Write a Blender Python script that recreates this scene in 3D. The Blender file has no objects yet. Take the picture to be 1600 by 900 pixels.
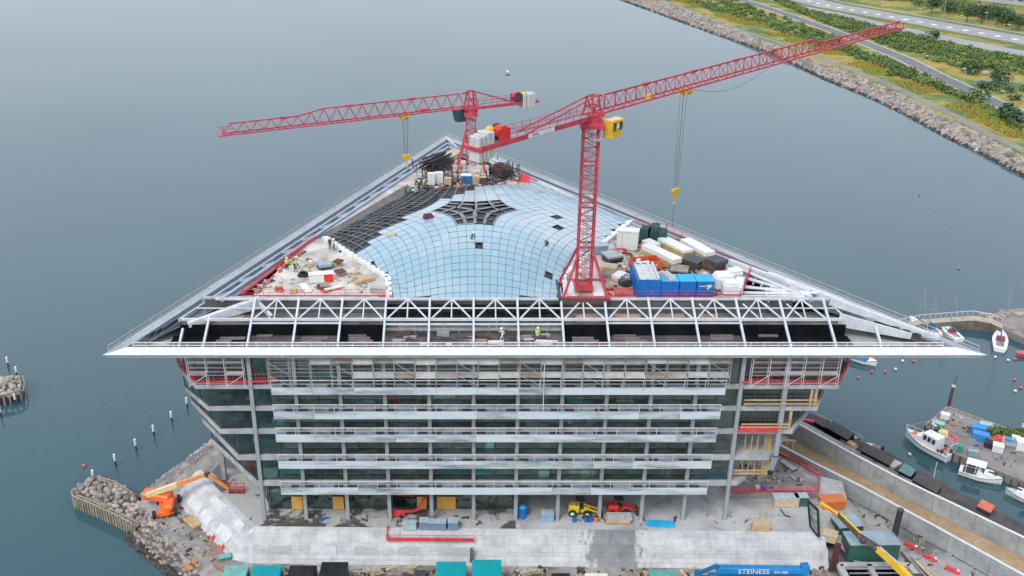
import bpy, bmesh, math, random
from mathutils import Vector as V, Matrix, noise as mnoise
R = math.radians
random.seed(7)
S = bpy.context.scene
COL = S.collection

# ------------------------------------------------------------------ camera, sky, sun, exposure
FPX, CX, CY, TH, CAMZ = 1540.0, 740.0, 450.0, R(24.0), 93.5
cd = bpy.data.cameras.new('camera'); cam = bpy.data.objects.new('camera', cd); COL.objects.link(cam)
cam.location = (0, 0, CAMZ); cam.rotation_euler = (R(90) - TH, 0, 0)
cd.sensor_width = 36; cd.lens = 36 * FPX / 1600; cd.shift_x = (800 - CX) / 1600
cd.clip_start = 1; cd.clip_end = 8000
S.camera = cam
S.render.resolution_x, S.render.resolution_y = 1024, 576
S.view_settings.view_transform = 'Standard'; S.view_settings.look = 'None'
S.view_settings.exposure = 0.62; S.view_settings.gamma = 1; S.view_settings.use_curve_mapping = False
SUN_EL, SUN_AZ = R(52), R(215)
w = bpy.data.worlds.new('World'); S.world = w; w.use_nodes = True
wn = w.node_tree.nodes; wl = w.node_tree.links; wn.clear()
sky = wn.new('ShaderNodeTexSky'); sky.sky_type = 'NISHITA'; sky.sun_disc = False
sky.sun_elevation = SUN_EL; sky.sun_rotation = SUN_AZ; sky.air_density = 1.0; sky.dust_density = 3.0; sky.ozone_density = 1.0
hs = wn.new('ShaderNodeHueSaturation'); hs.inputs['Saturation'].default_value = 0.42      # overcast: greyer sky
bg = wn.new('ShaderNodeBackground'); bg.inputs['Strength'].default_value = 0.105
wo = wn.new('ShaderNodeOutputWorld')
cl = wn.new('ShaderNodeMix'); cl.data_type = 'RGBA'; cl.inputs[0].default_value = .6; cl.inputs[7].default_value = (6.3, 7.2, 8.25, 1)   # high cloud layer
tcw = wn.new('ShaderNodeTexCoord'); sx = wn.new('ShaderNodeSeparateXYZ'); wl.new(tcw.outputs['Generated'], sx.inputs[0])
rw = wn.new('ShaderNodeValToRGB'); wl.new(sx.outputs[2], rw.inputs[0]); ew = rw.color_ramp.elements
for (p_, c_) in ((.30, (9.6, 10.4, 11.6)), (.46, (11.4, 12.4, 13.8)), (.62, (6.0, 7.0, 8.3))): e_ = ew.new(p_); e_.color = (*c_, 1)
ew[0].position = 0; ew[0].color = (5.4, 6.2, 7.0, 1); ew[len(ew) - 1].position = 1; ew[len(ew) - 1].color = (5.4, 6.2, 7.3, 1)
wl.new(rw.outputs[0], cl.inputs[7]); wl.new(sky.outputs[0], hs.inputs['Color']); wl.new(hs.outputs[0], cl.inputs[6]); wl.new(cl.outputs[2], bg.inputs['Color']); wl.new(bg.outputs[0], wo.inputs[0])
sl = bpy.data.lights.new('sun', 'SUN'); sl.energy = 1.2; sl.angle = R(24); sl.color = (1, .965, .92)
so = bpy.data.objects.new('sun', sl); COL.objects.link(so); so.location = (-60, -60, 200)
sd = V((math.sin(SUN_AZ) * math.cos(SUN_EL), math.cos(SUN_AZ) * math.cos(SUN_EL), math.sin(SUN_EL)))
so.rotation_euler = sd.to_track_quat('Z', 'Y').to_euler()

cT, sT = math.cos(TH), math.sin(TH)
def P(px, py, z=0.0):
    """where the sight line through a pixel of the photograph meets the height z (survey helper)"""
    dx = (px - CX) / FPX; dv = (py - CY) / FPX
    t = (CAMZ - z) / (sT + dv * cT)
    return V((dx * t, t * (cT - dv * sT), z))
def PY(px, py, Y):
    dx = (px - CX) / FPX; dv = (py - CY) / FPX
    t = Y / (cT - dv * sT)
    return V((dx * t, Y, CAMZ - t * (sT + dv * cT)))

# ------------------------------------------------------------------ materials
MATS = {}
def newmat(name):
    m = bpy.data.materials.new(name); m.use_nodes = True
    nt = m.node_tree; b = nt.nodes['Principled BSDF']
    return m, nt, b
def mat(name, col, rough=.6, metal=0, var=.18, scale=1.2, bump=0, col2=None, coat=0, stretch=(1, 1, 1), detail=6, lo=.32, hi=.68, rvar=.12):
    if name in MATS: return MATS[name]
    m, nt, b = newmat(name); N = nt.nodes; L = nt.links
    tc = N.new('ShaderNodeTexCoord'); mp = N.new('ShaderNodeMapping'); mp.inputs['Scale'].default_value = stretch
    L.new(tc.outputs['Object'], mp.inputs[0])
    no = N.new('ShaderNodeTexNoise'); no.inputs['Scale'].default_value = scale; no.inputs['Detail'].default_value = detail
    no.inputs['Roughness'].default_value = .65
    L.new(mp.outputs[0], no.inputs['Vector'])
    cr = N.new('ShaderNodeValToRGB'); e = cr.color_ramp.elements
    e[0].position, e[1].position = lo, hi
    a = [c * (1 - var) for c in col]; d = [min(1, c * (1 + var)) for c in col] if col2 is None else col2
    e[0].color = (*a, 1); e[1].color = (*d, 1)
    L.new(no.outputs[0], cr.inputs[0]); L.new(cr.outputs[0], b.inputs['Base Color'])
    mr = N.new('ShaderNodeMapRange'); mr.inputs[3].default_value = max(.02, rough - rvar); mr.inputs[4].default_value = min(1, rough + rvar)
    L.new(no.outputs[0], mr.inputs[0]); L.new(mr.outputs[0], b.inputs['Roughness'])
    b.inputs['Metallic'].default_value = metal
    if coat: b.inputs['Coat Weight'].default_value = coat
    if bump:
        n2 = N.new('ShaderNodeTexNoise'); n2.inputs['Scale'].default_value = scale * 5; n2.inputs['Detail'].default_value = 6
        L.new(mp.outputs[0], n2.inputs['Vector'])
        bp = N.new('ShaderNodeBump'); bp.inputs['Strength'].default_value = bump; bp.inputs['Distance'].default_value = .06
        L.new(n2.outputs[0], bp.inputs['Height']); L.new(bp.outputs[0], b.inputs['Normal'])
    MATS[name] = m
    return m

def concrete_wall(name, col, bw=2.4, bh=1.2, dark=.62, wet=None, stain=.5, joint=.022):
    """cast concrete with formwork joints and run-off stains, on UVs in metres"""
    m, nt, b = newmat(name); N = nt.nodes; L = nt.links
    uv = N.new('ShaderNodeUVMap'); uv.uv_map = 'UVMap'
    br = N.new('ShaderNodeTexBrick'); br.offset = 0
    br.inputs['Color1'].default_value = (*[c * 1.03 for c in col], 1); br.inputs['Color2'].default_value = (*[c * .95 for c in col], 1)
    br.inputs['Mortar'].default_value = (*[c * dark for c in col], 1)
    br.inputs['Scale'].default_value = 1; br.inputs['Mortar Size'].default_value = joint; br.inputs['Mortar Smooth'].default_value = .2
    br.inputs['Brick Width'].default_value = bw; br.inputs['Row Height'].default_value = bh
    L.new(uv.outputs[0], br.inputs['Vector'])
    def nz(sx, sy, sc, det=6):
        mp = N.new('ShaderNodeMapping'); mp.inputs['Scale'].default_value = (sx, sy, 1); L.new(uv.outputs[0], mp.inputs[0])
        n = N.new('ShaderNodeTexNoise'); n.inputs['Scale'].default_value = sc; n.inputs['Detail'].default_value = det; n.inputs['Roughness'].default_value = .7
        L.new(mp.outputs[0], n.inputs['Vector']); return n.outputs[0]
    def mix(a, bb, f, mode='MULTIPLY'):
        x = N.new('ShaderNodeMix'); x.data_type = 'RGBA'; x.blend_type = mode
        if isinstance(f, float): x.inputs[0].default_value = f
        else: L.new(f, x.inputs[0])
        L.new(a, x.inputs[6])
        if isinstance(bb, tuple): x.inputs[7].default_value = (*bb, 1)
        else: L.new(bb, x.inputs[7])
        return x.outputs[2]
    def ramp(src, p0, p1, c0, c1):
        r = N.new('ShaderNodeValToRGB'); r.color_ramp.elements[0].position = p0; r.color_ramp.elements[1].position = p1
        r.color_ramp.elements[0].color = (*c0, 1); r.color_ramp.elements[1].color = (*c1, 1); L.new(src, r.inputs[0]); return r.outputs[0]
    c = mix(br.outputs[0], ramp(nz(.5, .7, .55, 9), .32, .6, (1 - stain * .8,) * 3, (1.05,) * 3), 1.0)
    c = mix(c, ramp(nz(1.3, .3, 1.1, 9), .34, .5, (.84,) * 3, (1.02,) * 3), 1.0)
    c = mix(c, ramp(nz(1, 1, 6), .35, .7, (.84,) * 3, (1.05,) * 3), 1.0)
    if wet:
        sep = N.new('ShaderNodeSeparateXYZ'); L.new(uv.outputs[0], sep.inputs[0])
        mr = N.new('ShaderNodeMath'); mr.operation = 'SUBTRACT'; L.new(sep.outputs[0], mr.inputs[0]); mr.inputs[1].default_value = wet[0]
        ab = N.new('ShaderNodeMath'); ab.operation = 'ABSOLUTE'; L.new(mr.outputs[0], ab.inputs[0])
        dv = N.new('ShaderNodeMath'); dv.operation = 'DIVIDE'; L.new(ab.outputs[0], dv.inputs[0]); dv.inputs[1].default_value = wet[1]
        sb = N.new('ShaderNodeMath'); sb.operation = 'SUBTRACT'; sb.inputs[0].default_value = 1.25; L.new(dv.outputs[0], sb.inputs[1])
        mu = N.new('ShaderNodeMath'); mu.operation = 'MULTIPLY_ADD'; L.new(nz(1.3, .4, 1.0, 9), mu.inputs[0]); mu.inputs[1].default_value = 2.4; L.new(sb.outputs[0], mu.inputs[2])
        m5 = N.new('ShaderNodeMath'); m5.operation = 'SUBTRACT'; L.new(mu.outputs[0], m5.inputs[0]); m5.inputs[1].default_value = 1.2
        c = mix(c, (.46, .47, .48), ramp(m5.outputs[0], .38, .62, (0,) * 3, (1,) * 3))
    L.new(c, b.inputs['Base Color']); b.inputs['Roughness'].default_value = .82
    bp = N.new('ShaderNodeBump'); bp.inputs['Strength'].default_value = .25; bp.inputs['Distance'].default_value = .05
    L.new(nz(1, 1, 3), bp.inputs['Height']); L.new(bp.outputs[0], b.inputs['Normal'])
    return m

def ground_mat(name, stops, scale=.12, fine=2.0, rough=.85, bump=.3, fvar=.25, wetrough=None, joints=None):
    """patchy ground: colour bands of one noise, broken by a finer one (world-size object coordinates)"""
    m, nt, b = newmat(name); N = nt.nodes; L = nt.links
    tc = N.new('ShaderNodeTexCoord')
    n1 = N.new('ShaderNodeTexNoise'); n1.inputs['Scale'].default_value = scale; n1.inputs['Detail'].default_value = 8; n1.inputs['Roughness'].default_value = .62; n1.inputs['Distortion'].default_value = .6
    n2 = N.new('ShaderNodeTexNoise'); n2.inputs['Scale'].default_value = fine; n2.inputs['Detail'].default_value = 7; n2.inputs['Roughness'].default_value = .75
    L.new(tc.outputs['Object'], n1.inputs['Vector']); L.new(tc.outputs['Object'], n2.inputs['Vector'])
    cr = N.new('ShaderNodeValToRGB'); el = cr.color_ramp.elements
    while len(el) < len(stops): el.new(.5)
    for e, (p, c) in zip(el, stops): e.position = p; e.color = (*c, 1)
    L.new(n1.outputs[0], cr.inputs[0])
    r2 = N.new('ShaderNodeValToRGB'); r2.color_ramp.elements[0].position = .3; r2.color_ramp.elements[1].position = .7
    r2.color_ramp.elements[0].color = (1 - fvar,) * 3 + (1,); r2.color_ramp.elements[1].color = (1 + fvar * .5,) * 3 + (1,)
    L.new(n2.outputs[0], r2.inputs[0])
    mx = N.new('ShaderNodeMix'); mx.data_type = 'RGBA'; mx.blend_type = 'MULTIPLY'; mx.inputs[0].default_value = 1
    L.new(cr.outputs[0], mx.inputs[6]); L.new(r2.outputs[0], mx.inputs[7])
    L.new(mx.outputs[2], b.inputs['Base Color'])
    if wetrough:
        r3 = N.new('ShaderNodeMapRange'); r3.inputs[1].default_value = wetrough[0]; r3.inputs[2].default_value = wetrough[1]
        r3.inputs[3].default_value = .25; r3.inputs[4].default_value = rough
        L.new(n1.outputs[0], r3.inputs[0]); L.new(r3.outputs[0], b.inputs['Roughness'])
    else: b.inputs['Roughness'].default_value = rough
    bp = N.new('ShaderNodeBump'); bp.inputs['Strength'].default_value = bump; bp.inputs['Distance'].default_value = .12
    L.new(n2.outputs[0], bp.inputs['Height']); L.new(bp.outputs[0], b.inputs['Normal'])
    return m

def glass_mat(name, c1, c2, scale=.5, rough=.06, spec=.5):
    """dark glazing: the dim room behind shows as soft patches, the sky in the gloss"""
    m, nt, b = newmat(name); N = nt.nodes; L = nt.links
    tc = N.new('ShaderNodeTexCoord'); oi = N.new('ShaderNodeObjectInfo')
    ad = N.new('ShaderNodeVectorMath'); ad.operation = 'ADD'
    L.new(tc.outputs['Object'], ad.inputs[0]); L.new(oi.outputs['Location'], ad.inputs[1])
    mp = N.new('ShaderNodeMapping'); mp.inputs['Scale'].default_value = (1, 1, 2.2); L.new(ad.outputs[0], mp.inputs[0])
    n = N.new('ShaderNodeTexNoise'); n.inputs['Scale'].default_value = scale; n.inputs['Detail'].default_value = 5; n.inputs['Roughness'].default_value = .6
    L.new(mp.outputs[0], n.inputs['Vector'])
    cr = N.new('ShaderNodeValToRGB'); e = cr.color_ramp.elements; e[0].position = .38; e[1].position = .72
    e[0].color = (*c1, 1); e[1].color = (*c2, 1)
    L.new(n.outputs[0], cr.inputs[0]); L.new(cr.outputs[0], b.inputs['Base Color'])
    b.inputs['Roughness'].default_value = rough; b.inputs['IOR'].default_value = 1.5
    return m

RED = mat('crane_red', (.50, .035, .065), .5, var=.32, scale=.9, detail=9, col2=(.64, .075, .10))
SRED = mat('safety_red', (.62, .05, .06), .6, var=.3, scale=1.5)
WSTEEL = mat('white_steel', (.54, .56, .585), .5, var=.16, scale=.8, detail=9)
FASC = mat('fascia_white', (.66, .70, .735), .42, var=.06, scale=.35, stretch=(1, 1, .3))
BSTEEL = mat('blue_grey_steel', (.30, .37, .45), .5, var=.22, scale=.4)
GSTEEL = mat('galvanised', (.42, .44, .45), .45, metal=.35, var=.2, scale=1)
DSTEEL = mat('dark_steel', (.05, .052, .058), .55, var=.3)
MEMB = mat('black_membrane', (.007, .008, .010), .9, var=.5, scale=.5); MEMB.node_tree.nodes['Principled BSDF'].inputs['Specular IOR Level'].default_value = .08
BROWNP = mat('brown_panel', (.085, .072, .075), .7, var=.3, scale=.5)
CONC = mat('concrete', (.36, .37, .375), .8, var=.28, scale=.5, bump=.15)
CONCL = mat('concrete_light', (.52, .54, .55), .75, var=.16, scale=.4, stretch=(.35, 1, 1.6))
BALC = mat('balcony_concrete', (.27, .30, .32), .7, var=.25, scale=.5, stretch=(.22, 1, 1.7), col2=(.54, .59, .62), lo=.34, hi=.52, detail=9)
BALC2 = mat('balcony_concrete_grey', (.25, .28, .30), .7, var=.25, scale=.7, stretch=(.3, 1, 1.7), col2=(.45, .495, .52), lo=.36, hi=.56, detail=9)
WALK = mat('walkway_grating', (.20, .26, .33), .6, var=.5, scale=.7, stretch=(.6, 1, 1))
RAILW = mat('rail_steel', (.62, .61, .6), .5, var=.15)
PLANK = mat('scaffold_plank', (.33, .29, .265), .85, var=.35, scale=.5, col2=(.46, .45, .44), stretch=(.5, 1, 1))
WOOD = mat('timber', (.48, .33, .17), .75, var=.3, scale=1.5, stretch=(.3, 1, 1))
WOODL = mat('pale_timber', (.50, .41, .28), .75, var=.25, scale=1.5)
WOODG = mat('weathered_timber', (.26, .235, .19), .85, var=.35, scale=1.2)
PLY = mat('orange_plywood', (.62, .33, .07), .7, var=.14, scale=.8)
YEL = mat('machine_yellow', (.72, .42, .02), .45, var=.15)
ORG = mat('machine_orange', (.80, .16, .03), .45, var=.15, scale=.6)
CREAM = mat('boom_cream', (.72, .56, .30), .5, var=.15)
RUBBER = mat('rubber', (.02, .02, .022), .8, var=.3)
BLUEC = mat('container_blue', (.01, .13, .42), .45, var=.25, scale=.5)
BLUET = mat('tarp_blue', (.02, .36, .62), .5, var=.2, scale=.9, bump=.4)
CRANEB = mat('crane_blue', (.01, .19, .45), .4, var=.2)
TEAL = mat('tarp_teal', (.0, .30, .34), .5, var=.12, scale=.5, bump=.15)
TEALP = mat('tarp_pale_teal', (.16, .44, .40), .55, var=.2, scale=.5, bump=.3)
BLACKT = mat('tarp_black', (.018, .02, .024), .4, var=.6, scale=.8, bump=.5)
WHITE = mat('white_paint', (.70, .70, .69), .45, var=.14, scale=2.2, detail=9)
WRAP = mat('white_wrap', (.66, .68, .70), .45, var=.12, scale=1.2, bump=.4)
GREEN = mat('genset_green', (.03, .105, .085), .5, var=.3, scale=.6)
GTOP = mat('genset_roof', (.26, .35, .39), .45, var=.2, scale=.6)
OCHRE = mat('insulation_ochre', (.45, .36, .12), .8, var=.25)
CWT = mat('counterweight', (.47, .48, .46), .8, var=.22, scale=.6, stretch=(2, 2, .4))
SKIN = mat('skin', (.5, .3, .22), .6, var=.05)
HIVIS = mat('hivis_yellow', (.62, .80, .06), .6, var=.1)
HIORG = mat('hivis_orange', (.85, .26, .03), .6, var=.1)
NAVY = mat('work_trousers', (.025, .03, .045), .8, var=.3)
BLUEJ = mat('blue_jacket', (.03, .16, .32), .8, var=.2)
HELM = mat('helmet', (.82, .78, .72), .35, var=.05)
def pane_mat(name, tint, gl=.10):
    """clear tinted glazing over a real room: see-through with a sky reflection"""
    m, nt, b = newmat(name); N = nt.nodes; L = nt.links; N.remove(b)
    tr = N.new('ShaderNodeBsdfTransparent'); tr.inputs[0].default_value = (*tint, 1)
    g = N.new('ShaderNodeBsdfGlossy'); g.inputs['Roughness'].default_value = .04; g.inputs['Color'].default_value = (.85, .95, .93, 1)
    lw = N.new('ShaderNodeLayerWeight'); lw.inputs[0].default_value = .25
    ad = N.new('ShaderNodeMath'); ad.operation = 'ADD'; ad.use_clamp = True; L.new(lw.outputs['Fresnel'], ad.inputs[0]); ad.inputs[1].default_value = gl
    mx = N.new('ShaderNodeMixShader'); L.new(ad.outputs[0], mx.inputs[0]); L.new(tr.outputs[0], mx.inputs[1]); L.new(g.outputs[0], mx.inputs[2])
    L.new(mx.outputs[0], N['Material Output'].inputs[0]); return m
GLASS = pane_mat('facade_glass', (.60, .88, .83), .13)
GLASS2 = pane_mat('facade_glass_dark', (.52, .62, .60), .09)
WINF = mat('window_frame', (.06, .065, .07), .5, var=.2)
COLM = mat('column_grey', (.30, .32, .34), .65, var=.12, scale=.5)
DECK = mat('deck_concrete', (.44, .405, .37), .85, var=.25, scale=.3, bump=.2, col2=(.66, .625, .58), detail=9)
WOODF = mat('ply_floor', (.44, .33, .28), .8, var=.3, scale=.4)
BOATW = mat('boat_gelcoat', (.80, .81, .81), .25, var=.05, coat=.3)
BLUEB = mat('boat_blue_cover', (.02, .13, .36), .6, var=.2, scale=2)
TINT = glass_mat('cab_glass', (.012, .05, .05), (.06, .16, .14), 1.5)
ROCKM = mat('rock', (.24, .20, .172), .9, var=.45, scale=.35, col2=(.46, .40, .355), bump=.4)
LEAF = mat('leaf', (.065, .125, .035), .75, var=.35, scale=.10, col2=(.16, .25, .065))
LEAF2 = mat('leaf_dark', (.035, .085, .036), .75, var=.35, scale=.12, col2=(.075, .14, .05))
BARK = mat('bark', (.09, .07, .05), .9)
PINK = mat('buoy_pink', (.58, .15, .17), .5, var=.15)
PAPER = mat('cardboard', (.50, .36, .22), .8, var=.2)
RUST = mat('rust_brown', (.10, .055, .04), .85, var=.35)

# ------------------------------------------------------------------ mesh building
class MB:
    def __init__(s): s.v = []; s.f = []; s.m = []; s.cur = 0
    def add(s, vs, fs):
        n = len(s.v); s.v += [tuple(v) for v in vs]; s.f += [tuple(i + n for i in f) for f in fs]; s.m += [s.cur] * len(fs); return s
    def mi(s, k): s.cur = k; return s
    def hexa(s, b, t):
        return s.add(list(b) + list(t), [(3, 2, 1, 0), (4, 5, 6, 7), (0, 1, 5, 4), (1, 2, 6, 5), (2, 3, 7, 6), (3, 0, 4, 7)])
    def box(s, x0, x1, y0, y1, z0, z1):
        return s.hexa([(x0, y0, z0), (x1, y0, z0), (x1, y1, z0), (x0, y1, z0)], [(x0, y0, z1), (x1, y0, z1), (x1, y1, z1), (x0, y1, z1)])
    def cbox(s, c, dx, dy, dz, rz=0, taper=1.0):
        co, si = math.cos(rz), math.sin(rz)
        def q(x, y, z): return (c[0] + x * co - y * si, c[1] + x * si + y * co, c[2] + z)
        a, b = dx / 2, dy / 2
        bt = [q(-a, -b, 0), q(a, -b, 0), q(a, b, 0), q(-a, b, 0)]
        a *= taper; b *= taper
        return s.hexa(bt, [q(-a, -b, dz), q(a, -b, dz), q(a, b, dz), q(-a, b, dz)])
    def bar(s, p, q, w, h=None, up=(0, 0, 1)):
        p, q = V(p), V(q); h = h or w; d = (q - p)
        if d.length < 1e-6: return s
        d.normalize(); up = V(up)
        if abs(d.dot(up)) > .98: up = V((0, 1, 0))
        x = d.cross(up).normalized() * (w / 2); y = x.cross(d).normalized() * (h / 2)
        return s.hexa([p - x - y, p + x - y, p + x + y, p - x + y], [q - x - y, q + x - y, q + x + y, q - x + y])
    def tube(s, p, q, r, r2=None, n=6):
        p, q = V(p), V(q); r2 = r if r2 is None else r2; d = (q - p)
        if d.length < 1e-6: return s
        d.normalize(); up = V((0, 0, 1)) if abs(d.z) < .95 else V((0, 1, 0))
        x = d.cross(up).normalized(); y = x.cross(d)
        A = [p + (x * math.cos(2 * math.pi * k / n) + y * math.sin(2 * math.pi * k / n)) * r for k in range(n)]
        B = [q + (x * math.cos(2 * math.pi * k / n) + y * math.sin(2 * math.pi * k / n)) * r2 for k in range(n)]
        return s.add(A + B, [(k, (k + 1) % n, n + (k + 1) % n, n + k) for k in range(n)] + [tuple(range(n - 1, -1, -1)), tuple(range(n, 2 * n))])
    def path(s, pts, r, n=5):
        for a, b in zip(pts, pts[1:]): s.tube(a, b, r, n=n)
        return s
    def prism(s, pts, z0, z1):
        n = len(pts)
        area = sum(pts[k][0] * pts[(k + 1) % n][1] - pts[(k + 1) % n][0] * pts[k][1] for k in range(n))
        if area < 0: pts = pts[::-1]
        return s.add([(p[0], p[1], z0) for p in pts] + [(p[0], p[1], z1) for p in pts],
                     [tuple(range(n - 1, -1, -1)), tuple(range(n, 2 * n))] + [(k, (k + 1) % n, n + (k + 1) % n, n + k) for k in range(n)])
    def poly(s, pts): return s.add(pts, [tuple(range(len(pts)))])
    def sph(s, c, r, seg=8, ring=6, sc=(1, 1, 1), top=False):
        c = V(c); vs = []; fs = []
        r1 = ring
        for i in range(r1 + 1):
            a = math.pi * i / r1 * (.5 if top else 1)
            for k in range(seg):
                b = 2 * math.pi * k / seg
                vs.append((c.x + r * sc[0] * math.sin(a) * math.cos(b), c.y + r * sc[1] * math.sin(a) * math.sin(b), c.z + r * sc[2] * math.cos(a)))
        for i in range(r1):
            for k in range(seg): fs.append((i * seg + k, (i + 1) * seg + k, (i + 1) * seg + (k + 1) % seg, i * seg + (k + 1) % seg))
        return s.add(vs, fs)
    def loft(s, rings, cap=True):
        n = len(rings[0]); vs = [p for r in rings for p in r]; fs = []
        for i in range(len(rings) - 1):
            for k in range(n): fs.append((i * n + k, i * n + (k + 1) % n, (i + 1) * n + (k + 1) % n, (i + 1) * n + k))
        if cap: fs += [tuple(range(n - 1, -1, -1)), tuple(range((len(rings) - 1) * n, len(rings) * n))]
        return s.add(vs, fs)
    def build(s, name, mats, parent=None, bevel=0, smooth=False, local=False):
        if not isinstance(mats, (list, tuple)): mats = [mats]
        off = V((0, 0, 0))
        if parent is None and not local:
            xs = [v[0] for v in s.v]; ys = [v[1] for v in s.v]; zs = [v[2] for v in s.v]
            off = V(((min(xs) + max(xs)) / 2, (min(ys) + max(ys)) / 2, min(zs)))
        elif parent is not None and not local:
            p = parent
            while p is not None: off += V(p.location); p = p.parent
        me = bpy.data.meshes.new(name)
        me.from_pydata([(v[0] - off.x, v[1] - off.y, v[2] - off.z) for v in s.v], [], s.f)
        for m in mats: me.materials.append(m)
        if len(mats) > 1: me.polygons.foreach_set('material_index', s.m)
        if smooth: me.polygons.foreach_set('use_smooth', [True] * len(me.polygons))
        me.update()
        o = bpy.data.objects.new(name, me); COL.objects.link(o)
        if parent is not None: o.parent = parent
        elif not local: o.location = off
        if bevel:
            bv = o.modifiers.new('bevel', 'BEVEL'); bv.width = bevel; bv.segments = 1; bv.limit_method = 'ANGLE'
        return o

def tag(o, label=None, cat=None, group=None, kind=None):
    if label: o['label'] = label
    if cat: o['category'] = cat
    if group: o['group'] = group
    if kind: o['kind'] = kind
    return o
def thing(name, label, cat, loc=(0, 0, 0), rz=0, group=None):
    o = bpy.data.objects.new(name, None); COL.objects.link(o); o.location = loc; o.rotation_euler.z = rz
    o.empty_display_size = .5
    return tag(o, label, cat, group)
def children(o): return [c for c in KIDS() if c.parent is o]
def KIDS(): return list(bpy.data.objects)
def dup(src, loc, rz=None, label=None, group=None, sc=None):
    def cp(o, par):
        c = o.copy(); COL.objects.link(c); c.parent = par
        for k in [x for x in list(bpy.data.objects) if x.parent is o]: cp(k, c)
        return c
    c = cp(src, None); c.location = loc
    if rz is not None: c.rotation_euler.z = rz
    if sc is not None: c.scale = (sc,) * 3 if not isinstance(sc, tuple) else sc
    return tag(c, label, None, group)
def structure(mb, name, m, uv=False, smooth=False):
    return tag(mb.build(name, m, smooth=smooth, local=True), kind='structure')
def text_mesh(name, body, size, m, parent, loc, rot, extrude=.015):
    c = bpy.data.curves.new(name, 'FONT'); c.body = body; c.size = size; c.extrude = extrude; c.align_x = 'CENTER'; c.align_y = 'CENTER'
    t = bpy.data.objects.new(name + '_tmp', c); COL.objects.link(t)
    me = bpy.data.meshes.new_from_object(t.evaluated_get(bpy.context.evaluated_depsgraph_get()))
    bpy.data.objects.remove(t); bpy.data.curves.remove(c)
    o = bpy.data.objects.new(name, me); COL.objects.link(o); me.materials.clear(); me.materials.append(m)
    o.parent = parent; o.location = loc; o.rotation_euler = rot
    return o
def interp(pts, t):
    """point at fraction t of a polyline"""
    L = [(V(b) - V(a)).length for a, b in zip(pts, pts[1:])]; d = t * sum(L)
    for (a, b), l in zip(zip(pts, pts[1:]), L):
        if d <= l or (a, b) == (pts[-2], pts[-1]): return V(a).lerp(V(b), d / l if l else 0)
        d -= l
def uvwall(name, top, bot, m, thick=.5, capm=None, kind=None, parent=None, seg=None, v0=0.0):
    """wall between a top and a bottom polyline (matched points), UVs in metres, with a coping on top and a back"""
    bm = bmesh.new(); uvl = bm.loops.layers.uv.new('UVMap'); u = 0
    off = V((0, 0, 0))
    if parent is None:
        allp = list(top) + list(bot); off = V((sum(p.x for p in allp) / len(allp), sum(p.y for p in allp) / len(allp), min(p.z for p in allp)))
    else: off = V(parent.location)
    top = [V(p) - off for p in top]; bot = [V(p) - off for p in bot]
    for i in range(len(top) - 1):
        a, b, c, d = bot[i], bot[i + 1], top[i + 1], top[i]
        l = (d - c).length; h0 = (d - a).length; h1 = (c - b).length
        f = bm.faces.new([bm.verts.new(p) for p in (a, b, c, d)])
        for lp, q in zip(f.loops, ((u, v0 + 0), (u + l, v0 + 0), (u + l, v0 + h1), (u, v0 + h0))): lp[uvl].uv = q
        if thick:
            n = (b - a).cross(V((0, 0, 1))).normalized() * -thick
            f = bm.faces.new([bm.verts.new(p) for p in (d, c, c + n, d + n)])
            for lp, q in zip(f.loops, ((u, 0), (u + l, 0), (u + l, thick), (u, thick))): lp[uvl].uv = q
            f.material_index = 1
            f = bm.faces.new([bm.verts.new(p) for p in (d + n, c + n, V((b.x, b.y, b.z)) + n, V((a.x, a.y, a.z)) + n)])
            for lp, q in zip(f.loops, ((u, h0), (u + l, h1), (u + l, 0), (u, 0))): lp[uvl].uv = q
        u += l
    me = bpy.data.meshes.new(name); bm.to_mesh(me); bm.free(); me.materials.append(m); me.materials.append(capm or m)
    o = bpy.data.objects.new(name, me); COL.objects.link(o)
    if parent is None: o.location = off
    else: o.parent = parent
    return o
# ================================================================== THE SETTING
ZY, ZP = 2.0, 5.5            # yard and plinth levels above the water
ORD = ['first', 'second', 'third', 'fourth', 'fifth', 'sixth', 'seventh', 'eighth', 'ninth', 'tenth', 'eleventh', 'twelfth', 'thirteenth', 'fourteenth', 'fifteenth', 'sixteenth']
def PL(pts, z): return [P(x, y, z) for x, y in pts]
def smooth_line(pts, n=40): return [interp(pts, k / n) for k in range(n + 1)]

# water
wm, nt, b = newmat('harbour_water'); N, L = nt.nodes, nt.links
tc = N.new('ShaderNodeTexCoord')
def wn_(scale, st=(1, 1, 1), det=3):
    mp = N.new('ShaderNodeMapping'); mp.inputs['Scale'].default_value = st; mp.inputs['Rotation'].default_value = (0, 0, .5); L.new(tc.outputs['Object'], mp.inputs[0])
    n = N.new('ShaderNodeTexNoise'); n.inputs['Scale'].default_value = scale; n.inputs['Detail'].default_value = det; L.new(mp.outputs[0], n.inputs['Vector']); return n.outputs[0]
b.inputs['Roughness'].default_value = .05; b.inputs['IOR'].default_value = 1.36
cr = N.new('ShaderNodeValToRGB'); cr.color_ramp.elements[0].position = .35; cr.color_ramp.elements[1].position = .7
cr.color_ramp.elements[0].color = (.030, .078, .098, 1); cr.color_ramp.elements[1].color = (.042, .096, .116, 1)
L.new(wn_(.012, (1, .5, 1)), cr.inputs[0]); L.new(cr.outputs[0], b.inputs['Base Color'])
ad = N.new('ShaderNodeMath'); ad.operation = 'MULTIPLY_ADD'; L.new(wn_(.32, (1, .45, 1), 4), ad.inputs[0]); ad.inputs[1].default_value = 2.2; L.new(wn_(1.6, (1, .6, 1), 3), ad.inputs[2])
bp = N.new('ShaderNodeBump'); bp.inputs['Distance'].default_value = .25
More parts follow.
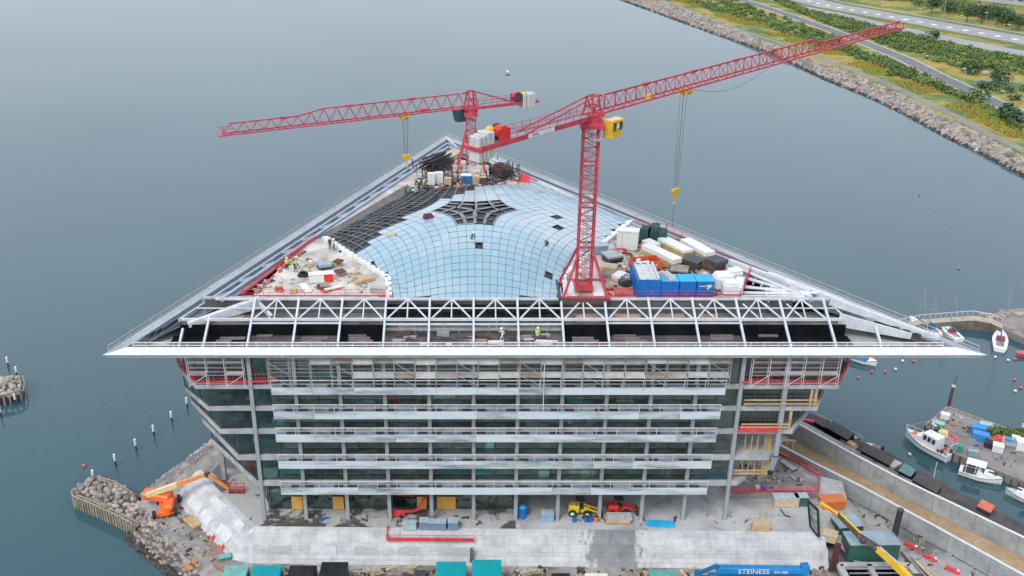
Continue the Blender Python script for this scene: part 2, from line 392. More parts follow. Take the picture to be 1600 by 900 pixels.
ws = N.new('ShaderNodeMapRange'); ws.inputs[1].default_value = .4; ws.inputs[2].default_value = .66; ws.inputs[3].default_value = .035; ws.inputs[4].default_value = .12; L.new(wn_(.022, (1, .35, 1), 4), ws.inputs[0]); L.new(ws.outputs[0], bp.inputs['Strength'])
L.new(ad.outputs[0], bp.inputs['Height']); L.new(bp.outputs[0], b.inputs['Normal'])
structure(MB().poly([(-3500, -600, 0), (3500, -600, 0), (3500, 5000, 0), (-3500, 5000, 0)]), 'water', wm)

# ---- far shore -----------------------------------------------------
sh_w = PL([(900, -28), (969, 0), (1105, 50), (1204, 83), (1287, 124), (1353, 151), (1410, 177), (1476, 214), (1538, 243), (1600, 276), (1800, 375)], -.3)
sh_r = PL([(955, -28), (1022, 0), (1105, 27), (1187, 62), (1237, 82), (1311, 109), (1394, 142), (1476, 184), (1538, 214), (1600, 247), (1800, 340)], 3)
GM = ground_mat('grassland', [(.30, (.06, .115, .025)), (.45, (.125, .18, .035)), (.52, (.30, .26, .055)), (.58, (.42, .28, .06)), (.68, (.10, .15, .03))], scale=.045, fine=.6, fvar=.35, bump=.6)
land = [tuple(p) for p in sh_r] + [(900, 200, 3), (3500, 200, 3), (3500, 5000, 3), (sh_r[0].x - 330, 5000, 3)]
structure(MB().poly(land), 'shore_ground', GM)
GRAVEL = ground_mat('rock_bed', [(.3, (.10, .09, .085)), (.7, (.2, .18, .165))], scale=.3, fine=1.5)
mb = MB()
for k in range(len(sh_w) - 1): mb.add([sh_w[k], sh_w[k + 1], sh_r[k + 1] + V((0, 0, .02)), sh_r[k] + V((0, 0, .02))], [(0, 1, 2, 3)])
structure(mb, 'shore_slope', GRAVEL)

def rock_templates():
    T = []
    for i in range(8):
        bm = bmesh.new(); bmesh.ops.create_icosphere(bm, subdivisions=1, radius=1)
        sc = (random.uniform(.8, 1.25), random.uniform(.7, 1.1), random.uniform(.5, .8))
        vs = [V((v.co.x * sc[0], v.co.y * sc[1], v.co.z * sc[2])) * random.uniform(.75, 1.15) for v in bm.verts]
        bm.verts.index_update()
        T.append((vs, [tuple(v.index for v in f.verts) for f in bm.faces])); bm.free()
    return T
RT = rock_templates()
def rock(mb, p, r):
    vs, fs = random.choice(RT); a = random.uniform(0, 6.28); c, s_ = math.cos(a) * r, math.sin(a) * r
    mb.add([(p[0] + v.x * c - v.y * s_, p[1] + v.x * s_ + v.y * c, p[2] + v.z * r) for v in vs], fs)
def rockband(mb, A, B, n, r0, r1, tmax=1, sep=0):
    done = []
    for _ in range(n):
        t = random.random() * tmax; s_ = random.random()
        p = interp(A, t).lerp(interp(B, t), s_)
        r = random.uniform(r0, r1)
        if sep:
            if any((p.x - a) ** 2 + (p.y - b_) ** 2 > 0 and (p.x - a) ** 2 + (p.y - b_) ** 2 < (sep * (r + r2)) ** 2 for a, b_, r2 in done): continue
            done.append((p.x, p.y, r))
        rock(mb, p + V((0, 0, random.uniform(-.1, .3 if not sep else .1))), r)
mb = MB()
rockband(mb, sh_w, sh_r, 8200, .45, 1.1)
tag(mb.build('shore_rocks', ROCKM), 'long band of pinkish grey boulders along the far shoreline', 'rocks', kind='stuff')
mb = MB()
rockband(mb, [p - V((0, 0, .1)) for p in sh_w], [p.lerp(q, .06) for p, q in zip(sh_w, sh_r)], 900, .8, 1.4)
tag(mb.build('tide_rocks', mat('wet_rock', (.035, .033, .03), .6, var=.4)), 'dark wet boulders at the foot of the far shoreline', 'rocks', kind='stuff')

def ribbon(name, pts, width, z, m, kind='structure'):
    pts = smooth_line([V((p.x, p.y, z)) for p in pts], 60); mb = MB(); Lf = []; Rt = []
    for k, p in enumerate(pts):
        d = (pts[min(k + 1, 60)] - pts[max(k - 1, 0)]); n = V((d.y, -d.x, 0)).normalized() * width / 2
        Lf.append(p - n); Rt.append(p + n)
    for k in range(60): mb.add([Lf[k], Lf[k + 1], Rt[k + 1], Rt[k]], [(3, 2, 1, 0)])
    return structure(mb, name, m), pts, Lf, Rt
ASPH = ground_mat('asphalt', [(.35, (.135, .14, .15)), (.65, (.185, .19, .2))], scale=.08, fine=1.2, fvar=.15, bump=.1)
ASPL = ground_mat('pale_asphalt', [(.35, (.27, .27, .28)), (.65, (.36, .355, .36))], scale=.05, fine=.8, fvar=.12, bump=.1)
PATHM = ground_mat('path_gravel', [(.35, (.2, .19, .17)), (.65, (.29, .27, .24))], scale=.1, fine=1)
KERB = mat('kerb_stone', (.50, .50, .48), .8, var=.15, scale=.2)
path_px = [(960, -28), (1097, 25), (1171, 52), (1253, 78), (1311, 101), (1394, 134), (1476, 173), (1538, 206), (1600, 235), (1760, 310)]
ribbon('gravel_path', PL(path_px, 3), 4.0, 3.03, PATHM)
road_px = [(1040, -40), (1171, 4), (1229, 23), (1291, 45), (1353, 68), (1414, 93), (1476, 124), (1538, 153), (1600, 181), (1760, 255)]
_, rc, rl, rr = ribbon('road', PL(road_px, 3), 8.2, 3.05, ASPH)
for nm, ln in (('kerb', rl), ('kerb', rr)):
    mb = MB()
    for a, b_ in zip(ln, ln[1:]): mb.bar(a + V((0, 0, .06)), b_ + V((0, 0, .06)), .6, .22)
    structure(mb, nm, KERB)
hl_px = [(1150, -18), (1300, 21), (1344, 31), (1389, 42), (1433, 51), (1522, 69), (1600, 84), (1760, 118)]
ribbon('slip_road', PL(hl_px, 3), 13, 3.05, ASPL)
hu_px = [(1150, -26), (1300, 9.5), (1400, 27), (1500, 45), (1600, 63), (1760, 94)]
_, hc, hl_, hr_ = ribbon('highway', PL(hu_px, 3), 27, 3.05, ASPL)
mb = MB()
LINE = mat('road_paint', (.78, .78, .76), .6, var=.08)
for k in range(26):
    p = interp(hc, .14 + k * .033); q = interp(hc, .14 + k * .033 + .010); d = (q - p).normalized(); n = V((d.y, -d.x, 0))
    for o_, w_ in ((1.5, 1.5),):
        mb.poly([p + n * (o_ - w_) + V((0, 0, .006)), p + n * (o_ + w_) + V((0, 0, .006)), q + n * (o_ + w_) + V((0, 0, .006)), q + n * (o_ - w_) + V((0, 0, .006))][::-1])
structure(mb, 'road_marking', LINE)
VERGE = ground_mat('verge_grass', [(.3, (.11, .14, .04)), (.7, (.2, .2, .07))], scale=.2, fine=1)
for ln in (hl_, hr_):
    ribbon('verge', [p for p in ln], 5.5, 3.08, VERGE)
ribbon('gravel_path', PL([(1480, 158), (1520, 126), (1560, 126), (1600, 130), (1700, 140)], 3)[1:], 3.2, 3.04, PATHM)
# guard rails along the highway
GR = mat('guard_rail', (.5, .51, .5), .5, metal=.2)
for ln, lab in ((hl_, 'steel guard rail on the bush side of the far highway'), (hr_, 'steel guard rail between the far highway and its slip road')):
    t = thing('guard_rail', lab, 'guard rail', tuple(ln[30]))
    mb = MB(); mp = MB()
    for a, b_ in zip(ln, ln[1:]):
        mb.bar(a + V((0, 0, .8)), b_ + V((0, 0, .8)), .12, .4)
    for k in range(0, 60): mp.bar(ln[k], ln[k] + V((0, 0, .75)), .15)
    mb.build('beam', GR, t); tag(mp.build('post', GR, t), kind='stuff')

# shrubs, trees --------------------------------------------------------
def leaf_blob(mb, c, rx, ry, rz, n, q):
    lob = [(V((random.uniform(-.55, .55) * rx, random.uniform(-.55, .55) * ry, random.uniform(-.1, .5) * rz)), random.uniform(.4, .75)) for _ in range(5)]
    for _ in range(n):
        o, k = random.choice(lob)
        d = V((random.gauss(0, 1), random.gauss(0, 1), random.gauss(0, 1) + .25)).normalized()
        rr_ = k * random.uniform(.6, 1.05)
        p = V(c) + o + V((d.x * rx, d.y * ry, d.z * rz)) * rr_
        if p.z < c[2] - rz * .5: continue
        nrm = (d + V((random.uniform(-.7, .7), random.uniform(-.7, .7), random.uniform(-.4, .9)))).normalized()
        a = nrm.orthogonal().normalized(); b_ = nrm.cross(a); s_ = q * random.uniform(.6, 1.3)
        mb.add([p - a * s_ - b_ * s_ * .6, p + a * s_ - b_ * s_ * .5, p + a * s_ * .7 + b_ * s_ * .7, p - a * s_ * .8 + b_ * s_ * .6], [(0, 1, 2, 3)])
LEAF3 = mat('leaf_yellowish', (.10, .15, .04), .75, var=.35, scale=.10, col2=(.20, .26, .07))
def belt(name, A, B, n, r0, r1, m, label, dens=70, hz=.75):
    A = PL(A, 3); B = PL(B, 3); mb = MB()
    for _ in range(n):
        t = random.random(); p = interp(A, t).lerp(interp(B, t), random.random())
        if mnoise.noise(p * .03) < -.36: continue
        r = random.uniform(r0, r1)
        mb.mi(0 if mnoise.noise(p * .06 + V((7, 3, 1))) > -.1 else 1); leaf_blob(mb, (p.x, p.y, 3 + r * .2), r, r, r * hz * random.uniform(.7, 1.1), dens, .42)
    tag(mb.build(name, [m, LEAF3]), label, 'shrubs', kind='stuff')
belt('shrub_belt', [(1135, -12), (1187, 19), (1237, 31), (1290, 54), (1332, 72), (1394, 99), (1435, 116), (1476, 138), (1520, 158), (1600, 197)],
     [(1030, -12), (1105, 14), (1187, 40), (1249, 62), (1311, 84), (1373, 104), (1435, 130), (1490, 150), (1540, 172), (1600, 210)], 620, 1.0, 2.8, LEAF, 'belt of green shrubs between the yellow grass and the near road')
belt('shrub_belt', [(1195, -10), (1253, 14), (1352, 38), (1414, 52), (1497, 72), (1600, 92)], [(1225, 8), (1290, 36), (1373, 66), (1435, 90), (1490, 104), (1600, 118)], 1000, 1.1, 3.1, LEAF, 'wide belt of dense bushes between the near road and the slip road', 60, .6)
belt('shrub_belt', [(1530, 132), (1600, 138), (1700, 150)], [(1540, 140), (1600, 165), (1700, 190)], 60, 1.8, 3.6, LEAF2, 'dark shrubs right of the near road, at the edge of the picture')
belt('shrub_belt', [(1330, -22), (1480, 2), (1600, 28), (1700, 44)], [(1340, -8), (1480, 20), (1600, 44), (1700, 60)], 200, 3, 6.5, LEAF2, 'dark wood strip beyond the far highway', 80)
# dry grass tufts
mb = MB()
A = PL([(1000, -20), (1110, 22), (1253, 72), (1394, 128), (1538, 196), (1640, 246)], 3); B = PL([(1020, -25), (1130, 15), (1262, 62), (1394, 108), (1538, 170), (1640, 215)], 3)
for _ in range(5200):
    t = random.random(); p = interp(A, t).lerp(interp(B, t), random.random())
    if mnoise.noise(p * .05) < -.1: continue
    for k in range(3):
        a = random.uniform(0, 6.3); h = random.uniform(.5, 1.3); d = V((math.cos(a), math.sin(a), 0)) * .5
        mb.add([p - d, p + d, p + d * .6 + V((random.uniform(-.3, .3), random.uniform(-.3, .3), h))], [(0, 1, 2)])
tag(mb.build('dry_grass', mat('straw', (.62, .42, .09), .9, var=.4, scale=.05, col2=(.27, .33, .06))), 'yellow dry grass between the gravel path and the shrubs', 'grass', kind='stuff')
# single shrubs one can tell apart
SHB = []
for i in range(3):
    mb = MB(); leaf_blob(mb, (0, 0, 1.3), 3, 3, 2.6, 220, .4)
    SHB.append(mb)
def shrub(px, py, sc, k, label):
    t = thing('shrub', label, 'shrub', tuple(P(px, py, 3)), random.uniform(0, 6), 'single shrubs on the far shore')
    src = shrub_src.get(k)
    if src is None:
        o = SHB[k].build('foliage', [LEAF, LEAF2, LEAF2][k], t, local=True); shrub_src[k] = o
        s_ = MB(); s_.tube((0, 0, -.2), (0, 0, 1.2), .18, .1); shrub_src[(k, 's')] = s_.build('stem', BARK, t, local=True)
    else:
        for q in (src, shrub_src[(k, 's')]):
            c = q.copy(); COL.objects.link(c); c.parent = t
    t.scale = (sc, sc, sc * .9)
shrub_src = {}
shrub(1512, 116, 1.7, 1, 'round dark shrub on the grass beside the small side path')
shrub(1562, 132, 1.6, 2, 'dark shrub standing below the curve of the side path')
shrub(1524, 157, 1.4, 0, 'green shrub at the lower end of the shrub row by the road')
shrub(1570, 187, 1.8, 1, 'large dark shrub between path and road at the right edge')
shrub(1588, 196, 1.5, 2, 'dark shrub nearest the right edge of the picture')
shrub(1300, 72, 1.3, 1, 'dark shrub beside the near road behind the red jib')
shrub(1458, 60, 1.3, 2, 'dark shrub standing proud at the slip road edge')
shrub(1391, 118, 1.0, 0, 'small reddish green shrub alone in the yellow grass')
def tree(px, py, h, label):
    t = thing('tree', label, 'tree', tuple(P(px, py, 3)), random.uniform(0, 6), 'trees beyond the highway')
    mb = MB(); mb.tube((0, 0, -.3), (0, 0, h * .55), .35, .15)
    for k in range(4):
        a = k * 1.6; mb.tube((0, 0, h * .3), (math.cos(a) * h * .22, math.sin(a) * h * .22, h * .65), .14, .05, 5)
    mb.build('trunk', BARK, t, local=True)
    mb = MB(); leaf_blob(mb, (0, 0, h * .58), h * .42, h * .42, h * .42, 420, .5); mb.build('crown', LEAF2, t, local=True)
for px, py, h, lab in ((1455, 20, 9, 'broad dark tree at the left end of the row beyond the highway'), (1482, 23, 8, 'dark tree left of the tall mast beyond the highway'), (1510, 35, 11, 'big round tree behind the second lamp beyond the highway'),
                       (1533, 37, 10, 'dark tree right of the big round tree beyond the highway'), (1556, 40, 10, 'yellowish green tree near the right end of the tree row'), (1572, 42, 9, 'dark tree below the yellowish tree beyond the highway'), (1590, 47, 8, 'last small tree of the row at the right edge')):
    tree(px, py, h, lab)
# lamps
def lamp(px, py, h, label, arm=1.6, group=None):
    p = P(px, py, 3); t = thing('street_lamp', label, 'street lamp', tuple(p), 0, group)
    MB().tube((0, 0, 0), (0, 0, h), .16, .09, 6).build('pole', GSTEEL, t, local=True)
    m_ = MB().bar((0, 0, h), (-arm * .8, -arm * .5, h + .2), .1); m_.build('arm', GSTEEL, t, local=True)
    MB().cbox((-arm * .9, -arm * .55, h + .1), 1.2, .6, .22).build('lamp_head', WHITE, t, local=True)
for k, (x, y) in enumerate([(1320, 18), (1377, 29), (1436, 41), (1500, 53), (1573, 68)]):
    lamp(x, y, 9.5, f'grey street lamp by the near edge of the far highway, {ORD[k]} from the left', group='lamps along the highway')
for k, (x, y) in enumerate([(1447, 114), (1505, 135), (1564, 173)]):
    lamp(x, y, 7.5, f'grey street lamp on the far kerb of the near road, {ORD[k]} from the left', group='lamps along the near road')
lamp(1473, 32, 14, 'tall floodlight mast beyond the highway', .8)
lamp(1287, 23, 7.5, 'street lamp beside the near road just left of the jib tip', group='lamps along the near road')
lamp(1539, 40, 7, 'short lamp post among the dark trees beyond the highway', .9)
t = thing('park_bench', 'small wooden bench in front of the bushes by the side path', 'bench', tuple(P(1535, 117, 3)))
MB().box(-2.5, 2.5, -.5, .5, .75, .95).build('seat', WOODL, t, local=True); MB().box(-2.5, 2.5, .5, .62, 1.0, 1.9).build('backrest', WOODL, t, local=True)
for sx in (-2.1, 2.1): MB().box(sx - .1, sx + .1, -.45, .45, 0, .75).build('leg', WOODG, t, local=True)
# railway and long grey building at the top right
ribbon('railway_bed', PL([(1400, -16), (1500, 4), (1600, 24), (1760, 54)], 3), 7, 3.1, ground_mat('ballast', [(.3, (.13, .10, .085)), (.7, (.2, .16, .13))], fine=1.5))
a, b_ = P(1490, -4, 3), P(1720, 24, 3)
t = thing('long_shed', 'long low grey building at the top right corner beyond the railway', 'building', tuple(a))
mb = MB(); d = (b_ - a).normalized(); n = V((-d.y, d.x, 0))
mb.hexa([a, b_, b_ + n * 22, a + n * 22], [p + V((0, 0, 7)) for p in (a, b_, b_ + n * 22, a + n * 22)]); mb.build('wall', mat('shed_wall', (.38, .4, .43), .7), t)
mb = MB(); mb.hexa([p + V((0, 0, 7)) for p in (a - n, b_ - n, b_ + n * 23, a + n * 23)], [p + V((0, 0, 7.6)) for p in (a - n, b_ - n, b_ + n * 23, a + n * 23)]); mb.build('roof', mat('shed_roof', (.5, .5, .5), .7), t)
for k in range(14):
    p = a.lerp(b_, .04 + k * .07); q = a.lerp(b_, .04 + k * .07 + .035)
    MB().hexa([p - n * .05 + V((0, 0, 2.5)), q - n * .05 + V((0, 0, 2.5)), q + n * .05 + V((0, 0, 2.5)), p + n * .05 + V((0, 0, 2.5))],
              [p - n * .05 + V((0, 0, 5)), q - n * .05 + V((0, 0, 5)), q + n * .05 + V((0, 0, 5)), p + n * .05 + V((0, 0, 5))]).build('window', GLASS2, t)

# ---- the building's headland: yard, plinth, walls ------------------------------
YARDM = ground_mat('yard_concrete', [(.36, (.13, .115, .105)), (.45, (.26, .245, .23)), (.56, (.38, .37, .355)), (.7, (.25, .225, .20))], scale=.14, fine=1.6, fvar=.3, wetrough=(.38, .5))
yl = PL([(372, 985), (313, 900), (240, 822), (217, 788), (228, 768), (300, 712), (338, 692)], ZY)
yr = PL([(1262, 662), (1600, 846), (1760, 925)], ZY)
yard = [tuple(p) for p in yl] + [(-14, 216, ZY), (2, 216, ZY)] + [tuple(p) for p in yr] + [(135, 60, ZY), (-42, 60, ZY)]
mb = MB(); mb.prism([(p[0], p[1]) for p in yard], -3, ZY); structure(mb, 'yard_ground', YARDM)
# terrace level the building stands on
tl0, tl1 = P(400, 822, ZP), P(322, 746, ZP)
tr0 = P(1288, 831, ZP)
PLAZA = ground_mat('plaza_concrete', [(.40, (.085, .08, .075)), (.455, (.13, .125, .12)), (.475, (.37, .365, .355)), (.62, (.43, .425, .415)), (.72, (.30, .295, .285))], scale=.17, fine=1.8, fvar=.2, wetrough=(.44, .48))
PLAZA2 = ground_mat('plaza_grey', [(.30, (.25, .25, .25)), (.40, (.33, .33, .33)), (.48, (.42, .42, .42)), (.6, (.47, .47, .465)), (.72, (.33, .33, .328))], scale=.2, fine=2, fvar=.2)
cx0, cx1 = P(806, 822, ZP).x, tr0.x
c0 = tl0.lerp(tr0, (cx0 - tl0.x) / (tr0.x - tl0.x))
mb = MB(); mb.prism([(p[0], p[1]) for p in (tl0, c0, V((cx0, 150, 0)), V((-28, 150, 0)), V((-38, 136, 0)), tl1)], ZY - .5, ZP); structure(mb, 'plaza', PLAZA)
rk1 = P(1312, 776, ZP)
mb = MB(); mb.prism([(p[0], p[1]) for p in (c0, tr0, rk1, P(1205, 690, ZP), V((48, 150, 0)), V((cx0, 150, 0)))], ZY - .5, ZP + .004); structure(mb, 'plaza', PLAZA2)
FRONTW = concrete_wall('front_wall_concrete', (.56, .57, .575), 2.95, 1.3, wet=(50.5, 4.4), stain=.38)
LEFTW = concrete_wall('left_wall_concrete', (.53, .54, .55), 2.6, 1.3, stain=.45)
def step_wall(name, label, tops, outs, m, parts):
    """sloped, stepped concrete wall; outs: (drop, run) of each ledge line below the top edge"""
    t = thing(name, label, 'concrete wall', tuple(tops[0]))
    nrm = []
    for k, p in enumerate(tops):
        a = tops[max(k - 1, 0)]; b_ = tops[min(k + 1, len(tops) - 1)]; d = (b_ - a).normalized(); nrm.append(V((d.y, -d.x, 0)))
    prev = tops; v0 = 0.0
    for (dz, run), pn in zip(outs, parts):
        cur = [p + n * run - V((0, 0, dz)) for p, n in zip(tops, nrm)]
        v0 -= (prev[0] - cur[0]).length; uvwall(pn, prev, cur, m, 0, parent=t, v0=v0); prev = cur
    return t, prev
fw, fbot = step_wall('flood_wall', 'long pale concrete wall sloping down in front of the building', [tl0, tl0.lerp(c0, .5), c0, c0.lerp(tr0, .5), tr0],
          [(.10, .95), (1.25, 1.35), (1.38, 2.45), (2.6, 2.95), (3.6, 3.9)], FRONTW, ['coping', 'upper_face', 'ledge', 'panel_face', 'lower_face'])
lw, lbot = step_wall('flood_wall', 'sloping concrete wall with pale panels at the left corner of the building', [tl1 + V((-1.2, 2.2, 0)), tl1, tl1.lerp(tl0, .5), tl0],
          [(.1, .9), (.9, 1.9), (1.6, 2.5), (2.6, 3.4), (3.6, 4.6)], LEFTW, ['coping', 'upper_face', 'ledge', 'panel_face', 'lower_face'])
# mitre where the two walls meet
nf = V(((c0 - tl0).normalized().y, -(c0 - tl0).normalized().x, 0)); dl = (tl0 - tl1).normalized(); nl = V((dl.y, -dl.x, 0))
mb = MB(); pa, pb = tl0, tl0
for (dz, run), (dz2, run2) in zip([(.10, .95), (1.25, 1.35), (1.38, 2.45), (2.6, 2.95), (3.6, 3.9)], [(.1, .9), (.9, 1.9), (1.6, 2.5), (2.6, 3.4), (3.6, 4.6)]):
    qa, qb = tl0 + nl * run2 - V((0, 0, dz2)), tl0 + nf * run - V((0, 0, dz))
    mb.add([pa, pb, qb, qa] if pa != pb else [pa, qb, qa], [(3, 2, 1, 0)] if pa != pb else [(2, 1, 0)]); pa, pb = qa, qb
mb.build('corner_face', mat('concrete_corner', (.46, .47, .475), .8, var=.25, scale=.6, detail=9), fw)
# right end of the front wall
dr = (rk1 - tr0)
mb = MB(); q = [tr0] + [tr0 + nf * r_ - V((0, 0, dz)) for dz, r_ in [(.10, .95), (1.25, 1.35), (1.38, 2.45), (2.6, 2.95), (3.6, 3.9)]] + [tr0 - V((0, 0, 3.6))]
mb.poly([p + V((.01, 0, 0)) for p in q][::-1]); mb.build('end_face', CONC, fw)
# pale cast panels set in the two walls
def panel_on(parent, a, b_, c_, d_, name='inset_panel', m=None, lift=.02):
    n = (b_ - a).cross(d_ - a).normalized()
    if n.z < 0: n = -n
    MB().hexa([a - n * .02, b_ - n * .02, c_ - n * .02, d_ - n * .02], [a + n * lift, b_ + n * lift, c_ + n * lift, d_ + n * lift]).build(name, m or CONCL, parent)
def wallpt(tops_a, tops_b, u, n, dz0, r0, dz1, r1, s_):
    p = tops_a.lerp(tops_b, u); return p + n * (r0 + (r1 - r0) * s_) - V((0, 0, dz0 + (dz1 - dz0) * s_))
PANG = mat('panel_grey', (.40, .41, .42), .75, var=.18, scale=.8, stretch=(1, 1, 6)); PANL = mat('panel_pale', (.54, .555, .57), .7, var=.16, scale=.8, detail=9)
W = (tr0 - tl0).length
for k, (px0, px1, mm) in enumerate([(424, 460, PANG), (489, 527, PANL), (556, 592, PANG), (623, 658, PANG), (687, 722, PANG), (754, 790, PANL)]):
    u0 = (P(px0, 846, 3.8).x - tl0.x) / (tr0.x - tl0.x); u1 = (P(px1, 846, 3.8).x - tl0.x) / (tr0.x - tl0.x)
    pts = [wallpt(tl0, tr0, u, nf, 1.38, 2.45, 2.6, 2.95, s_) for u, s_ in ((u0, .95), (u1, .95), (u1, .05), (u0, .05))]
    panel_on(fw, *pts, m=mm)
for k, (u0, u1, s0, s1) in enumerate([(.02, .26, .05, .95), (.30, .48, .1, .98), (.62, .84, .0, .9)]):
    pts = [wallpt(tl1, tl0, u, nl, 1.6, 2.5, 3.6, 4.6, s_) for u, s_ in ((u0, s1 * .6), (u1, s1 * .6), (u1, s0), (u0, s0))]
    panel_on(lw, *pts, m=PANL)
for k in range(3):
    u0 = .30 + k * .24
    pts = [wallpt(tl1, tl0, u, nl, .1, .9, .9, 1.9, s_) for u, s_ in ((u0, .9), (u0 + .12, .9), (u0 + .12, .1), (u0, .1))]
    panel_on(lw, *pts, m=PANG if k % 2 else PANL)

# right hand flood walls and the sand strip between them
ZYR, ZS = 3.4, 5.2
WALL2 = concrete_wall('quay_wall_concrete', (.37, .385, .395), 6.0, 6.0, dark=.55, stain=.5, joint=.05)
CAP = mat('coping_pale', (.62, .63, .63), .7, var=.1)
it = PL([(1205, 689), (1268, 722), (1340, 758), (1470, 828), (1600, 900), (1760, 988)], ZS + 1.1)
uvwall('inner_flood_wall', it, [V((p.x, p.y, ZYR)) for p in it], WALL2, .45, CAP)
tag(bpy.data.objects['inner_flood_wall'], 'lower concrete wall with a pale coping along the near side of the sand strip', 'concrete wall')
ot = PL([(1200, 638), (1240, 659), (1325, 706), (1411, 751), (1500, 793), (1600, 841), (1760, 918)], ZS + 2.9)
uvwall('outer_flood_wall', ot, [V((p.x, p.y, ZS)) for p in ot], WALL2, .45, CAP)
tag(bpy.data.objects['outer_flood_wall'], 'tall concrete wall with a white coping between the sand strip and the harbour', 'concrete wall')
mb = MB(); lo = [V((p.x, p.y, 0)) for p in ot]; hi = [V((p.x, p.y, ZS + 2.9)) for p in ot]
back = []
for k, p in enumerate(lo):
    d = (lo[min(k + 1, len(lo) - 1)] - lo[max(k - 1, 0)]).normalized(); back.append(V((-d.y, d.x, 0)) * .45)
SAND = ground_mat('sand', [(.35, (.35, .25, .145)), (.65, (.47, .34, .21))], scale=.25, fine=1.5, fvar=.2, bump=.4)
sb = []
mb = MB()
for k in range(40):
    a0, a1 = interp(it, k / 40), interp(it, (k + 1) / 40); b0, b1 = interp(ot, k / 40), interp(ot, (k + 1) / 40)
    mb.add([V((a0.x, a0.y, ZS)), V((a1.x, a1.y, ZS)), V((b1.x, b1.y, ZS)), V((b0.x, b0.y, ZS))], [(0, 1, 2, 3)])
structure(mb, 'sand_strip', SAND)
# right yard, sloping down from the plaza
RYM = ground_mat('ramp_concrete', [(.36, (.15, .15, .148)), (.45, (.22, .22, .215)), (.5, (.33, .33, .325)), (.7, (.40, .395, .39))], scale=.12, fine=1.4, fvar=.25, wetrough=(.4, .52))
ry = [tuple(rk1), tuple(tr0)] + [tuple(V((tr0.x + 3.6, tr0.y - 5, ZYR))), tuple(P(1330, 960, ZYR)), tuple(P(1660, 990, ZYR))] + [(p.x - .1, p.y - .1, ZYR) for p in it[5:1:-1]]
mb = MB(); cpt = P(1380, 860, ZYR)
mb.add(ry + [tuple(cpt)], [(k, (k + 1) % len(ry), len(ry)) for k in range(len(ry))]); structure(mb, 'yard_ramp', RYM)
# walkway on the harbour side
we = PL([(1235, 632), (1251, 641), (1287, 660), (1347, 690), (1396, 711), (1430, 732), (1464, 749), (1502, 772), (1540, 787), (1574, 805), (1600, 821), (1760, 905)], 1.5)
mb = MB()
for k in range(40):
    a0, a1 = interp(ot, k / 40), interp(ot, (k + 1) / 40); b0, b1 = interp(we, k / 40), interp(we, (k + 1) / 40)
    mb.add([V((a0.x, a0.y, 1.5)), V((a1.x, a1.y, 1.5)), b1, b0], [(0, 1, 2, 3)]); mb.add([b0, b1, V((b1.x, b1.y, -1)), V((b0.x, b0.y, -1))], [(0, 1, 2, 3)])
structure(mb, 'quay_walkway', ground_mat('old_planks', [(.35, (.05, .047, .045)), (.65, (.105, .098, .09))], scale=.4, fine=2))

# ---- rocks round the headland, groynes ------------------------------------------
mb = MB()
o_ = PL([(200, 838), (230, 872), (262, 893), (300, 925), (350, 980)], -.2); i_ = PL([(222, 795), (248, 825), (275, 855), (306, 893), (352, 955)], 2)
rockband(mb, o_, i_, 9000, .4, .85, 1, .55)
tag(mb.build('shore_rocks', ROCKM), 'slope of grey brown boulders between the left yard and the water', 'rocks', kind='stuff')
mb = MB(); rockband(mb, PL([(215, 778), (252, 748), (300, 712), (335, 684), (352, 664)], -.2), PL([(240, 775), (275, 745), (322, 705), (345, 690), (360, 675)], 2), 4500, .35, .75, 1, .55)
tag(mb.build('shore_rocks', ROCKM), 'narrow row of boulders along the water behind the orange lift', 'rocks', kind='stuff')
mb = MB(); rockband(mb, [p - V((.3, .3, .1)) for p in o_], [p.lerp(q, .14) for p, q in zip(o_, i_)], 260, .3, .75)
tag(mb.build('tide_rocks', MATS['wet_rock']), 'dark wet stones at the waterline below the left yard', 'rocks', kind='stuff')
RB = ground_mat('rubble_bed', [(.3, (.06, .055, .05)), (.7, (.14, .125, .115))], scale=.6, fine=2)  # bed coloured dark to paint in the shade between the boulders
mb = MB()
for k in range(24):
    a0, a1, b0, b1 = interp(o_, k / 24), interp(o_, (k + 1) / 24), interp(i_, k / 24), interp(i_, (k + 1) / 24)
    mb.add([a0, a1, b1, b0], [(0, 1, 2, 3)])
structure(mb, 'rock_slope', RB)
PILE = mat('pile_wood', (.30, .26, .20), .85, var=.35, scale=1.5, stretch=(1, 1, .3))
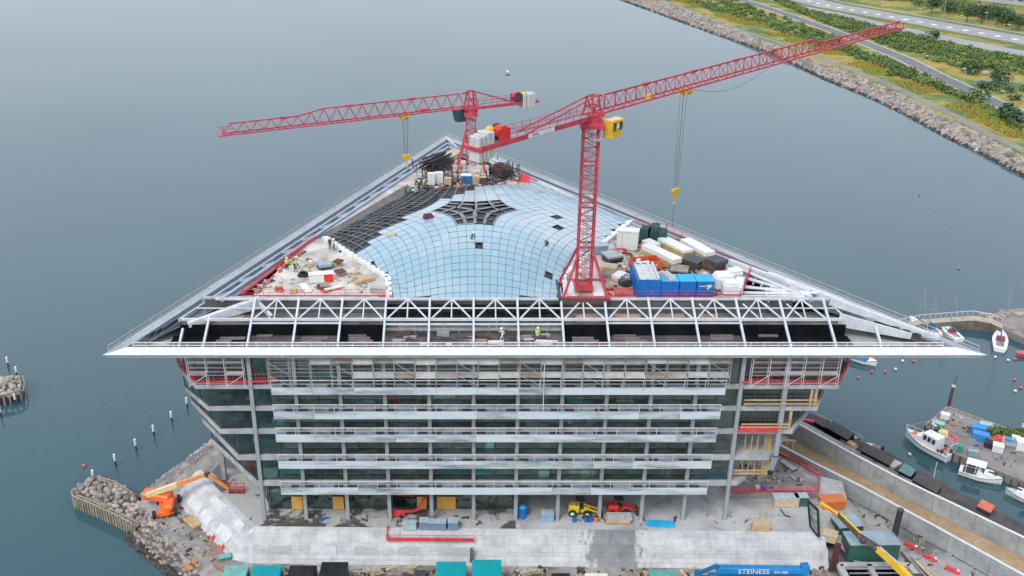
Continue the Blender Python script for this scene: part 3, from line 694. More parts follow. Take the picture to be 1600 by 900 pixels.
def groyne(outline, palis, label, nrock, rlabel, rails=True, npile=26):
    t = thing('groyne', label, 'groyne', tuple(P(*outline[0], 0)))
    poly = PL(outline, 1.2); mb = MB(); mb.prism([(p.x, p.y) for p in poly], -1, 1.2); mb.build('core', RB, t)
    q = PL(palis, 1.9)
    for k in range(npile):
        p = interp(q, k / (npile - 1)); h = random.uniform(-.15, .25)
        MB().tube((p.x, p.y, -1.5), (p.x, p.y, 2.0 + h), random.uniform(.17, .23), n=6).build('pile', PILE, t)
    if rails:
        mb = MB(); mb.path([p + V((0, 0, .35)) for p in q], .12); mb.path([p + V((.45, .5, .15)) for p in q], .12); mb.build('waling', PILE, t)
    mb = MB(); n = len(poly); xs = [p.x for p in poly]; ys = [p.y for p in poly]
    def inside(x, y):
        c = False
        for i in range(n):
            a, b_ = poly[i], poly[i - 1]
            if (a.y > y) != (b_.y > y) and x < (b_.x - a.x) * (y - a.y) / (b_.y - a.y) + a.x: c = not c
        return c
    m = 0; done = []; nrock *= 14
    while m < nrock:
        x, y = random.uniform(min(xs), max(xs)), random.uniform(min(ys), max(ys))
        m += 1; r = random.uniform(.55, 1.0)
        if inside(x, y) and all((x - a) ** 2 + (y - b_) ** 2 > (.62 * (r + r2)) ** 2 for a, b_, r2 in done): rock(mb, (x, y, 1.2 + random.uniform(0, .2)), r); done.append((x, y, r))
    tag(mb.build('groyne_rocks', ROCKM), rlabel, 'rocks', kind='stuff')
    return t
g = groyne([(113, 768), (135, 752), (160, 747), (200, 768), (226, 788), (232, 812), (212, 826), (180, 806), (140, 788), (114, 778)],
       [(113, 768), (114, 777), (140, 788), (180, 806), (209, 821)], 'timber piled groyne filled with boulders at the lower left', 330, 'boulders filling the timber groyne at the lower left')
mb = MB()
q = PL([(152, 745), (180, 752), (208, 770)], 2.6)
for k in range(7): p = interp(q, k / 6); mb.tube(p - V((0, 0, 2.8)), p, .1, n=5)
mb.path(q, .09); mb.path([p - V((0, 0, .5)) for p in q], .09); mb.build('handrail', PILE, g)
groyne([(-60, 598), (0, 590), (28, 589), (33, 603), (32, 614), (0, 622), (-60, 628)], [(30, 590), (33, 602), (31, 613), (0, 621), (-50, 627)], 'short piled groyne at the left edge of the picture', 150, 'boulders on the groyne at the left edge', npile=16)

# ---- mooring posts ------------------------------------------------------------
MPW = mat('post_white', (.80, .80, .79), .5, var=.1)
posts = [(147, 752, 'foremost white mooring post beside the timber groyne'), (181, 727, 'second'), (213, 703, 'third'), (241, 681, 'fourth'), (269, 659, 'fifth'), (293, 637, 'sixth'),
         (27, 588, 'white post at the tip of the left edge groyne'), (13, 573, 'white post above the left edge groyne'), (25, 631, 'white post below the left edge groyne'), (2, 651, 'white post at the very left edge of the water')]
proto = None
for k, (x, y, lab) in enumerate(posts):
    if 1 <= k <= 5: lab = f'white mooring post in the water, {ORD[k]} of the slanting row from the groyne'
    p = P(x, y, 0)
    if proto is None:
        proto = thing('mooring_post', lab, 'mooring post', tuple(p), 0, 'white mooring posts in the water')
        MB().tube((0, 0, .95), (0, 0, 2.15), .2, n=8).build('sleeve', MPW, proto, local=True)
        MB().tube((0, 0, -2), (0, 0, .95), .17, n=8).build('pile', DSTEEL, proto, local=True)
    else: dup(proto, tuple(p), label=lab)

# ---- pier and breakwater on the right ----------------------------------------
PIERM = ground_mat('pier_deck', [(.33, (.19, .165, .155)), (.5, (.26, .235, .22)), (.68, (.31, .285, .27))], scale=.22, fine=2.2, fvar=.22)
pp = PL([(1480, 637), (1600, 681), (1760, 740), (1760, 830), (1600, 752), (1513, 717), (1490, 708), (1446, 666)], 1.5)
t = thing('pier', 'broad grey harbour pier behind the white fishing boat', 'pier', tuple(pp[0]))
mb = MB(); mb.prism([(p.x, p.y) for p in pp], -2, 1.5); mb.build('deck', PIERM, t)
mb = MB()
for a, b_ in ((pp[0], pp[2]), (pp[7], pp[0])): mb.bar(a + V((0, 0, .14)), b_ + V((0, 0, .14)), .35, .28)
mb.build('edge_beam', WOODG, t)
mb = MB()
for a, b_, n_ in ((pp[6], pp[3], 22), (pp[7], pp[6], 10)):
    for k in range(n_): p = a.lerp(b_, k / n_); mb.tube(p + V((-.1, -.15, -3.3)), p + V((-.1, -.15, .1)), .14, n=5)
mb.build('fender_pile', mat('dark_pile', (.06, .055, .05), .8), t)
p = P(1482, 634, 0); t = thing('pier_pile', 'tall brown mooring pile at the outer corner of the pier', 'mooring post', tuple(p), 0)
MB().tube((0, 0, -2), (0.1, 0, 4.0), .28, n=8).build('pile', RUST, t, local=True)
MB().tube((.1, 0, 4.0), (.5, .3, 6.2), .07, n=5).build('rod', RUST, t, local=True); MB().cbox((.1, 0, 4.0), .5, .5, .3).build('cap', WHITE, t, local=True)
bu = PL([(1380, 512), (1440, 499), (1520, 493), (1550, 498), (1568, 506)], 2.0); bl = PL([(1380, 520), (1440, 506), (1520, 500.5), (1548, 505), (1566, 513)], 2.0)
t = thing('breakwater', 'curved stone breakwater at the right edge of the harbour', 'breakwater', tuple(bu[2]))
mb = MB(); mw = MB()
for k in range(20):
    a0, a1, b0, b1 = interp(bu, k / 20), interp(bu, (k + 1) / 20), interp(bl, k / 20), interp(bl, (k + 1) / 20)
    mb.add([a0, a1, b1, b0], [(3, 2, 1, 0)])
    for q0, q1, s_ in ((b0, b1, 1), (a0, a1, 0)):
        l0, l1 = V((q0.x, q0.y - .6 * s_ + .6 * (1 - s_), -1)), V((q1.x, q1.y - .6 * s_ + .6 * (1 - s_), -1)); mw.add([q0, q1, l1, l0], [(3, 2, 1, 0)])
mb.build('deck', mat('breakwater_deck', (.40, .34, .27), .85, var=.35, scale=.5), t); mw.build('face', mat('breakwater_face', (.12, .11, .09), .85, var=.4, scale=.4), t)
mb = MB(); mb.path([p + V((0, .4, .9)) for p in bu], .08)
for k in range(24): p = interp(bu, k / 23); mb.tube(p + V((0, .4, 0)), p + V((0, .4, .9)), .06, n=4)
mb.build('handrail', RAILW, t)
mp_ = PL([(1541, 491), (1600, 486), (1760, 478), (1760, 600), (1600, 528), (1562, 511)], 1.4)
mb = MB(); mb.prism([(p.x, p.y) for p in mp_], -2, 1.4); structure(mb, 'mole_ground', PIERM)
mb = MB(); rockband(mb, PL([(1536, 493), (1570, 488), (1600, 484), (1700, 478)], 0), PL([(1545, 499), (1575, 494), (1600, 491), (1700, 486)], 1.8), 150, .5, 1.0)
rockband(mb, PL([(1560, 516), (1600, 535), (1700, 580)], 0), PL([(1560, 503), (1575, 512), (1600, 518), (1700, 556)], 1.6), 190, .5, 1.0)
tag(mb.build('mole_rocks', ROCKM), 'boulders along both sides of the mole at the right edge', 'rocks', kind='stuff')
# ================================================================== THE BUILDING
B = thing('office_building', 'triangular glass and concrete office building under construction with a white overhanging roof', 'building', (0, 116, ZP))
SL = [(1, 12.1, 11.3), (2, 16.4, 15.6), (3, 20.6, 19.9), (4, 24.2, 23.6), (5, 27.6, 27.0)]
FL = {1: ((402, 755), (332, 685)), 2: ((373, 713), (317, 652)), 3: ((345, 672), (300, 624)), 4: ((326, 637), (289, 603)), 5: ((306, 600), (280, 572))}
FR = {1: ((1150, 755), (1165, 741)), 2: ((1200, 711), (1222, 682)), 3: ((1237, 672), (1262, 640)), 4: ((1276, 634), (1290, 603)), 5: ((1310, 599), (1326, 566))}
def foot(i, z, grow=0.0):
    """plan of a floor: chamfered sharp corners in front, running back to the rear tip"""
    a = PY(*FL[i][0], 116); b_ = P(*FL[i][1], z); c = PY(*FR[i][0], 116); d = P(*FR[i][1], z)
    pts = [(a.x, 116), (c.x, 116), (d.x, max(d.y, 116.8)), (3, 198), (-8, 198), (b_.x, b_.y)]
    if grow:
        cx_ = sum(p[0] for p in pts) / 6; cy_ = sum(p[1] for p in pts) / 6
        pts = [(x + (grow if x > cx_ else -grow), y + (grow if y > cy_ else -grow)) for x, y in pts]
    return pts
def window(A, Bq, z0, z1, n, parent=None, glass=None, fw_=.09, out=None, label=None):
    """one glazed bay: frame with mullions, and its panes as a sub-part"""
    A, Bq = V((A[0], A[1], 0)), V((Bq[0], Bq[1], 0)); d = (Bq - A).normalized(); nn = V((d.y, -d.x, 0))
    f = MB(); up = (0, 0, 1)
    def pt(t, z, o=0): q = A.lerp(Bq, t) + nn * o; return V((q.x, q.y, z))
    for k in range(n + 1):
        t = k / n; f.bar(pt(t, z0), pt(t, z1), fw_, .12, up=nn)
    f.bar(pt(0, z0 + .05), pt(1, z0 + .05), .12, .1); f.bar(pt(0, z1 - .05), pt(1, z1 - .05), .12, .1)
    fo = f.build('window', WINF, parent or B)
    if label: fo['label'] = label
    g = MB()
    for k in range(n):
        e = .012 * random.uniform(-1, 1)
        g.add([pt(k / n, z0 + .06, .0), pt((k + 1) / n, z0 + .06, e), pt((k + 1) / n, z1 - .06, e), pt(k / n, z1 - .06, 0)], [(0, 1, 2, 3)])
    g.build('pane', glass or GLASS, fo)
    return fo
# floor slabs
for i, zt, zb in SL:
    mb = MB(); mb.prism(foot(i, zt, .12), zb, zt); mb.build('floor_slab', CONC, B)
# interior core so that the glazing has no daylight behind it
INT = mat('interior_grey', (.16, .165, .16), .9, var=.3, scale=.3)
mb = MB(); z_prev = 12.1
for (i, zt, zb), ztop in zip(SL, [15.6, 19.9, 23.6, 27.0, 32.4]):
    pts = foot(i, zt); cx_ = sum(p[0] for p in pts) / 6; cy_ = sum(p[1] for p in pts) / 6
    q = [(x + (9 if x < cx_ else -9), y + (9.5 if y < cy_ else -9)) for x, y in pts]
    mb.prism(q, zt + .01, ztop - .01)
mb.build('interior_wall', INT, B)
for (i, zt, zb), ztop in zip(SL, [15.6, 19.9, 23.6, 27.0, 32.4]):
    for k in range(-5, 7):
        if random.random() < .35:
            MB().box(6 * k - .1, 6 * k + .1, 117.2, 125.4, zt + .012, ztop - .012).build('partition', random.choice([INT, CONC, WHITE]), B)
        if random.random() < .8:
            MB().box(6 * k - .25, 6 * k + .25, 121.5, 122, zt + .012, ztop - .012).build('inner_column', COLM, B)
mb = MB(); IM = [WHITE, BLUET, WOOD, GSTEEL, DSTEEL, mat('interior_green', (.1, .4, .33), .6), WOODG, SRED]
for i, zt, zb in SL:
    for k in range(-7, 8):
        for _ in range(random.choice([0, 1, 2, 3, 4])):
            mb.mi(random.choice([0, 0, 1, 2, 3, 3, 4, 5, 6, 6, 7] if random.random() < .5 else [3, 4, 6])); mb.cbox((min(max(6 * k + random.uniform(.6, 5.4), foot(i, zt)[0][0] + 1.8), 34.5), random.uniform(117, 121.5), zt + .014), random.uniform(.4, 2.4), random.uniform(.3, 1.2), random.uniform(.2, 1.3), random.uniform(-.1, .1))
tag(mb.build('stored_materials', IM), 'building materials stored behind the glass on every floor', 'materials', kind='stuff')
# columns
for k in range(-5, 7):
    x = 6.0 * k; mb = MB(); mb.box(x - .25, x + .25, 115.66, 116.14, ZP - .01, 32.3); mb.build('column', COLM, B)
mb = MB(); mb.box(41.7, 42.3, 115.6, 116.1, 16.5, 32.3); mb.build('column', COLM, B)
p = P(351, 748, ZP); mb = MB(); mb.box(p.x - .32, p.x + .32, p.y - .3, p.y + .3, ZP - 2.6, 16.2); mb.build('column', COLM, B)
# glazing of floors 1-5 on the front, the chamfered corner and the left side
zs = {1: (12.1, 15.6), 2: (16.4, 19.9), 3: (20.6, 23.6), 4: (24.2, 27.0), 5: (27.6, 32.3)}
for i in (1, 2, 3, 4, 5):
    z0, z1 = zs[i]; fp = foot(i, z0)
    for k in range(-5, 6):
        window((6 * k + .3, 116.3), (6 * k + 5.7, 116.3), z0, z1, 2, glass=random.choice([GLASS, GLASS, GLASS2]))
    # left corner
    x0 = fp[0][0]; n = max(1, round((-30.3 - x0) / 2.6))
    window((x0 + .1, 116.1), (-30.3, 116.3), z0, z1, n, glass=GLASS2)
    window((fp[5][0], fp[5][1]), (x0 + .05, 116.1), z0, z1, 3 if i > 1 else 2, glass=GLASS2)
    # right end
    xr = fp[1][0]
    if i >= 3:
        e = min(xr - .2, 41.7)
        window((36.3, 116.3), (e, 116.3), z0, z1, 3, glass=GLASS2)
        if xr > 44: window((42.4, 116.3), (xr - .3, 116.3), z0, z1, 3, glass=GLASS2)
        window((xr - .3, 116.2), (fp[2][0] - .2, fp[2][1]), z0, z1, 2, glass=GLASS2)
# ground floor: recessed shop front, orange door boards, open hall on the right
for k in range(-5, 1):
    window((6 * k + .2, 118.4), (6 * k + 5.8, 118.4), ZP + .05, 11.25, 2 if k else 3)
window((-31.0, 121.5), (-29.6, 118.5), ZP + .05, 11.2, 2, glass=GLASS2)
for px0, px1 in ((457, 474), (521, 538), (652, 667), (683, 712)):
    a, b_ = PY(px0, 798, 118.2).x, PY(px1, 798, 118.2).x
    MB().box(a, b_, 118.12, 118.26, ZP + .1, PY(px0, 776, 118.2).z).build('door', PLY, B)
mb = MB(); mb.box(-31, 6.1, 124, 124.4, ZP, 11.3); mb.box(6.1, 6.6, 118.4, 134, ZP, 11.3); mb.box(6.6, 36, 133.6, 134, ZP, 11.3); mb.build('interior_wall', mat('hall_wall', (.12, .12, .12), .8), B)
mb = MB()
for x in (12, 18, 24, 30): mb.box(x - .3, x + .3, 125, 125.6, ZP, 11.29)
mb.build('hall_column', COLM, B)
# timber props under the right corner
mb = MB()
for x, y in ((1184, 690), (1196, 690), (1205, 690), (1165, 690), (1174, 690)):
    q = PY(x, y, 117.0); mb.tube((q.x, 117.0, 12.2), (q.x + random.uniform(-.1, .1), 117.0, 19.9), .1, n=5)
q = PY(1196, 690, 117.4); mb.box(q.x, q.x + .7, 117.3, 117.9, 12.2, 19.9)
for z in (12.9, 13.4): mb.bar((36.6, 116.6, z), (41.5, 116.6, z), .1, .25)
mb.build('timber_prop', WOOD, B)
mb = MB()
for z in (24.9, 25.5, 21.2, 21.7):
    x1 = 46.5 if z > 23 else 43
    mb.bar((36.6, 115.5, z), (x1, 115.5, z), .08, .18)
for x, z in ((45.6, 24.2), (46.2, 24.2), (43.2, 20.6)): mb.box(x, x + .35, 116, 116.3, z, z + 3)
mb.build('edge_board', WOOD, B)
MB().box(36.4, 41.8, 115.55, 115.75, 20.35, 21.35).build('edge_board', SRED, B)['label'] = 'bright red edge board on the lower right bay'
# balconies
bal_px = {5: (606.5, 617), 4: (644, 655), 3: (680, 691), 2: (721.5, 732.5), 1: (763, 773)}
bxr = {5: 33.6, 4: 33.3, 3: 33.1, 2: 32.9, 1: 32.7}
for i, (y0, y1) in bal_px.items():
    z1, z0 = PY(740, y0, 114.5).z, PY(740, y1, 114.5).z; xl, xr = -27.0, bxr[i]
    mb = MB(); n = 11; st = (xr - xl) / n
    for k in range(n):
        mb.mi(1 if random.random() < .3 else 0); mb.box(xl + k * st + .012, xl + (k + 1) * st - .012, 114.5 + random.uniform(-.012, .012), 114.66, z0, z1 + random.uniform(-.02, .02))
    mb.mi(0)
    bal = mb.build('balcony_fascia', [BALC, BALC2], B)
    mb = MB(); mb.box(xl, xr, 114.662, 115.6, z1 - .32, z1 - .14)
    mb.mi(1)
    for k in range(-4, 6):
        for s_ in (-1, 1):
            mb.box(6 * k + s_ * .95 - .62, 6 * k + s_ * .95 + .62, 114.9, 115.5, z1 - .15, z1 - .02)
    mb.build('balcony_floor', [WALK, DSTEEL], bal)
    mb = MB(); zr = z1 + 1.1
    mb.bar((xl, 114.58, zr), (xr, 114.58, zr), .09, .09)
    mb.bar((xl, 114.58, z1 + .55), (xr, 114.58, z1 + .55), .03, .03)
    for k in range(2 * n + 1):
        mb.bar((xl + k * st / 2, 114.58, z1), (xl + k * st / 2, 114.58, zr), .06, .06)
    mb.build('balcony_rail', RAILW, bal)
    for k in range(6 if i < 5 else 0):   # things stored behind the glass show as light patches
        pass

# ------------------------------------------------------------------ roof
Lc, Rc, Ac = V((-48.6, 114.3, 0)), V((67.3, 114.3, 0)), V((-6.4, 222.5, 0))
EZ, RZ = 33.0, 37.0
DF, DL, DR = 9.0, 10.0, 12.5
def tri(df, dl, dr):
    def line(a, b_, d):
        u = (b_ - a).normalized(); n = V((-u.y, u.x, 0)); return a + n * d, u
    def cross(l1, l2):
        (p, u), (q, v) = l1, l2; den = u.x * v.y - u.y * v.x; t = ((q.x - p.x) * v.y - (q.y - p.y) * v.x) / den; return p + u * t
    f, r, l = line(Lc, Rc, df), line(Rc, Ac, dr), line(Ac, Lc, dl)
    return cross(l, f), cross(f, r), cross(r, l)
def at_f(f): return tri(DF * f, DL * f, DR * f)
def zat(p, z): return V((p.x, p.y, z))
def ring(mb, f0, z0, f1, z1, sides='frl'):
    a, b_ = at_f(f0), at_f(f1)
    for k, s_ in enumerate('frl'):
        if s_ in sides:
            j = (k + 1) % 3
            mb.add([zat(a[k], z0), zat(a[j], z0), zat(b_[j], z1), zat(b_[k], z1)], [(0, 1, 2, 3)])
mb = MB(); t0 = tri(.05, .05, .05); mb.prism([(p.x, p.y) for p in tri(.3, .3, .3)], 32.45, 32.75)
roof = mb.build('roof', CONC, B)
a = tri(0, 0, 0); b_ = tri(1.8, 1.8, 1.8); c = tri(.25, .25, .25)
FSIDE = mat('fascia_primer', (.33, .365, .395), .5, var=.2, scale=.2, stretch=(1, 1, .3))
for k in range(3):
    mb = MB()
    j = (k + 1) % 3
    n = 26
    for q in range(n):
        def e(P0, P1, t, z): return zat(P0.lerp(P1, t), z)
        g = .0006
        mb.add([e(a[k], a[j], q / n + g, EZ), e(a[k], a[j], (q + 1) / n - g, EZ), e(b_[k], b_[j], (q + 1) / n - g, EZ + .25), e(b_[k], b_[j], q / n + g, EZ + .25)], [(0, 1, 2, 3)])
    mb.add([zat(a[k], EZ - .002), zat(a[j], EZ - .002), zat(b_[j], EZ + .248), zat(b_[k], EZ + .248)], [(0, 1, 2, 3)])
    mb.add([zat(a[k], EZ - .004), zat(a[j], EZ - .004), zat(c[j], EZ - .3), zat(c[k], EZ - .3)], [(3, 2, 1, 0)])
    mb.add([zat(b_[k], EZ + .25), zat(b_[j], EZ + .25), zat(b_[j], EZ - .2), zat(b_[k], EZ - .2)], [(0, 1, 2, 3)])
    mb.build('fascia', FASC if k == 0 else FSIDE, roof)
F1 = .22
mb = MB(); ring(mb, .19, EZ - .12, .30, EZ - .05); mb.build('gutter', BROWNP, roof)
mb = MB(); ring(mb, .30, EZ - .05, 1.0, 36.1, 'rl'); mb.build('roof_sheet', mat('roof_sheet', (.15, .19, .23), .55, var=.4, scale=.25), roof)
def side_pts(f, k, z):
    a = at_f(f); return zat(a[k], z), zat(a[(k + 1) % 3], z)
def zf(f): return EZ + .3 + (RZ - EZ - .3) * max(0, (f - .2) / .8)
# long members on the two side slopes
mb = MB()
for f, w_, h_, dz in ((.27, .35, .3, .2), (.62, .4, .4, .1), (.98, .5, .6, 0)):
    for k in (1, 2):
        p, q = side_pts(f, k, zf(f) + dz); mb.bar(p, q, w_, h_)
mb.build('edge_beam', BSTEEL, roof)
mb = MB()
for f, dz in ((.36, .05), (.42, .02), (.48, -.02)):
    for k in (1, 2):
        p, q = side_pts(f, k, zf(f) + dz); mb.bar(p, q, .3, .5)
mb.build('channel', DSTEEL, roof)
RAFM = mat('rafter_paint', (.36, .42, .48), .5, var=.15)
for k in (1, 2):
    a0, a1 = side_pts(.2, k, zf(.2)); b0, b1 = side_pts(.98, k, zf(.98))
    L_ = (b1 - b0).length; u = (a1 - a0).normalized(); n = int(L_ / 6)
    for q in range(n + 1):
        p1 = b0 + u * (q * 6.0); t = (p1 - a0).dot(u); p0 = zat(a0 + u * t, zf(.2))
        mb = MB(); mb.bar(p0, p1, .26, .32)
        mid = p0.lerp(p1, .5)
        if q < n: mb.tube(mid, p0 + u * 3 + V((0, 0, .05)), .07, n=4)
        mb.build('rafter', RAFM, roof)
mb = MB()                                                           # perimeter handrail
for k in (1, 2):
    for z in (.55, 1.1):
        p, q = side_pts(.05, k, EZ + z); mb.bar(p, q, .07)
    p, q = side_pts(.05, k, EZ)
    for j in range(53): r_ = p.lerp(q, j / 52); mb.bar(r_, r_ + V((0, 0, 1.1)), .06)
mb.build('edge_rail', mat('edge_rail_paint', (.46, .42, .40), .6), roof)
# front slope
for x in [-39.0, -35.8] + [6 * k for k in range(-5, 10)]:
    y1 = 123.2
    top = 37.0
    if x < -35: y1, top = (118.6, 34.7) if x < -38 else (120.5, 35.6)
    if x > 50: y1, top = 119.4, 35.1
    MB().bar((x, 116.05, 33.35), (x, y1, top), .27, .36).build('rafter', mat('front_rafter', (.50, .55, .60), .5, var=.15), roof)
MX0, MX1, TX0, TX1 = -39.5, 50.5, -31.5, 49.5
def onslope(x, t): return V((x, 116.05 + 7.15 * t, 33.35 + 3.65 * t))
TM = .56
mb = MB(); mb.bar(onslope(MX0, TM), onslope(MX1, TM), .3, .34); mb.bar(onslope(-35.5, 1), onslope(49.5, 1), .26, .3)
mb.bar(onslope(-37.8, .8), onslope(49.5, .8), .14, .14)
for k in range(-5, 9):
    x = 6 * k
    if x + 6 > 51: continue
    m_ = onslope(x + 3, 1)
    mb.tube(onslope(x + .2, TM), m_, .125, n=6); mb.tube(onslope(x + 5.8, TM), m_, .125, n=6); mb.tube(onslope(x + 3, TM), m_, .10, n=6)
    mb.bar(onslope(x, TM), onslope(x, 1.02), .275, .365)
for x0, x1, t in ((-30, -18, .48), (12 + 6, 36, .48), (-12, 12, .46), (-12, 12, .8)):
    mb.tube(onslope(x0, t), onslope(x1, t), .13, n=5)
mb.build('truss', WSTEEL, roof)
mb = MB(); p, q = side_pts(.24, 0, 0)
for z in (33.45, 33.85): mb.bar((p.x, 116.2, z), (q.x, 116.2, z), .1, .14)
for k in range(60):
    x = p.x + (q.x - p.x) * k / 59; mb.bar((x, 116.2, 33.0), (x, 116.2, 33.9), .07)
mb.build('eave_rail', mat('eave_rail_paint', (.60, .55, .55), .6), roof)
# front strip behind the eave: sheets, black membrane, open centre
for x0, x1, m2 in ((-40.5, -30, MEMB), (-30, -18, BROWNP), (-18, -12.1, MEMB), (12.1, 18, MEMB), (18, 36, BROWNP), (36, 50.5, MEMB)):
    MB().box(x0, x1 - .01, 116.6, 119.28, 32.8, 33.35).build('roof_sheet', m2, roof)
mb = MB()
for k in range(-6, 8):
    if -3 < k < 2: continue
    for j in range(3):
        if random.random() < .55:
            x = 6 * k + .5 + random.uniform(0, 2); mb.box(x, x + random.uniform(2, 3.6), 117.2 + j * .8, 117.9 + j * .8, 33.36, 33.42 + .05 * j)
mb.build('roof_board', mat('dull_board', (.16, .135, .135), .75, var=.4, scale=.4), roof)
for x0, x1 in ((-39.6, -12.2), (12.2, 50.2)): MB().box(x0, x1, 119.3, 119.4, 32.8, 34.95).build('membrane', MEMB, roof)
for x0, x1 in ((-39, -12.2), (12.2, 50)): MB().box(x0, x1, 119.45, 123.6, 34.6, 34.8).build('recess_floor', mat('recess_floor', (.15, .145, .145), .85, var=.5, scale=.4), roof)
for x0, x1 in ((14, 17.2), (19.5, 23), (24.8, 29), (-37, -31.5), (31, 33.5)): MB().box(x0, x1, 120.3, 122.9, 34.8, 34.9).build('floor_board', mat('pink_board', (.42, .29, .24), .8, var=.3, scale=.5), roof)
for x0, x1 in ((-37, -12.3), (12.3, 44)): MB().box(x0, x1, 123.3, 123.6, 34.8, 36.75).build('recess_wall', mat('recess_wall', (.10, .10, .105), .85, var=.4, scale=.3), roof)
mb = MB(); mb.box(-12.1, 12.1, 116.6, 123.3, 32.76, 33.1); mb.build('recess_floor', mat('centre_floor', (.12, .11, .105), .85, var=.35, scale=.35), roof)
for k in range(-2, 2): window((6 * k + .1, 123.0), (6 * k + 5.9, 123.0), 33.1, 36.7, 4, parent=roof, glass=GLASS2)
mb = MB()
for z in (34.15, 34.9): mb.bar((-12, 120.4, z - .4), (12, 120.4, z - .4), .12, .45)
for k in range(13): mb.bar((-12 + 2 * k, 120.4, 33.1), (-12 + 2 * k, 120.4, 34.8), .1)
mb.build('inner_rail', mat('inner_rail', (.40, .41, .40), .6, var=.3), roof)
mb = MB(); mb.box(-37.5, 46, 123.6, 124.3, 36.4, 36.95); mb.build('ridge_gutter', mat('ridge_gutter', (.33, .34, .345), .6, var=.3), roof)
mb = MB(); CM = [GSTEEL, WOODG, RUST, WHITE, BROWNP, DSTEEL]
for k in range(46):
    mb.mi(random.choice([0, 0, 1, 2, 3, 4, 4, 5])); mb.cbox((random.uniform(-11.5, 11.5), random.uniform(117.0, 119.9), 33.11), random.uniform(.4, 2.6), random.uniform(.2, .7), random.uniform(.08, .7), random.uniform(-.1, .1))
tag(mb.build('stored_materials', CM), 'boards rails and boxes lying in the open middle of the roof front', 'materials', kind='stuff')
# white box girders at both tips and loose white steel in the right corner
def taper(p, q, w0, h0, w1, h1):
    mb = MB(); p, q = V(p), V(q); d = (q - p).normalized(); x = d.cross(V((0, 0, 1))).normalized(); y = x.cross(d)
    return mb.hexa([p - x * w0 - y * h0, p + x * w0 - y * h0, p + x * w0 + y * h0, p - x * w0 + y * h0], [q - x * w1 - y * h1, q + x * w1 - y * h1, q + x * w1 + y * h1, q - x * w1 + y * h1]).build('box_girder', WSTEEL, roof)
IL, IR, IA = at_f(1)
taper(V((-29.5, 123.8, 36.3)), V((-38.5, 119.4, 34.9)), .5, .75, .3, .35)
taper(V((-32.2, 122.6, 35.6)), V((-38.2, 119.6, 34.6)), .3, .6, .3, .3)
taper(V((-30.5, 124.4, 36.6)), V((-27.5, 121.0, 35.3)), .22, .3, .2, .3)
taper(V((49, 123.0, 36.9)), V((62, 117.3, 33.9)), .5, .55, .3, .3)
taper(V((49.5, 120.4, 35.2)), V((58.5, 117.8, 34.0)), .25, .9, .2, .4)
taper(V((42.5, 131.0, 37.3)), V((50.5, 122.4, 36.8)), .45, .4, .45, .4)
taper(V((38.2, 136, 37.3)), V((47, 125.5, 37.0)), .4, .35, .4, .35)
mb = MB()
ctr = V((47.3, 124.2, 37.2))
for p in ((36.4, 128.5, 36.6), (37, 130, 36.2), (37.6, 132, 36.9), (38.5, 134.5, 37.1), (37.0, 126.4, 36.5), (36.6, 124.9, 36.6)):
    mb.tube(p, ctr + V((random.uniform(-3, 1.5), random.uniform(-.5, 1), random.uniform(-.3, .1))), .24, n=6)
for k in range(16):
    a_ = random.random(); p = V((37.3, 125 + 10 * a_, 36.7)).lerp(ctr, random.uniform(.15, .75)); mb.tube(p + V((0, -1.6, -.3)), p + V((random.uniform(.4, 1.6), 1.5, .1)), .13, n=5)
for k in range(7): mb.tube(onslope(31 + 3 * k, .95) + V((0, 0, -.4)), onslope(33 + 3 * k, .5) + V((0, 1.4, -.2)), .14, n=5)
mb.build('strut', WSTEEL, roof)
mb = MB(); mb.prism([(p.x, p.y) for p in (V((IL.x + 3.5, 124.0, 0)), V((36.8, 124.0, 0)), V((39.6, 134.0, 0)), V((24.5, 157.0, 0)), V((13, 176, 0)), IA + V((3, -8, 0)), IA + V((-1.5, -5, 0)), V((-16.5, 172, 0)), V((-25.8, 148, 0)))], 35.8, 36.8)
mb.build('roof_deck', DECK, roof)
mb = MB(); mb.bar(zat(Ac, 33.6) + V((0, -3.5, 0)), zat(IA, 37.2) + V((1.5, 0, 0)), .35); mb.build('hip_beam', WSTEEL, roof)
# ------------------------------------------------------------------ the curved glass roof
HX = [P(613, 466, 37), P(875, 466, 37), P(876, 430, 37), P(982, 345, 37), P(832, 284, 37), P(640, 300, 37), P(511, 371, 37), P(611, 434, 37)]
HP = [(p.x, p.y) for p in HX]; DC = V((.2, 150.0, 0))
LONG = [(0, 1), (2, 3), (3, 4), (4, 5), (5, 6), (6, 7)]
def pin(x, y):
    c = False
    for i in range(len(HP)):
        a, b_ = HP[i], HP[i - 1]
        if (a[1] > y) != (b_[1] > y) and x < (b_[0] - a[0]) * (y - a[1]) / (b_[1] - a[1]) + a[0]: c = not c
    return c
def clampin(x, y):
    if pin(x, y): return x, y
    best = None
    for i in range(len(HP)):
        a, b_ = V((*HP[i], 0)), V((*HP[i - 1], 0)); d = b_ - a; t = max(0, min(1, (V((x, y, 0)) - a).dot(d) / d.length_squared)); q = a + d * t
        dd = (q - V((x, y, 0))).length
        if best is None or dd < best[0]: best = (dd, q.x, q.y)
    return best[1], best[2]
def domez(x, y):
    h = 4.2
    for i, j in LONG:
        a, b_ = V((*HP[i], 0)), V((*HP[j], 0)); u = (b_ - a).normalized(); d = abs((x - a.x) * u.y - (y - a.y) * u.x)
        h *= 1 - math.exp(-d / 6.5)
    return 37.0 + h
PW, DU, DV = 1.25, 3.45, 4.7
def zof(u, v, s_):
    r_ = math.hypot(u, v); ph = (math.atan2(v, u) if r_ else 0) / 1.5 + s_ * math.pi * 2 / 3
    r_ = r_ ** (1 / PW)
    return DC.x + r_ * math.sin(ph) , DC.y - r_ * math.cos(ph)
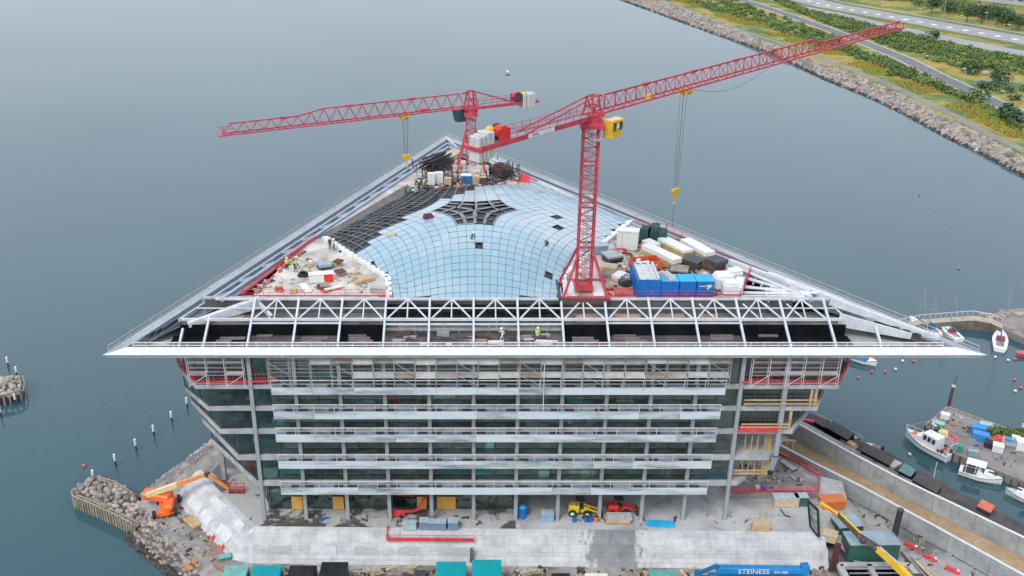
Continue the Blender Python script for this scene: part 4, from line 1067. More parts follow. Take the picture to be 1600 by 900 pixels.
FILM = mat('roof_film', (.28, .44, .53), .3, var=.1, scale=.04, col2=(.41, .49, .545), lo=.40, hi=.60, rvar=.08, detail=2)  # slow blue-to-pale drift paints the sky reflection into the base colour
FILM2 = mat('roof_film_pale', (.31, .465, .55), .3, var=.1, scale=.04, col2=(.44, .515, .56), lo=.40, hi=.60, rvar=.08, detail=2)  # same painted sky-reflection drift, a little paler
MULL = mat('mullion', (.10, .06, .085), .6, var=.2)
DPAN = mat('dark_louvre', (.055, .06, .068), .6, var=.5, scale=.5, col2=(.16, .17, .18))
NETM = mat('dark_netting', (.035, .042, .046), .7, var=.4, scale=.4)
cover = MB(); grid = MB(); dark = MB(); frame = MB(); under = MB(); holes_mb = []
ga, gb = P(548, 387, 38.5), P(704, 306, 40.0)
holes = [P(755, 367, 41), P(872, 333, 40.0), P(879, 349, 40), P(856, 421, 38.4)]
hole_done = [None] * 4; cells = []
for s_ in range(3):
    for iv in range(0, 30):
        for iu in range(-22, 22):
            u0, u1, v0, v1 = iu * DV, (iu + 1) * DV, iv * DU, (iv + 1) * DU
            c = zof((u0 + u1) / 2, (v0 + v1) / 2, s_)
            if not pin(*c): continue
            pts = [clampin(*zof(u, v, s_)) for u, v in ((u0, v0), (u1, v0), (u1, v1), (u0, v1))]
            cells.append((c, pts, iu, iv))
for h_i, h in enumerate(holes): hole_done[h_i] = min(range(len(cells)), key=lambda k: (cells[k][0][0] - h.x) ** 2 + (cells[k][0][1] - h.y) ** 2)
for ci, (c, pts, iu, iv) in enumerate(cells):
    q = [V((x, y, domez(x, y))) for x, y in pts]
    cen = sum(q, V()) / 4
    ar = (q[2] - q[0]).cross(q[3] - q[1]).length / 2
    if ar < .08: continue
    side = (gb.x - ga.x) * (c[1] - ga.y) - (gb.y - ga.y) * (c[0] - ga.x)
    void = (iv < 2 and -2 <= iu < 2) or ci in hole_done
    def shrink(d):
        return [p + (cen - p).normalized() * min(d * 1.4, (cen - p).length * .4) for p in q]
    if void or (side > 0 and c[0] < 0 and c[1] > 140):
        big = void and ci not in hole_done
        fr_ = .32 if void else .22
        s4 = [p + (cen - p) * fr_ for p in q]; up = V((0, 0, .10))
        tgt = (frame if big else MB()) if void else dark
        if void and not big: holes_mb.append(tgt)
        for a, b2 in ((0, 1), (1, 2), (2, 3), (3, 0)):
            if void and a in (1,) : continue
            tgt.add([q[a] + up * .3, q[b2] + up * .3, s4[b2] + up, s4[a] + up], [(0, 1, 2, 3)])
        dz = [random.uniform(-.22, .02) for _ in range(4)]
        under.add([p + V((0, 0, z)) for p, z in zip([p + (cen - p) * (fr_ - .02) for p in q], dz)], [(0, 1, 2, 3)])
    else:
        grid.add([p - V((0, 0, .05)) for p in q], [(0, 1, 2, 3)])
        k = random.uniform(-.022, .022); k2 = random.uniform(-.022, .022)
        cover.mi(1 if random.random() < .16 else 0)
        s4 = shrink(.034)
        cover.add([s4[0] + V((0, 0, k)), s4[1] + V((0, 0, k2)), s4[2] - V((0, 0, k)), s4[3] - V((0, 0, k2))], [(0, 1, 2, 3)])
gr = cover.build('glass_roof', [FILM, FILM2], B)
grid.build('mullion_grid', MULL, gr); tag(dark.build('louvre_panel', DPAN, gr), kind='stuff'); tag(under.build('open_pane', NETM, gr), kind='stuff'); frame.build('open_frame', mat('open_frame', (.20, .21, .215), .6, var=.3), gr)
for h_ in holes_mb: h_.build('open_frame', DSTEEL, gr)
mb = MB(); mb.prism(HP, 36.81, 37.0); mb.build('roof_kerb', DSTEEL, gr)
for (i, j), nn in (((6, 7), 15), ((7, 0), 4), ((2, 3), 13), ((1, 2), 5)):
    mb = MB(); a, b_ = V((*HP[i], 37.0)), V((*HP[j], 37.0)); d = (b_ - a).normalized(); n = V((d.y, -d.x, 0)) * (-.5)
    out = (V((*HP[i], 0)) - V((DC.x, DC.y, 0))).normalized()
    if n.dot(out) < 0: n = -n
    for k in range(nn):
        p, q = a.lerp(b_, (k + .1) / nn), a.lerp(b_, (k + .78) / nn); mb.hexa([p, q, q + n, p + n], [x + V((0, 0, .3)) for x in (p, q, q + n, p + n)])
    p, q = a + n * 1.3, b_ + n * 1.3; mb.bar(p + V((0, 0, .1)), q + V((0, 0, .1)), .5, .5)
    mb.build('edge_flashing', mat('flashing', (.66, .67, .66), .5, var=.2), gr)
# ================================================================== CRANES
def lattice_mast(mb, w_, z0, z1, step, rc=.10, rd=.055):
    h = w_ / 2; c = [(-h, -h), (h, -h), (h, h), (-h, h)]
    for x, y in c: mb.bar((x, y, z0), (x, y, z1), rc * 2.2, rc * 2.2, up=(0, 1, 0))
    n = max(1, round((z1 - z0) / step)); st = (z1 - z0) / n
    for i in range(n):
        za, zb = z0 + i * st, z0 + (i + 1) * st
        for k in range(4):
            a, b_ = c[k], c[(k + 1) % 4]
            mb.tube((*a, za), (*b_, za), rd, n=4)
            m_ = ((a[0] + b_[0]) / 2, (a[1] + b_[1]) / 2, (za + zb) / 2)
            if (i + k) % 2: a, b_ = b_, a
            mb.tube((*a, za), (*b_, (za + zb) / 2), rd, n=4); mb.tube((*b_, (za + zb) / 2), (*a, zb), rd, n=4)
            if i % 3 == 0: mb.bar((*c[k], za), (*c[(k + 1) % 4], za), .16, .2)
def tower_crane(label, base, yaw, ztop, jl, hroot, htip, cjl, cfg):
    zb = base[2]; t = thing('tower_crane', label, 'crane', tuple(base))
    H = ztop - zb; w_ = cfg['mw']
    def rot(o): o.rotation_euler.z = yaw; return o
    # base
    mb = MB(); lz = cfg['leg_z']; sp = cfg['spread']
    for sx in (-1, 1):
        for sy in (-1, 1):
            m_ = MB(); m_.tube((sx * w_ / 2, sy * w_ / 2, lz), (sx * sp, sy * sp, .35), .2, .2, 6); m_.cbox((sx * sp, sy * sp, 0), .9, .9, .4); m_.build('leg', RED, t, local=True)
    m_ = MB(); m_.box(-w_ * .62, w_ * .62, -w_ * .62, w_ * .62, .5, 1.1)
    for s_ in (-1, 1): m_.bar((s_ * sp, -sp, .3), (s_ * sp, sp, .3), .3, .3); m_.bar((-sp, s_ * sp, .3), (sp, s_ * sp, .3), .3, .3)
    m_.build('base_frame', RED, t, local=True)
    m_ = MB(); lattice_mast(m_, w_, 1.1, H - .9, cfg['step']); m_.build('mast', RED, t, local=True)
    m_ = MB(); m_.tube((0, 0, 1.2), (0, 0, H - 1.5), .04, n=4)
    for k in range(int(H / 4)):
        m_.box(-w_ * .36, w_ * .36, -w_ * .36, w_ * .2, 2.5 + k * 4, 2.56 + k * 4)
    for s_ in (-.28, .28): m_.tube((s_, .3, 1.2), (s_, .3, H - 1.5), .03, n=4)
    m_.build('ladder', GSTEEL, t, local=True)
    m_ = MB(); m_.tube((0, 0, H - .9), (0, 0, H - .35), w_ * .7, n=14); m_.box(-w_ * .75, w_ * .75, -w_ * .72, w_ * .72, H - 1.7, H - .9); m_.build('slewing_ring', RED, t, local=True)
    # tower head
    h2 = .72; m_ = MB()
    for sx in (-1, 1):
        for sy in (-1, 1): m_.bar((sx * 1.1, sy * h2, H - .35), (sx * .55, sy * .45, H + hroot + .35), .22)
    for z in (H, H + hroot * .5, H + hroot + .3):
        f_ = 1 - .35 * (z - H) / hroot
        for s_ in (-1, 1): m_.bar((-1.1 * f_, s_ * h2 * f_, z), (1.1 * f_, s_ * h2 * f_, z), .16); m_.bar((s_ * 1.1 * f_, -h2 * f_, z), (s_ * 1.1 * f_, h2 * f_, z), .16)
    m_.bar((-1, -.7, H), (.6, -.5, H + hroot), .12); m_.bar((1, .7, H), (-.6, .5, H + hroot), .12)
    m_.box(-1.6, 1.6, -.95, .95, H - .4, H - .05)
    rot(m_.build('tower_head', RED, t, local=True))
    # jib
    m_ = MB(); n = round(jl / cfg['bay']); kk = int(n * cfg['brk'])
    def top(k): return hroot if k <= kk else htip + (hroot - htip) * max(0, 1 - (k - kk) / 2.0)
    def X(k): return 1.3 + (jl - 1.3) * k / n
    for s_ in (-1, 1): m_.bar((1.1, s_ * h2, H), (jl, s_ * h2, H), .17, .2)
    for k in range(n):
        x0, x1, xm = X(k), X(k + 1), (X(k) + X(k + 1)) / 2
        ta, tb = top(k), top(k + 1)
        pm = V((xm, 0, H + ta)); pn = V((xm + (x1 - x0), 0, H + tb))
        if k < n - 1: m_.bar(pm, pn, .2, .22)
        for s_ in (-1, 1): m_.tube((x0, s_ * h2, H), pm, .06, n=4); m_.tube(pm, (x1, s_ * h2, H), .06, n=4)
        m_.tube((x0, -h2, H), (x0, h2, H), .055, n=4); m_.tube((x0, -h2, H), (x1, h2, H), .045, n=4)
        if k % 5 == 4: m_.bar(pm - V((.7, 0, 0)), pm + V((.7, 0, .0)), .34, .36)
    m_.bar((.5, 0, H + hroot + .2), (X(0) + .6, 0, H + hroot), .25, .28)
    m_.bar((jl, -h2 - .2, H), (jl, h2 + .2, H), .25); m_.box(jl - .2, jl + .9, -.9, .9, H - .1, H + .06)
    for y in (-.8, .8): m_.bar((jl - .1, y, H), (jl - .1, y, H + 1.2), .1); m_.bar((jl - 1.5, y, H + 1.1), (jl + .8, y, H + 1.1), .08)
    rot(m_.build('jib', RED, t, local=True))
    # counter jib
    m_ = MB()
    for s_ in (-1, 1): m_.bar((-.9, s_ * .85, H - .2), (-cjl, s_ * .85, H - .2), .16, cfg['beam'])
    for k in range(int(cjl / 2)): m_.bar((-2 - 2 * k, -.85, H - .3), (-2 - 2 * k, .85, H - .3), .12, .2)
    for s_ in (-1, 1): m_.bar((-.6, s_ * .5, H + hroot + .2), (-cjl * .62, s_ * .8, H + .1), .13, .16)
    for s_ in (-1, 1):
        for z in (.6, 1.15): m_.bar((-1.5, s_ * .95, H + z), (-cjl * .72, s_ * .95, H + z), .05)
        for k in range(int(cjl * .7 / 1.5)): m_.bar((-2 - 1.5 * k, s_ * .95, H), (-2 - 1.5 * k, s_ * .95, H + 1.15), .05)
    m_.bar((-cjl, -1.4, H - .2), (-cjl, 1.4, H - .2), .3, .45)
    rot(m_.build('counter_jib', RED, t, local=True))
    m_ = MB(); m_.box(-cjl + .2, -1.3, -.76, .76, H - .02, H + .03); rot(m_.build('walkway', mat('crane_deck', (.24, .27, .31), .6, var=.25), t, local=True))
    for x0, x1, z0, z1, hw in cfg['cw']:
        m_ = MB(); m_.box(-x1, -x0, -hw, hw, H + z0, H + z1); o = m_.build('counterweight', CWT, t, bevel=.08, local=True); rot(o)
    m_ = MB(); wx = cfg['winch']
    m_.tube((-wx, -.6, H + .95), (-wx, .5, H + .95), .85, n=18); m_.box(-wx - 1, -wx + 1, -.75, -.62, H, H + 1.5)
    rot(m_.build('winch_drum', mat('winch_red', (.60, .03, .03), .5), t, local=True))
    m_ = MB(); m_.tube((-wx, .52, H + .95), (-wx, .8, H + .95), .95, n=16); rot(m_.build('winch_rope', DSTEEL, t, local=True))
    m_ = MB(); m_.sph((-wx - 1.3, .5, H + 1.35), .5, 10, 6, (1.2, 1, 1)); m_.cbox((-wx - 1.3, .5, H), .8, .7, 1.2); rot(m_.build('winch_motor', YEL, t, local=True))
    # cab
    cx_, cy_, cz_ = cfg['cab']; 
    m_ = MB(); m_.hexa([(cx_ - .95, cy_ - .75, H + cz_), (cx_ + .95, cy_ - .75, H + cz_), (cx_ + .95, cy_ + .75, H + cz_), (cx_ - .95, cy_ + .75, H + cz_)],
                       [(cx_ - 1.0, cy_ - .8, H + cz_ + 2.3), (cx_ + 1.45, cy_ - .8, H + cz_ + 2.3), (cx_ + 1.45, cy_ + .8, H + cz_ + 2.3), (cx_ - 1.0, cy_ + .8, H + cz_ + 2.3)])
    cab = rot(m_.build('cab', cfg.get('cabm', YEL), t, local=True))
    m_ = MB()
    m_.hexa([(cx_ + 1.02, cy_ - .62, H + cz_ + .5), (cx_ + 1.08, cy_ - .62, H + cz_ + .5), (cx_ + 1.08, cy_ + .62, H + cz_ + .5), (cx_ + 1.02, cy_ + .62, H + cz_ + .5)],
            [(cx_ + 1.36, cy_ - .62, H + cz_ + 2.1), (cx_ + 1.46, cy_ - .62, H + cz_ + 2.1), (cx_ + 1.46, cy_ + .62, H + cz_ + 2.1), (cx_ + 1.36, cy_ + .62, H + cz_ + 2.1)])
    m_.build('cab_window', TINT, cab, local=True)
    for x0, x1 in ((-.75, -.2), (.5, 1.15)): MB().box(cx_ + x0, cx_ + x1, cy_ - .83, cy_ - .77, H + cz_ + 1.0, H + cz_ + 2.05).build('cab_window', TINT, cab, local=True)
    m_ = MB(); m_.box(cx_ - .05, cx_ + .42, cy_ - .82, cy_ - .78, H + cz_ + 1.25, H + cz_ + 1.75); m_.build('cab_sign', WHITE, cab, local=True)
    m_ = MB(); m_.box(cx_ - 1.0, cx_ + 1.4, cy_ - .6, cy_ + .6, H + cz_ + 2.301, H + cz_ + 2.38); m_.build('cab_roof', mat('cab_roof', (.70, .50, .32), .6), cab, local=True)
    m_ = MB(); m_.box(-1.3, cx_ - .98, cy_ - .5, cy_ + .6, H + cz_ + .0, H + cz_ + .08); m_.bar((-1.2, cy_ - .5, H + cz_), (-1.2, cy_ - .5, H + cz_ + 1.1), .05); m_.bar((-1.2, cy_ - .5, H + cz_ + 1.1), (cx_ - 1, cy_ - .5, H + cz_ + 1.1), .05)
    rot(m_.build('platform', GSTEEL, t, local=True))
    # trolley, ropes, hook
    tx, hz = cfg['trolley'], cfg['hook'] - zb
    m_ = MB(); m_.box(tx - .9, tx + .9, -.9, .9, H - .35, H - .15); m_.box(tx - .5, tx - .1, -.3, .3, H - 1.1, H - .3); m_.cbox((tx + .8, -.6, H - .9), .5, .5, .8); rot(m_.build('trolley', YEL, t, local=True))
    m_ = MB()
    for x, y in ((-.45, -.3), (-.45, .3), (.45, -.3), (.45, .3)): m_.tube((tx + x, y, H - .4), (tx + x * .55, y * .55, hz + 1.3), .028, n=4)
    rot(m_.build('hoist_rope', DSTEEL, t, local=True))
    m_ = MB(); m_.hexa([(tx - .15, -.18, hz), (tx + .15, -.18, hz), (tx + .15, .18, hz), (tx - .15, .18, hz)], [(tx - .75, -.25, hz + 1.0), (tx + .75, -.25, hz + 1.0), (tx + .75, .25, hz + 1.0), (tx - .75, .25, hz + 1.0)])
    m_.cbox((tx, 0, hz + 1.0), 1.3, .5, .35)
    m_.path([V((tx, 0, hz)), V((tx, 0, hz - .5)), V((tx + .3, 0, hz - .85)), V((tx, 0, hz - 1.1)), V((tx - .3, 0, hz - .85))], .09)
    rot(m_.build('hook_block', YEL, t, local=True))
    if cfg.get('drop'):
        m_ = MB(); m_.tube((tx, 0, hz - 1.1), (tx, 0, hz - cfg['drop']), .035, n=4); rot(m_.build('lifting_chain', DSTEEL, t, local=True))
    for tx_, c_ in cfg.get('boxes', []):
        m_ = MB(); m_.box(tx_ - .6, tx_ + .6, -.4, .3, H + .1, H + .55); rot(m_.build('jib_winch', c_, t, local=True))
    return t, H
YW = R(45.3)
fc, fH = tower_crane('nearer tall red tower crane with yellow cab, jib reaching right over the far shore', (15.4, 126.4, 36.85), YW, 62.0, 94.5, 2.15, 1.35, 21.9,
    dict(mw=2.0, leg_z=6.0, spread=3.0, step=1.9, bay=2.35, brk=.62, beam=.62, winch=17.4, cab=(1.85, -2.0, -3.0), trolley=21.3, hook=45.5, drop=5.0,
         cw=[(19.2, 19.85, -1.6, 1.5, .85), (19.92, 20.5, -1.7, 1.55, .85), (20.58, 21.15, -1.75, 1.3, .85), (21.22, 21.85, -1.8, 1.2, .85)], boxes=[(12.5, YEL)]))
m_ = MB(); m_.box(-13.4, -8.6, -.965, -.935, fH - .45, fH + .08); sg = m_.build('name_sign', WHITE, fc, local=True); sg.rotation_euler.z = YW
text_mesh('sign_lettering', 'KRØLL', .46, DSTEEL, sg, (-12.1, -.968, fH - .19), (R(90), 0, 0)); text_mesh('sign_lettering', 'CRANES', .46, mat('sign_grey', (.5, .5, .52), .5), sg, (-10.0, -.968, fH - .19), (R(90), 0, 0))
m_ = MB()                                                          # sagging line along the jib
pts = [V((23 + 22 * k / 14, -.2, fH - .4 - 1.7 * math.sin(math.pi * k / 14))) for k in range(15)]; m_.path(pts, .03, 4)
m_.build('slack_cable', DSTEEL, fc, local=True).rotation_euler.z = YW
# pad, brown front beam and white boards under the near crane
t = thing('crane_footing', 'white boarded footing with a brown front beam under the nearer crane', 'crane base', (15.4, 126.4, 36.8))
def loc_box(name, x0, x1, y0, y1, z0, z1, m, par=t): return MB().box(x0, x1, y0, y1, z0, z1).build(name, m, par, local=True)
loc_box('front_beam', -3.2, 3.0, -3.85, -3.5, -.35, .5, mat('footing_brown', (.11, .055, .045), .7, var=.2))
loc_box('side_board', -3.75, -3.4, -3.8, 2.2, -.2, .75, DSTEEL)
MB().hexa([(-3.0, -2.6, .02), (-1.25, -2.6, .02), (-1.25, 3, .02), (-3.0, 3, .02)], [(-3.0, -2.6, .08), (-1.25, -2.6, .08), (-1.25, 3, .3), (-3.0, 3, .3)]).build('white_board', WHITE, t, local=True)
MB().hexa([(1.25, -2.6, .02), (3.0, -2.6, .02), (3.0, 3.4, .02), (1.25, 3.4, .02)], [(1.25, -2.6, .08), (3.0, -2.6, .08), (3.0, 3.4, .3), (1.25, 3.4, .3)]).build('white_board', WHITE, t, local=True)
loc_box('pallet_stack', -.9, .9, -2.9, -1.7, .0, .35, WOODG)
REARCAB = mat('cab_teal', (.03, .10, .10), .5, var=.3)
rc_, rH = tower_crane('farther short red tower crane at the rear tip of the roof, jib pointing left', (-.5, 181.5, 36.85), R(205.5), 49.7, 46.0, 2.6, 1.75, 13.6,
    dict(mw=1.7, leg_z=8.2, spread=2.75, step=1.7, bay=2.45, brk=.6, beam=.55, winch=9.6, cab=(1.5, -1.4, -2.9), trolley=13.2, hook=40.8, cabm=REARCAB,
         cw=[(10.5, 11.3, -1.3, 1.4, 1.0), (11.4, 12.2, -1.3, 1.4, 1.0), (12.3, 13.2, -1.3, 1.4, 1.0)], boxes=[(9.5, mat('winch_red', (.60, .03, .03)))]))
t = thing('crane_footing', 'stacked concrete ballast blocks under the farther crane', 'crane base', (-.5, 181.5, 36.8))
for k in range(3):
    loc_box('ballast_block', -3.4, 3.4, -3.6 + k * 1.1, -2.7 + k * 1.1, .1 + .35 * k, .75 + .5 * k, DECK, t)
t = thing('gull', 'small dark gull with raised wings flying above the farther crane', 'bird', tuple(PY(793, 117, 186)))
m_ = MB(); m_.loft([[V((x, r * math.cos(a), r * math.sin(a))) for a in [k * math.pi / 3 for k in range(6)]] for x, r in ((-.55, .03), (-.3, .12), (0, .17), (.3, .12), (.5, .08), (.62, .02))]); m_.build('body', DSTEEL, t, local=True)
for s_ in (-1, 1):
    m_ = MB(); m_.loft([[V((-.2, s_ * .1, .08)), V((.25, s_ * .1, .08)), V((.2, s_ * .12, .13))], [V((-.1, s_ * .55, .55)), V((.22, s_ * .55, .55)), V((.18, s_ * .57, .6))], [V((-.25, s_ * .9, .75)), V((-.1, s_ * .9, .75)), V((-.12, s_ * .9, .77))]]); m_.build('wing', WHITE, t, local=True)

# ================================================================== SCAFFOLD AND BARRIERS
t = thing('scaffold', 'tube scaffold with weathered plank decks along the top storey under the roof edge', 'scaffold', (3, 114.9, 28))
zd1, zd2, zt_ = PY(740, 587, 114.5).z, PY(740, 566, 114.5).z, 32.9
xs = [-27.2 + 2.78 * k for k in range(23)]
for x in xs:
    for y in (114.5, 115.5): m_ = MB(); m_.tube((x, y, 27.9), (x, y, 32.2), .05, n=5); m_.build('standard', GSTEEL, t)
m_ = MB()
for z in (zd1 + .5, zd1 + 1.0, zd2 + .5, zd2 + 1.0, zd1 - .1, zd2 - .1, 28.6):
    for y in (114.48, 115.52): m_.tube((xs[0], y, z), (xs[-1], y, z), .022, n=4)
m_.build('ledger', mat('old_tube', (.30, .29, .28), .6, var=.3), t)
BM = [PLANK, mat('plank_pale', (.50, .48, .47), .8, var=.2, scale=.6), mat('plank_brown', (.27, .22, .19), .85, var=.3, scale=.6), mat('plank_grey', (.40, .40, .41), .8, var=.2)]
for k in range(22):
    if k in (0, 1): continue
    for zz, tl in ((zd1, 0), (zd2, .1)):
        if k < 4 and zz == zd1: continue
        a = random.uniform(.30, .50) if zz == zd1 else random.uniform(.2, .38)
        m_ = MB(); m_.hexa([(xs[k] + .06, 114.5, zz - a), (xs[k + 1] - .06, 114.5, zz - a), (xs[k + 1] - .06, 115.5, zz), (xs[k] + .06, 115.5, zz)],
                           [(xs[k] + .06, 114.5, zz - a + .06), (xs[k + 1] - .06, 114.5, zz - a + .06), (xs[k + 1] - .06, 115.5, zz + .06), (xs[k] + .06, 115.5, zz + .06)])
        m_.build('plank_deck', random.choice(BM), t)
for k in range(0, 22, 3):
    m_ = MB(); m_.tube((xs[k], 114.44, zd2), (xs[k + 1], 114.44, zd1 + .1), .035, n=4); m_.tube((xs[k], 114.44, zd1), (xs[k + 1], 114.44, 28.3), .035, n=4); m_.build('brace', GSTEEL, t)
m_ = MB(); q = PY(851, 565, 114.3); m_.bar((q.x, 114.3, 24.6), (q.x, 114.3, 31.6), .09); m_.build('tall_pole', RAILW, t)
def corner_scaffold(label, xa, xb):
    t = thing('scaffold', label, 'scaffold', ((xa + xb) / 2, 115.4, 27.6)); n = max(2, int((xb - xa) / 2)); xs_ = [xa + (xb - xa) * k / n for k in range(n + 1)]
    for x in xs_:
        for y in (115.0, 115.75): MB().tube((x, y, 27.7), (x, y, 32.3), .045, n=5).build('standard', RAILW, t)
    m_ = MB()
    for z in (28.3, 29.6, 30.2, 30.8, 31.6, 32.1):
        for y in (114.98, 115.77): m_.tube((xa, y, z), (xb, y, z), .022, n=4)
    m_.build('ledger', mat('pink_tube', (.5, .36, .36), .6), t)
    for k in range(n):
        for zz in (29.7, 31.4):
            if random.random() < .8: m_ = MB(); m_.box(xs_[k] + .05, xs_[k + 1] - .05, 115.0, 115.75, zz, zz + .06); m_.build('plank_deck', random.choice(BM), t)
    m_ = MB()
    for k in range(0, n, 2): m_.tube((xs_[k], 114.95, 27.9), (xs_[k + 1], 114.95, 29.6), .035, n=4)
    m_.build('brace', RAILW, t)
corner_scaffold('small tube scaffold at the left corner of the top storey', -38.0, -30.6)
corner_scaffold('tube scaffold at the right end of the top storey between column and corner', 37.0, 48.6)
def barrier(label, pts, h=1.1, toe=.28, step=2.4, m=SRED, name='safety_barrier', group='red safety barriers', mesh=False, top=True):
    pts = [V(p) for p in pts]; t = thing(name, label, 'barrier', tuple(pts[0]), 0, group)
    m_ = MB()
    for a, b_ in zip(pts, pts[1:]):
        m_.bar(a + V((0, 0, toe / 2 + .02)), b_ + V((0, 0, toe / 2 + .02)), .09, toe)
    m_.build('toe_board', m, t)
    m_ = MB()
    for a, b_ in zip(pts, pts[1:]):
        for z in ((h * .55, h) if top else (h,)): m_.bar(a + V((0, 0, z)), b_ + V((0, 0, z)), .045)
    m_.build('rail', m, t)
    for a, b_ in zip(pts, pts[1:]):
        n = max(1, round((b_ - a).length / step))
        for k in range(n + (b_ is pts[-1])):
            p = a.lerp(b_, k / n); MB().bar(p, p + V((0, 0, h + .05)), .06).build('post', m, t)
    if mesh:
        m_ = MB()
        for a, b_ in zip(pts, pts[1:]):
            n = int((b_ - a).length / .5)
            for k in range(n): p = a.lerp(b_, k / n); m_.bar(p + V((0, 0, .2)), p + V((0, 0, h)), .03)
        m_.build('mesh_infill', m, t)
    return t
DZ = 36.8
barrier('red edge barrier along the outer left side of the left roof deck', PL([(377, 463), (420, 430), (455, 402), (492, 374)], DZ), mesh=True)
barrier('thin red barrier along the front of the left roof deck', PL([(380, 464), (604, 464)], DZ), step=3)
barrier('short red barrier piece at the front right corner of the left roof deck', PL([(592, 467), (613, 467)], DZ + .05), .6)
barrier('red barrier in front of the blue containers on the right roof deck', PL([(948, 466), (1018, 466), (1154, 467)], DZ), toe=.22)
barrier('red barrier at the right end of the roof deck beside the white girders', PL([(1156, 465), (1166, 443), (1172, 426)], DZ), 1.3, toe=.6, mesh=True)
barrier('red barrier running back along the right roof deck toward the orange net', PL([(1168, 424), (1105, 392), (1040, 362), (985, 348)], DZ), toe=.12, step=2)
barrier('red barrier round the left corner of the top storey', [P(276, 566, 27.6), P(281, 573, 27.6), PY(306, 600, 115.9), PY(394, 598, 115.7), PY(432, 597, 115.7)], 1.3, toe=.3, mesh=True)
barrier('red barrier round the right corner of the top storey', [PY(1157, 599, 115.7), PY(1230, 600, 115.7), PY(1311, 600, 115.9), P(1329, 562, 27.6)], 1.3, toe=.3)
TZ = 6.5
tp = PL([(1140, 770), (1280, 770), (1283, 741), (1204, 698), (1140, 698)], TZ)
mb = MB(); mb.prism([(p.x, p.y) for p in tp], ZP, TZ); structure(mb, 'terrace', ground_mat('terrace_concrete', [(.38, (.17, .145, .11)), (.44, (.24, .22, .21)), (.56, (.31, .295, .29)), (.6, (.55, .53, .50)), (.75, (.50, .48, .45))], scale=.2, fine=2, wetrough=(.36, .45)))
mb = MB(); q = PL([(1280, 770), (1324, 776), (1316, 750), (1283, 741)], TZ); mb.prism([(p.x, p.y) for p in q], ZP - 1, TZ - .3); structure(mb, 'terrace', CONC)
barrier('red barrier round the small terrace at the lower right corner of the building', PL([(1142, 769), (1278, 769), (1281, 745), (1243, 722), (1206, 704)], TZ), 1.1, toe=.3)
lp = [tl0.lerp(tr0, u) for u in ((P(606, 823, ZP).x - tl0.x) / (tr0.x - tl0.x), (P(741, 823, ZP).x - tl0.x) / (tr0.x - tl0.x))]
barrier('low red barrier standing on the wall ledge before the grey crates', [lp[0] + V((0, 0, 0)), lp[0] + nf * 1.9 - V((0, 0, .85)), lp[1] + nf * 1.9 - V((0, 0, .85))], 1.0, toe=.5)
for (x, y), lb in zip(((1422, 855), (1452, 874), (1487, 893)), ('upper', 'middle', 'lower')):
    t = thing('traffic_barrier', lb + ' red barrier block of the row on the ramp at the lower right', 'barrier', tuple(P(x, y, ZYR)), R(-42), 'red barrier blocks on the ramp')
    MB().cbox((0, 0, 0), 2.0, .45, .55, 0, .85).build('body', SRED, t, local=True); MB().cbox((.75, 0, .5), .35, .35, .15).build('cap', WHITE, t, local=True)

# ================================================================== ITEMS ON THE ROOF
def ribs_container(label, px0, px1, pyf, z, dep, h, m, topm, yaw=0, group=None, name='container'):
    a, b_ = P(px0, pyf, z), P(px1, pyf, z); w_ = (b_ - a).length
    t = thing(name, label, 'container', tuple((a + b_) / 2), yaw, group)
    m_ = MB(); m_.box(-w_ / 2, w_ / 2, 0, dep, 0, h - .02); m_.build('body', m, t, local=True)
    m_ = MB(); n = int(w_ / .35)
    for k in range(n): x = -w_ / 2 + .15 + k * (w_ - .3) / max(1, n - 1); m_.box(x - .06, x + .06, -.045, -.002, .15, h - .2)
    n = int(dep / .35)
    for k in range(n):
        y = .2 + k * (dep - .4) / max(1, n - 1)
        for s_ in (-1, 1): m_.box(s_ * (w_ / 2 + .022) - .02, s_ * (w_ / 2 + .022) + .02, y - .06, y + .06, .15, h - .2)
    m_.build('rib', m, t, local=True)
    for s_ in (-1, 1):
        for y in (0, dep): MB().box(s_ * w_ / 2 - .07, s_ * w_ / 2 + .07, y - .07, y + .07, 0, h).build('corner_post', m, t, local=True)
    m_ = MB(); m_.box(-w_ / 2 + .02, w_ / 2 - .02, .02, dep - .02, h - .015, h + .05); m_.build('roof', topm, t, local=True)
    return t, w_
c1, w1 = ribs_container('blue container with white bars and roof sheets lying on top, leftmost of the blue ones', 994, 1031, 466, DZ, 6.0, 2.65, BLUEC, BLUEC)
m_ = MB()
for k, c_ in enumerate((-.36, -.1, .2, .4)): m_.box(c_ * w1 - .12, c_ * w1 + .12, .1, 5.9, 2.75, 2.9 + .05 * k)
m_.box(-.34 * w1, .36 * w1, .2, 5.6, 2.71, 2.74)
tag(m_.build('metal_bars', WSTEEL, None, local=True), 'white metal bars lying on the leftmost blue container', 'metal bars').location = c1.location
